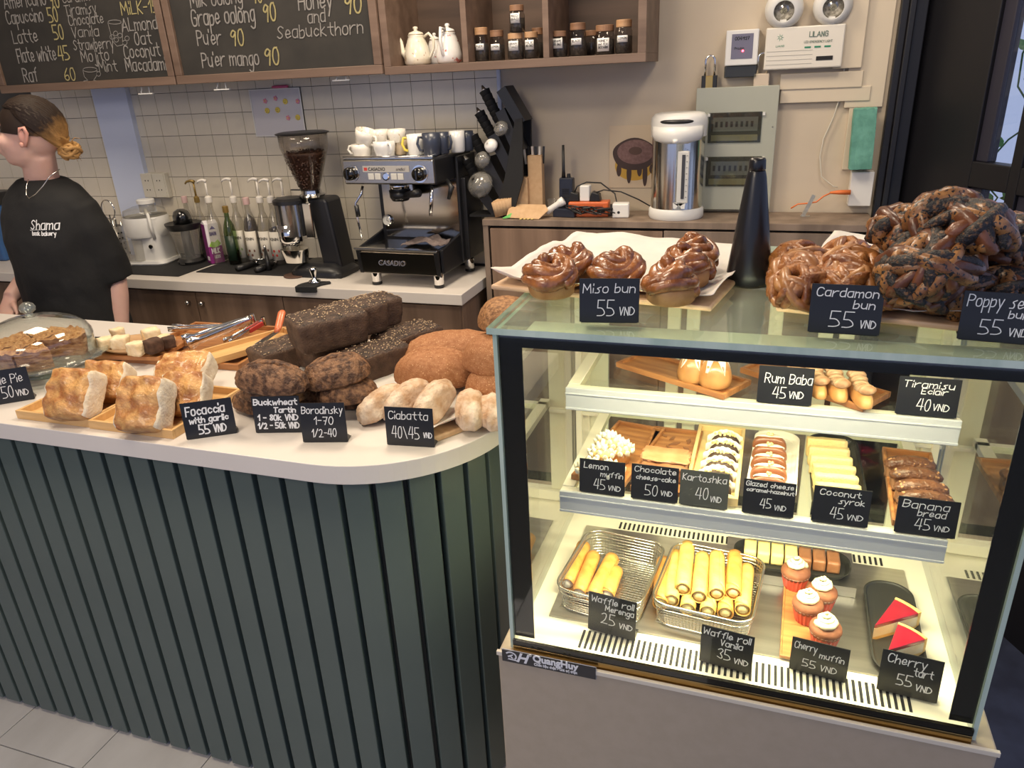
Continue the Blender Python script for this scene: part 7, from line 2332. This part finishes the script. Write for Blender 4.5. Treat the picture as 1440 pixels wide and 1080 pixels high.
ob('clamp_arm', MB().tube([(jw * .75, -jw * .7, jz(335)), (jw * .8, -jw * .85, jz(318)), (jw * .72, -jw * .75, jz(303)), (jw * .3, -jw * .3, jz(297))], .007, 8), WHITE, ju, smooth=True)
ob('dial', MB().lathe([(.010, 0), (.009, .004)], 18, T=T3(jw * .55, -jw * .83, jz(345), rx=R(90))), STEEL, ju)
tag(ob('white_lead', MB().tube([(c.x - .02, 2.50, MZ + .003), (c.x + .0, 2.465, MZ + .003), (c.x - .06, 2.45, MZ + .003), (c.x - .115, 2.47, MZ + .003), (c.x - .12, 2.52, MZ + .003), (c.x - .09, 2.55, MZ + .003)], .0028, 6), WHITE, smooth=True), 'white cord curled in front of the juicer', 'cord')

# citrus press
c = P(262, 345, y=2.62)
cp_ = thing('citrus_press', 'black citrus press with clear bowl and grey dome', 'citrus press', (c.x, 2.63, MZ))
cz = lambda py: P(262, py, y=2.62).z - BZ
cr = span(23, c)
ob('base', MB().lathe([(cr * .72, 0), (cr * .78, .012), (cr * .60, .024)], 30), BLACK, cp_, auto=40)
ob('clear_bowl', MB().lathe([(cr * .62, .024), (cr * .70, cz(345)), (cr * .92, cz(322))], 30, cap=False), G_PLASTIC, cp_, smooth=True)
ob('core', MB().lathe([(cr * .3, .024), (cr * .26, cz(322))], 20), BLACK, cp_, smooth=True)
ob('rim_bowl', MB().lathe([(cr * .90, cz(324)), (cr * 1.06, cz(317)), (cr * 1.08, cz(315)), (cr * .9, cz(316))], 30), BLACK, cp_, auto=40)
ob('dome', MB().lathe([(cr * .55, cz(316)), (cr * .54, cz(306)), (cr * .42, cz(299)), (cr * .2, cz(296)), (0, cz(295.5))], 30), thin_glass('smoky dome', (0.45, 0.46, 0.48), 1.6, rough=.05), cp_, smooth=True)
ob('reamer', MB().lathe([(cr * .40, cz(316)), (cr * .34, cz(307)), (cr * .12, cz(300)), (0, cz(299))], 16), BLACK, cp_, smooth=True)
ob('front_label', MB().box(-.012, .014, -cr * .80, -cr * .76, .004, .014), STEEL, cp_)

# milk carton
a, b_ = P(298, 371, z=MZ), P(316, 367, z=MZ)
mh = P(298, 312, y=a.y).z - MZ
mc = thing('milk_carton', 'purple and white milk carton on the bar mat', 'carton', tuple(a), R(56))
PUR = mat('purple carton', (0.20, 0.018, 0.16), 0.4)
CW = mat('carton white', (0.74, 0.72, 0.74), 0.4)
wf, wd_ = .058, .052
ob('front_lower', MB().box(0, wf, 0, wd_, 0, mh * .40), PUR, mc)
ob('front_upper', MB().box(0, wf, 0, wd_, mh * .40, mh * .93), CW, mc)
ob('side_print', MB().box(-.0008, -.0001, 0.001, wd_ - .001, 0.001, mh * .92), PUR, mc)
ob('top_fold', MB().prism([(0, mh * .93), (wd_, mh * .93), (wd_ * .52, mh), (wd_ * .48, mh)], 0.001, wf - .001, axis='x'), CW, mc)
ob('green_print', MB().prism([(.004, mh * .42), (.016, mh * .52), (.030, mh * .49), (.044, mh * .55), (.055, mh * .45), (.040, mh * .38), (.020, mh * .37)], -.0012, -.0003, axis='y'), mat('lime print', (0.28, 0.50, 0.06), 0.5), mc)
m_ = MB()
write(m_, 'MILK', .012, mh * .24, .020, y=-.0012, width=.034, thick=.20, slant=0)
write(m_, 'LESS', .020, mh * .12, .012, y=-.0012, width=.024, thick=.20, slant=0)
ob('lettering', m_, CW, mc)
m_ = MB()
write(m_, 'BARN', .016, mh * .66, .014, y=-.0012, width=.028, thick=.20, slant=0)
m_.add([(.018, -.0012, mh * .80), (.044, -.0012, mh * .80), (.031, -.0012, mh * .88)], [(0, 1, 2)])
ob('lettering', m_, mat('navy print', (0.06, 0.04, 0.20), 0.5), mc)
m_ = MB()
for q in range(7):
    m_.box(-.0013, -.0007, .008 + q * .0045, .0105 + q * .0045, mh * .06, mh * .16)
ob('barcode', m_, CW, mc)['kind'] = 'stuff'

# bottles
BGL = thin_glass('bottle glass', (0.80, 0.79, 0.76), 1.4, rough=.03, haze=.08, hcol=(.75, .72, .66))
BGG = thin_glass('green bottle glass', (0.42, 0.52, 0.34), 1.4)
PINKC = mat('pink cap', (0.62, 0.42, 0.40), 0.5)
PUMPM = mat('pump white', (0.74, 0.70, 0.64), 0.35)
SYR = mat('dark syrup', (0.018, 0.006, 0.005), 0.1, coat=.5)
LABL = mat('cream label', (0.68, 0.64, 0.56), 0.6)


def bottle(label, px, wpx, pytop, pyneck, pybot, y, kind='pump', liquid=None, fill=0.5, nozzle=-1, lab=None, cap=PINKC, glass=None, accent=None):
    b = P(px, pybot, y=y)
    r_ = span(wpx, b) / 2
    zz = lambda py: P(px, py, y=y).z - MZ
    H_ = zz(pyneck)
    t = thing('syrup_bottle' if kind == 'pump' else 'bottle', label, 'bottle', (b.x, y, MZ))
    ob('glass', MB().lathe([(r_ * .9, 0), (r_, .004), (r_, H_ * .60), (r_ * .80, H_ * .72), (r_ * .40, H_ * .84), (r_ * .36, H_ * .96), (r_ * .42, H_ * .97), (r_ * .42, H_)], 24, cap=False), glass or BGL, t, smooth=True)
    if liquid:
        ob('syrup', MB().lathe([(r_ * .88, .003), (r_ * .94, .005), (r_ * .94, H_ * min(fill, .58))] + ([(r_ * .72, H_ * .72)] if fill > .7 else []) + [(0, H_ * fill)], 20), liquid, t, smooth=True)
    if lab is not None:
        lo = ob('label', MB().grid(10, 2, lambda u, v: ((r_ + .0006) * math.sin((u - .5) * 2.4), -(r_ + .0006) * math.cos((u - .5) * 2.4), H_ * .08 + v * H_ * .46)), lab, t, smooth=True, solid=.0004)
        if lab is LABL:
            m_ = MB()
            write(m_, 'MONIN', -r_ * .8, H_ * .40, .011, y=0, width=r_ * 1.6, thick=.16, slant=0)
            m_.v = [((r_ + .0014) * math.sin(x_ / r_), -(r_ + .0014) * math.cos(x_ / r_), z_) for x_, y_, z_ in m_.v]
            ob('lettering', m_, INK, lo)
            if accent:
                m_ = MB()
                for q in range(4):
                    an = -.5 + .35 * q
                    m_.ball((r_ * math.sin(an), -(r_ + .0004) * math.cos(an), H_ * (.16 + .07 * (q % 2))), .006, .0012, .006, n=8)
                ob('fruit_print', m_, accent, lo)['kind'] = 'stuff'
    if kind == 'pump':
        Hp = zz(pytop)
        ob('pump_collar', MB().lathe([(r_ * .50, H_ * .99), (r_ * .54, H_ + .003), (r_ * .50, H_ + .020), (r_ * .24, H_ + .026)], 20), cap, t, auto=40)
        ob('pump_stem', MB().lathe([(.0045, H_ + .02), (.004, Hp - .008)], 12), cap, t, smooth=True)
        ob('pump_nozzle', MB().tube([(.006 * -nozzle, 0, Hp - .006), (0, -.001, Hp - .003), (.012 * nozzle, -.004, Hp), (.026 * nozzle, -.010, Hp - .003), (.034 * nozzle, -.013, Hp - .012)], [.006, .007, .006, .0045, .0035], 10), cap, t, smooth=True)
    else:
        ob('cap', MB().lathe([(r_ * .46, H_ * .95), (r_ * .48, H_ * .96), (r_ * .48, H_ + .014), (r_ * .40, H_ + .016)], 20), cap, t, auto=40)
    return t


bottle('small clear bottle with pink cap behind the citrus press', 273, 16, 277, 281, 345, 2.72, 'cap', None)
bottle('dark bottle with a brass coloured pump', 291, 14, 254, 284, 350, 2.71, 'pump', SYR, .6, nozzle=-1, cap=mat('brass pump', (0.30, 0.20, 0.06), 0.35, 0.5))
bottle('clear bottle with white pump right behind the milk carton', 310, 19, 253, 284, 364, 2.66, 'pump', None, nozzle=-1, cap=PUMPM)
bottle('green bottle with gold cap and dark oval label', 330, 17, 291, 295, 362, 2.64, 'cap', SYR, .25, cap=mat('gold cap', (0.40, 0.26, 0.08), 0.3, 0.6), glass=BGG, lab=mat('dark green label', (0.012, 0.030, 0.016), 0.4))
bottle('clear bottle with white pump and green leaf print', 343, 18, 251, 284, 360, 2.69, 'pump', None, nozzle=-1, cap=PUMPM, lab=LABL, accent=mat('leaf print', (0.22, 0.32, 0.12), 0.6))
bottle('dark syrup bottle with pink cap', 360, 19, 278, 283, 360, 2.66, 'cap', SYR, .80, lab=LABL, accent=mat('brown print', (0.12, 0.05, 0.03), 0.6))
bottle('clear bottle with white pump left of the strawberry bottle', 379, 19, 251, 284, 360, 2.68, 'pump', None, nozzle=-1, cap=PUMPM, lab=LABL, accent=mat('brown print', (0, 0, 0)))
bottle('dark bottled syrup with white pump and strawberry print', 394, 19, 252, 284, 360, 2.67, 'pump', SYR, .62, nozzle=-1, cap=PUMPM, lab=LABL, accent=mat('red print', (0.45, 0.04, 0.03), 0.6))
bottle('clear bottle with white pump half hidden by the grinder', 412, 19, 251, 284, 360, 2.72, 'pump', None, nozzle=-1, cap=PUMPM, lab=LABL)

# portafilters, brush, tamper, mats
for i, (h0, h1, hd, lab) in enumerate((((333, 378), (358, 370), (367, 366), 'portafilter with black handle lying left on the bar mat'), ((360, 380), (384, 371), (394, 364), 'portafilter with black handle lying beside the grinder'))):
    a, b_, c_ = P(*h0, z=MZ + .012), P(*h1, z=MZ + .014), P(*hd, z=MZ + .018)
    t = thing('portafilter', lab, 'portafilter', (c_.x, c_.y, MZ))
    L0 = Vector((c_.x, c_.y, MZ))
    ob('basket', MB().lathe([(.022, 0.002), (.029, .010), (.030, .026), (.033, .028), (.033, .031), (.028, .031), (.026, .012), (0, .010)], 24), CHROME, t, smooth=True)
    ob('handle', MB().tube([a - L0, a.lerp(b_, .4) - L0, b_ - L0], [.012, .014, .010], 14), BLACK, t, smooth=True)
    ob('neck', MB().tube([b_ - L0, (b_.lerp(c_, .5)) - L0, (b_.lerp(c_, .8)) - L0], [.008, .005, .006], 10), CHROME, t, smooth=True)
a, b_ = P(376, 366, y=2.56), P(372, 334, y=2.60)
t = thing('cleaning_brush', 'black handled cleaning brush standing by the portafilters', 'brush', (a.x, a.y, MZ))
ob('handle', MB().tube([(0, 0, 0.0), (0, 0, .035), (b_.x - a.x, .03, b_.z - a.z - .004)], [.012, .010, .006], 12), BLACK, t, smooth=True)
ob('ferrule', MB().tube([(b_.x - a.x, .03, b_.z - a.z - .006), (b_.x - a.x - .003, .034, b_.z - a.z + .010)], .006, 10), STEEL, t, smooth=True)
c = P(416, 388, z=BZ)
tag(ob('wood_coaster', MB().lathe([(.046, 0), (.048, .003), (.046, .006), (0, .006)], 30, T=T3(c.x, c.y, BZ)), mat('dark cork', (0.06, 0.028, 0.016), 0.7, col2=(0.09, 0.045, 0.03), scale=40), auto=40), 'dark round coaster in front of the grinder', 'coaster')
c = P(441, 401, z=BZ)
tmat = thing('tamping_mat', 'black corner tamping mat on the counter edge', 'mat', (c.x, c.y - .0, BZ), R(8))
ob('pad', MB().prism([(-.055, -.028), (.030, -.034), (.036, -.012), (.064, .018), (.055, .032), (-.025, .032), (-.050, -.004)], 0, .008), MATM, tmat, bev=.002)
ob('front_lip', MB().box(-.054, .030, -.050, -.033, -.016, .008), MATM, tmat, bev=.003)
tp_ = thing('tamper', 'polished steel coffee tamper standing on the tamping mat', 'tamper', (c.x + .004, c.y + .006, BZ + .0086))
ob('body', MB().lathe([(.022, 0), (.023, .002), (.022, .009), (.010, .014), (.007, .022), (.012, .040), (.0145, .052), (.013, .058), (.006, .060), (0, .060)], 28), CHROME, tp_, smooth=True)

# steel utensil caddy by the person's elbow
c = P(172, 350, y=2.62)
uc = thing('utensil_caddy', 'perforated steel utensil caddy with a skimmer beside the juicer', 'utensil holder', (P(166, 350, y=2.60).x, 2.60, MZ))
uh = P(166, 318, y=2.60).z - MZ
ob('cylinder', MB().lathe([(.042, 0), (.042, uh)], 30, cap=False), STEELB, uc, smooth=True, solid=.001)
hm_ = MB()
for q in range(10):
    for s_ in range(6):
        an = -PI + PI * q / 9
        hm_.lathe([(.0038, 0), (.0038, .0008)], 8, T=T3(.0428 * math.cos(an), .0428 * math.sin(an), .015 + s_ * (uh - .02) / 6, rx=R(90), rz=an + PI / 2))
ob('holes', hm_, BLACKM, uc)['kind'] = 'stuff'
k0 = P(152, 295, y=2.60) - uc.location
ob('skimmer_ring', MB().tube([(k0.x + .036 * math.cos(a_), .0, k0.z + .042 * math.sin(a_)) for a_ in [2 * PI * i / 24 for i in range(24)]], .003, 6, closed=True), STEEL, uc, smooth=True)
ob('skimmer_handle', MB().tube([(k0.x + .01, 0, k0.z - .04), (.0, 0, .05)], .003, 6), STEEL, uc, smooth=True)
for q in range(4):
    ob('utensil_handle', MB().tube([(-.01 + q * .010, .01 * (q % 2), .04), (.0 + q * .014, .012 * (q % 2), uh + .05 - .01 * q)], .003, 6), STEEL if q % 2 else BLACK, uc, smooth=True)
t = P(2, 296, y=2.62)
bl = thing('storage_tub', 'blue storage tub with black lid behind the person at the far left', 'tub', (t.x - .04, 2.62, BZ))
ob('tub', MB().box(-.10, .07, -.08, .08, 0, P(2, 292, y=2.54).z - BZ), mat('blue plastic', (0.03, 0.10, 0.26), 0.4), bl, bev=.01)
ob('lid', MB().box(-.105, .075, -.085, .085, P(2, 292, y=2.54).z - BZ, P(2, 274, y=2.54).z - BZ), BLACK, bl, bev=.006)
# ------------------------------------------------------------------ the person behind the counter
py_ = 1.98
pc0 = P(78, 330, y=py_)
pr_ = thing('person', 'person in oversized black T-shirt with blond tipped hair bun, facing left behind the counter', 'person', (pc0.x + .005, py_, 0), R(-4))
SKIN = mat('skin', (0.56, 0.33, 0.27), 0.5, col2=(0.60, 0.37, 0.30), scale=12, sss=0.15)
HY = R(-54)
HC = Vector((0.035, -.020, 1.505))


def hd_(x_, y_, z_):
    v = Euler((R(-9), 0, 0)).to_matrix() @ Vector((x_, y_, z_))
    v = Matrix.Rotation(HY, 3, 'Z') @ v
    return tuple(v + HC)


HT = Matrix.Translation(HC) @ Matrix.Rotation(HY, 4, 'Z') @ Euler((R(-9), 0, 0)).to_matrix().to_4x4()
b = MB()
# torso, neck, head in one surface (voxel remesh joins them)
b.loft([[(rx * math.cos(2 * PI * i / 24), ry * math.sin(2 * PI * i / 24) + oy_, z_) for i in range(24)] for z_, rx, ry, oy_ in ((.80, .15, .10, 0), (.90, .165, .11, .01), (1.02, .125, .09, 0), (1.15, .145, .105, -.005), (1.25, .150, .10, 0), (1.30, .125, .072, .005), (1.345, .085, .058, .008))])
b.tube([(0, .012, 1.30), (0, .006, 1.36), HC + Vector((0, .01, -.06))], [.062, .054, .052], 16)
b.ball((0, .012, .018), .074, .092, .092, n=24, T=HT)
b.ball((0, -.022, -.03), .062, .068, .082, n=20, T=HT)
b.ball((0, -.048, -.082), .034, .030, .026, n=16, T=HT)
b.tube([(0, -.086, .012), (0, -.100, -.010), (0, -.112, -.030), (0, -.094, -.038)], [.007, .009, .013, .010], 10, T=HT)
for s_ in (-1, 1):
    b.ball((s_ * .036, -.066, -.030), .024, .020, .024, n=12, T=HT)
    b.ball((s_ * .030, -.078, .024), .022, .012, .007, n=12, T=HT)
    b.tube([(s_ * .012, -.108, -.036), (s_ * .009, -.104, -.038)], .0065, 8, T=HT)
b.tube([(-.022, -.083, -.062), (-.008, -.092, -.059), (.008, -.092, -.059), (.022, -.083, -.062)], [.004, .007, .007, .004], 8, T=HT)
b.tube([(-.018, -.082, -.070), (0, -.090, -.071), (.018, -.082, -.070)], [.004, .007, .004], 8, T=HT)
# legs and feet
for s_ in (-1, 1):
    b.tube([(s_ * .085, 0, .84), (s_ * .095, -.01, .62), (s_ * .10, -.012, .45), (s_ * .10, .01, .25), (s_ * .10, .02, .09)], [.092, .075, .056, .055, .038], 16)
    b.tube([(s_ * .10, .045, .045), (s_ * .10, -.02, .045), (s_ * .105, -.12, .032), (s_ * .107, -.17, .025)], [.036, .038, .036, .022], 12, flat=.8)


def arm(s_, sh_, el_, wr_, hdir):
    b.tube([sh_, Vector(sh_).lerp(Vector(el_), .5), el_, Vector(el_).lerp(Vector(wr_), .35), wr_], [.052, .046, .039, .040, .026], 14)
    d = Vector(hdir).normalized()
    side = d.cross(Vector((0, -1, 0))).normalized()
    up = side.cross(d).normalized()
    w0 = Vector(wr_)
    b.tube([w0, w0 + d * .04, w0 + d * .085], [.026, .034, .034], 14, flat=.5)
    for q, L in enumerate((.060, .070, .066, .052)):
        o_ = w0 + d * .080 + side * (-.026 + .0175 * q)
        b.tube([o_ - d * .01, o_ + d * L * .45 + up * .004, o_ + d * L * .78 - up * .006, o_ + d * L - up * .018], [.0095, .0088, .008, .0065], 8)
    o_ = w0 + d * .025 - side * .026
    b.tube([o_, o_ - side * .022 + d * .025, o_ - side * .030 + d * .052 - up * .006], [.012, .010, .0075], 8)


arm(1, (.118, .01, 1.250), (.168, .055, 1.02), (.190, -.0, .80), (0.05, -.35, -1))
arm(-1, (-.118, .01, 1.250), (-.200, .04, 1.03), (-.17, -.12, .955), (.2, -.5, -.7))
body = ob('body', b, SKIN, pr_, smooth=True)
md = body.modifiers.new('join', 'REMESH')
md.mode = 'VOXEL'
md.voxel_size = 0.0065
md.use_smooth_shade = True
md = body.modifiers.new('soft', 'SMOOTH')
md.factor = 0.5
md.iterations = 4
# ears (left one shows)
for s_ in (-1, 1):
    e = MB()
    e.tube([(s_ * .074, .006, -.034), (s_ * .080, .014, -.014), (s_ * .086, .020, .008), (s_ * .084, .012, .024), (s_ * .078, -.002, .020), (s_ * .076, -.006, .0)], [.007, .0055, .0055, .006, .005, .004], 10, T=HT)
    e.ball((s_ * .078, .004, -.004), .005, .012, .020, n=12, T=HT)
    e.ball((s_ * .077, -.001, -.030), .006, .008, .009, n=10, T=HT)
    ob('ear', e, mat('ear skin', (0.60, 0.30, 0.24), 0.5, sss=.2), pr_, smooth=True)
    ob('eye', MB().ball((s_ * .030, -.0765, .010), .011, .011, .009, n=14, T=HT), mat('eye white', (0.7, 0.68, 0.64), 0.2), pr_, smooth=True)
    ob('iris', MB().ball((s_ * .030, -.0845, .008), .0048, .0035, .0048, n=12, T=HT), mat('iris brown', (0.05, 0.03, 0.02), 0.2), pr_, smooth=True)
    ob('eyebrow', MB().tube([(s_ * .014, -.090, .028), (s_ * .032, -.086, .034), (s_ * .050, -.070, .028)], [.003, .0035, .002], 6, T=HT), mat('brow', (0.03, 0.018, 0.012), 0.8), pr_, smooth=True)
ob('lips', MB().tube([(-.019, -.090, -.066), (0, -.0985, -.065), (.019, -.090, -.066)], [.003, .0055, .003], 8, T=HT), mat('lips', (0.42, 0.16, 0.15), 0.4), pr_, smooth=True)

# hair: dark roots running to a blond bun at the nape
hm = bpy.data.materials.new('hair')
hm.use_nodes = True
nt = hm.node_tree
bs = nt.nodes['Principled BSDF']
bs.inputs['Roughness'].default_value = 0.6
bs.inputs['Specular IOR Level'].default_value = 0.25
tc = nd(nt, 'ShaderNodeTexCoord')
vd = nd(nt, 'ShaderNodeVectorMath', operation='DISTANCE')
nt.links.new(tc.outputs['Object'], vd.inputs[0])
BUN = Vector((.006, .106, -.036))
vd.inputs[1].default_value = BUN
rp = nd(nt, 'ShaderNodeValToRGB')
rp.color_ramp.elements[0].position = 0.045
rp.color_ramp.elements[0].color = (0.46, 0.26, 0.09, 1)
rp.color_ramp.elements[1].position = 0.135
rp.color_ramp.elements[1].color = (0.022, 0.013, 0.009, 1)
e_ = rp.color_ramp.elements.new(0.085)
e_.color = (0.30, 0.16, 0.055, 1)
ns = nd(nt, 'ShaderNodeTexNoise')
ns.inputs['Scale'].default_value = 60
ad = nd(nt, 'ShaderNodeMath', operation='MULTIPLY_ADD')
nt.links.new(tc.outputs['Object'], ns.inputs['Vector'])
nt.links.new(ns.outputs['Fac'], ad.inputs[0])
ad.inputs[1].default_value = 0.05
nt.links.new(vd.outputs['Value'], ad.inputs[2])
nt.links.new(ad.outputs[0], rp.inputs[0])
nt.links.new(rp.outputs[0], bs.inputs['Base Color'])
hair = MB()
SK = (.0785, .0975, .097)


def skull(dv, k_=1.0):
    return Vector((dv.x * SK[0] * k_, dv.y * SK[1] * k_ + .012, dv.z * SK[2] * k_ + .018))


rnd = random.Random(5)
knot_pt = Vector((0, .100, -.026))
line_ = []
for i in range(150):
    a_ = -PI * 1.0 + 2 * PI * i / 150
    # hairline: high over the forehead, down in front of the ears, low at the nape
    f_ = math.cos(a_)          # 1 = front
    up_ = 0.62 if f_ > .55 else (0.62 - (0.55 - f_) * 0.78)
    dv = Vector((math.sin(a_) * math.sqrt(max(0, 1 - up_ * up_)), -math.cos(a_) * math.sqrt(max(0, 1 - up_ * up_)), up_))
    line_.append(dv.normalized())
end = (knot_pt - Vector((0, .012, .018)))
end = Vector((end.x / SK[0], end.y / SK[1], end.z / SK[2])).normalized()
for i, dv in enumerate(line_):
    for lay in range(2):
        pts, rs = [], []
        for q in range(10):
            u = q / 9
            v = dv.slerp(end, u * .97) if dv.dot(end) > -.98 else dv
            if lay:
                v = (v + Vector((0, -.05, .35)) * math.sin(PI * u) * .8).normalized()
            pts.append(skull(v, 1.0 + .035 * math.sin(PI * u) + rnd.uniform(0, .012)))
            rs.append(.0052 * (.6 + .5 * math.sin(PI * u)) + .0006)
        hair.tube(pts, rs, 5)
hair.grid(30, 16, lambda u, v: tuple(skull(Vector((math.cos(2 * PI * u) * math.sin(v * PI * .56), math.sin(2 * PI * u) * math.sin(v * PI * .56), math.cos(v * PI * .56))).normalized(), .995)), wrapu=True)
hr = ob('hair', hair, hm, pr_, smooth=True)
hr.matrix_local = HT
hr['kind'] = 'stuff'
bn = MB()
for q in range(16):
    ph = rnd.uniform(0, 6.28)
    tl = rnd.uniform(-.9, .9)
    rr_ = rnd.uniform(.014, .030)
    m3 = Euler((tl, rnd.uniform(-.6, .6), ph)).to_matrix()
    pts = [BUN + Vector((.0, .012, -.006)) + m3 @ Vector((rr_ * math.cos(t_), rr_ * 1.1 * math.sin(t_), .008 * math.sin(2 * t_))) for t_ in [PI * 1.8 * j / 17 for j in range(18)]]
    bn.tube(pts, rnd.uniform(.004, .0075), 7)
for q in range(9):
    a_ = rnd.uniform(-1.2, 1.2)
    L = rnd.uniform(.03, .055)
    bn.tube([BUN, BUN + Vector((rnd.uniform(-.01, .01), L * .6, math.sin(a_) * L * .6 + .01)), BUN + Vector((rnd.uniform(-.02, .02), L, math.sin(a_) * L - .01))], [.002, .0012, .0006], 5)
o_ = ob('hair_bun', bn, hm, pr_, smooth=True)
o_.matrix_local = HT
o_['kind'] = 'stuff'

# T-shirt
SHIRT = mat('black cotton', (0.005, 0.005, 0.0055), 0.85, bump=0.002, bscale=30)
s = MB()
s.loft([[(rx * math.cos(2 * PI * i / 28), ry * math.sin(2 * PI * i / 28) + oy_, z_) for i in range(28)] for z_, rx, ry, oy_ in ((.74, .196, .150, 0), (.90, .192, .148, 0), (1.05, .188, .140, -.004), (1.16, .186, .138, -.006), (1.24, .182, .125, -.002), (1.29, .170, .108, .004), (1.328, .135, .088, .008), (1.350, .092, .070, .008), (1.356, .084, .066, .008))])
for s_, el_ in ((1, Vector((.152, .050, 1.000))), (-1, Vector((-.20, .03, 1.03)))):
    s0 = Vector((s_ * .122, .008, 1.262))
    s.tube([s0, s0.lerp(el_, .35) + Vector((s_ * .012, 0, .012)), s0.lerp(el_, .7) + Vector((s_ * .010, 0, 0)), el_], [.070, .073, .074, .075], 20)
sh_ = ob('t_shirt', s, SHIRT, pr_, smooth=True)
md = sh_.modifiers.new('join', 'REMESH')
md.mode = 'VOXEL'
md.voxel_size = 0.009
md.use_smooth_shade = True
tex = bpy.data.textures.new('folds', 'CLOUDS')
tex.noise_scale = 0.12
md = sh_.modifiers.new('folds', 'DISPLACE')
md.texture = tex
md.strength = 0.022
md.mid_level = 0.5
md = sh_.modifiers.new('soft', 'SMOOTH')
md.factor = 0.6
md.iterations = 6
# trousers
tr_ = MB()
tr_.loft([[(.165 * math.cos(2 * PI * i / 20), .115 * math.sin(2 * PI * i / 20), z_) for i in range(20)] for z_ in (.76, .90)])
for s_ in (-1, 1):
    tr_.tube([(s_ * .085, 0, .84), (s_ * .10, -.01, .5), (s_ * .10, .015, .10)], [.100, .082, .070], 16)
to_ = ob('trousers', tr_, mat('dark trousers', (0.02, 0.02, 0.025), 0.8), pr_, smooth=True)
md = to_.modifiers.new('join', 'REMESH')
md.mode = 'VOXEL'
md.voxel_size = 0.012
md.use_smooth_shade = True

# chest lettering wrapped onto the shirt
inv = (Matrix.Translation(pr_.location) @ Matrix.Rotation(R(-4), 4, 'Z')).inverted()
q0, q1 = P(46, 322, y=1.86), P(88, 330, y=1.86)
lw = MB()
d_ = q1 - q0
yaw_ = math.atan2(d_.y, d_.x)
write(lw, 'Shama', 0, 0.0, .030, y=0, width=.090, thick=.10, slant=.25, tilt=-.06)
write(lw, 'book bakery', .004, -.018, .0125, y=0, width=.075, thick=.20, slant=0, tilt=-.06)
lw.box(-.004, .05, 0, .0004, -.0025, -.0012)
lm_ = lw
# densify is not needed: each stroke piece is short
for i_, v_ in enumerate(lm_.v):
    wv = Vector((q0.x + v_[0] * 1.0, 1.80, q0.z + v_[2]))
    lm_.v[i_] = tuple(inv @ wv)
lo_ = ob('chest_lettering', lm_, CHALK, pr_)
md = lo_.modifiers.new('wrap', 'SHRINKWRAP')
md.target = sh_
md.wrap_method = 'PROJECT'
md.use_negative_direction = True
md.use_positive_direction = True
md.use_project_x = False
md.use_project_y = True
md.offset = 0.0022
# necklace
nk = [inv @ P(px, pyy, y=yy) for px, pyy, yy in ((84, 238, 1.90), (70, 248, 1.87), (60, 262, 1.855), (50, 273, 1.85), (41, 279, 1.85), (37, 274, 1.86), (37, 262, 1.87), (40, 252, 1.89))]
ob('necklace', MB().tube(nk, .0016, 6), STEEL, pr_, smooth=True)
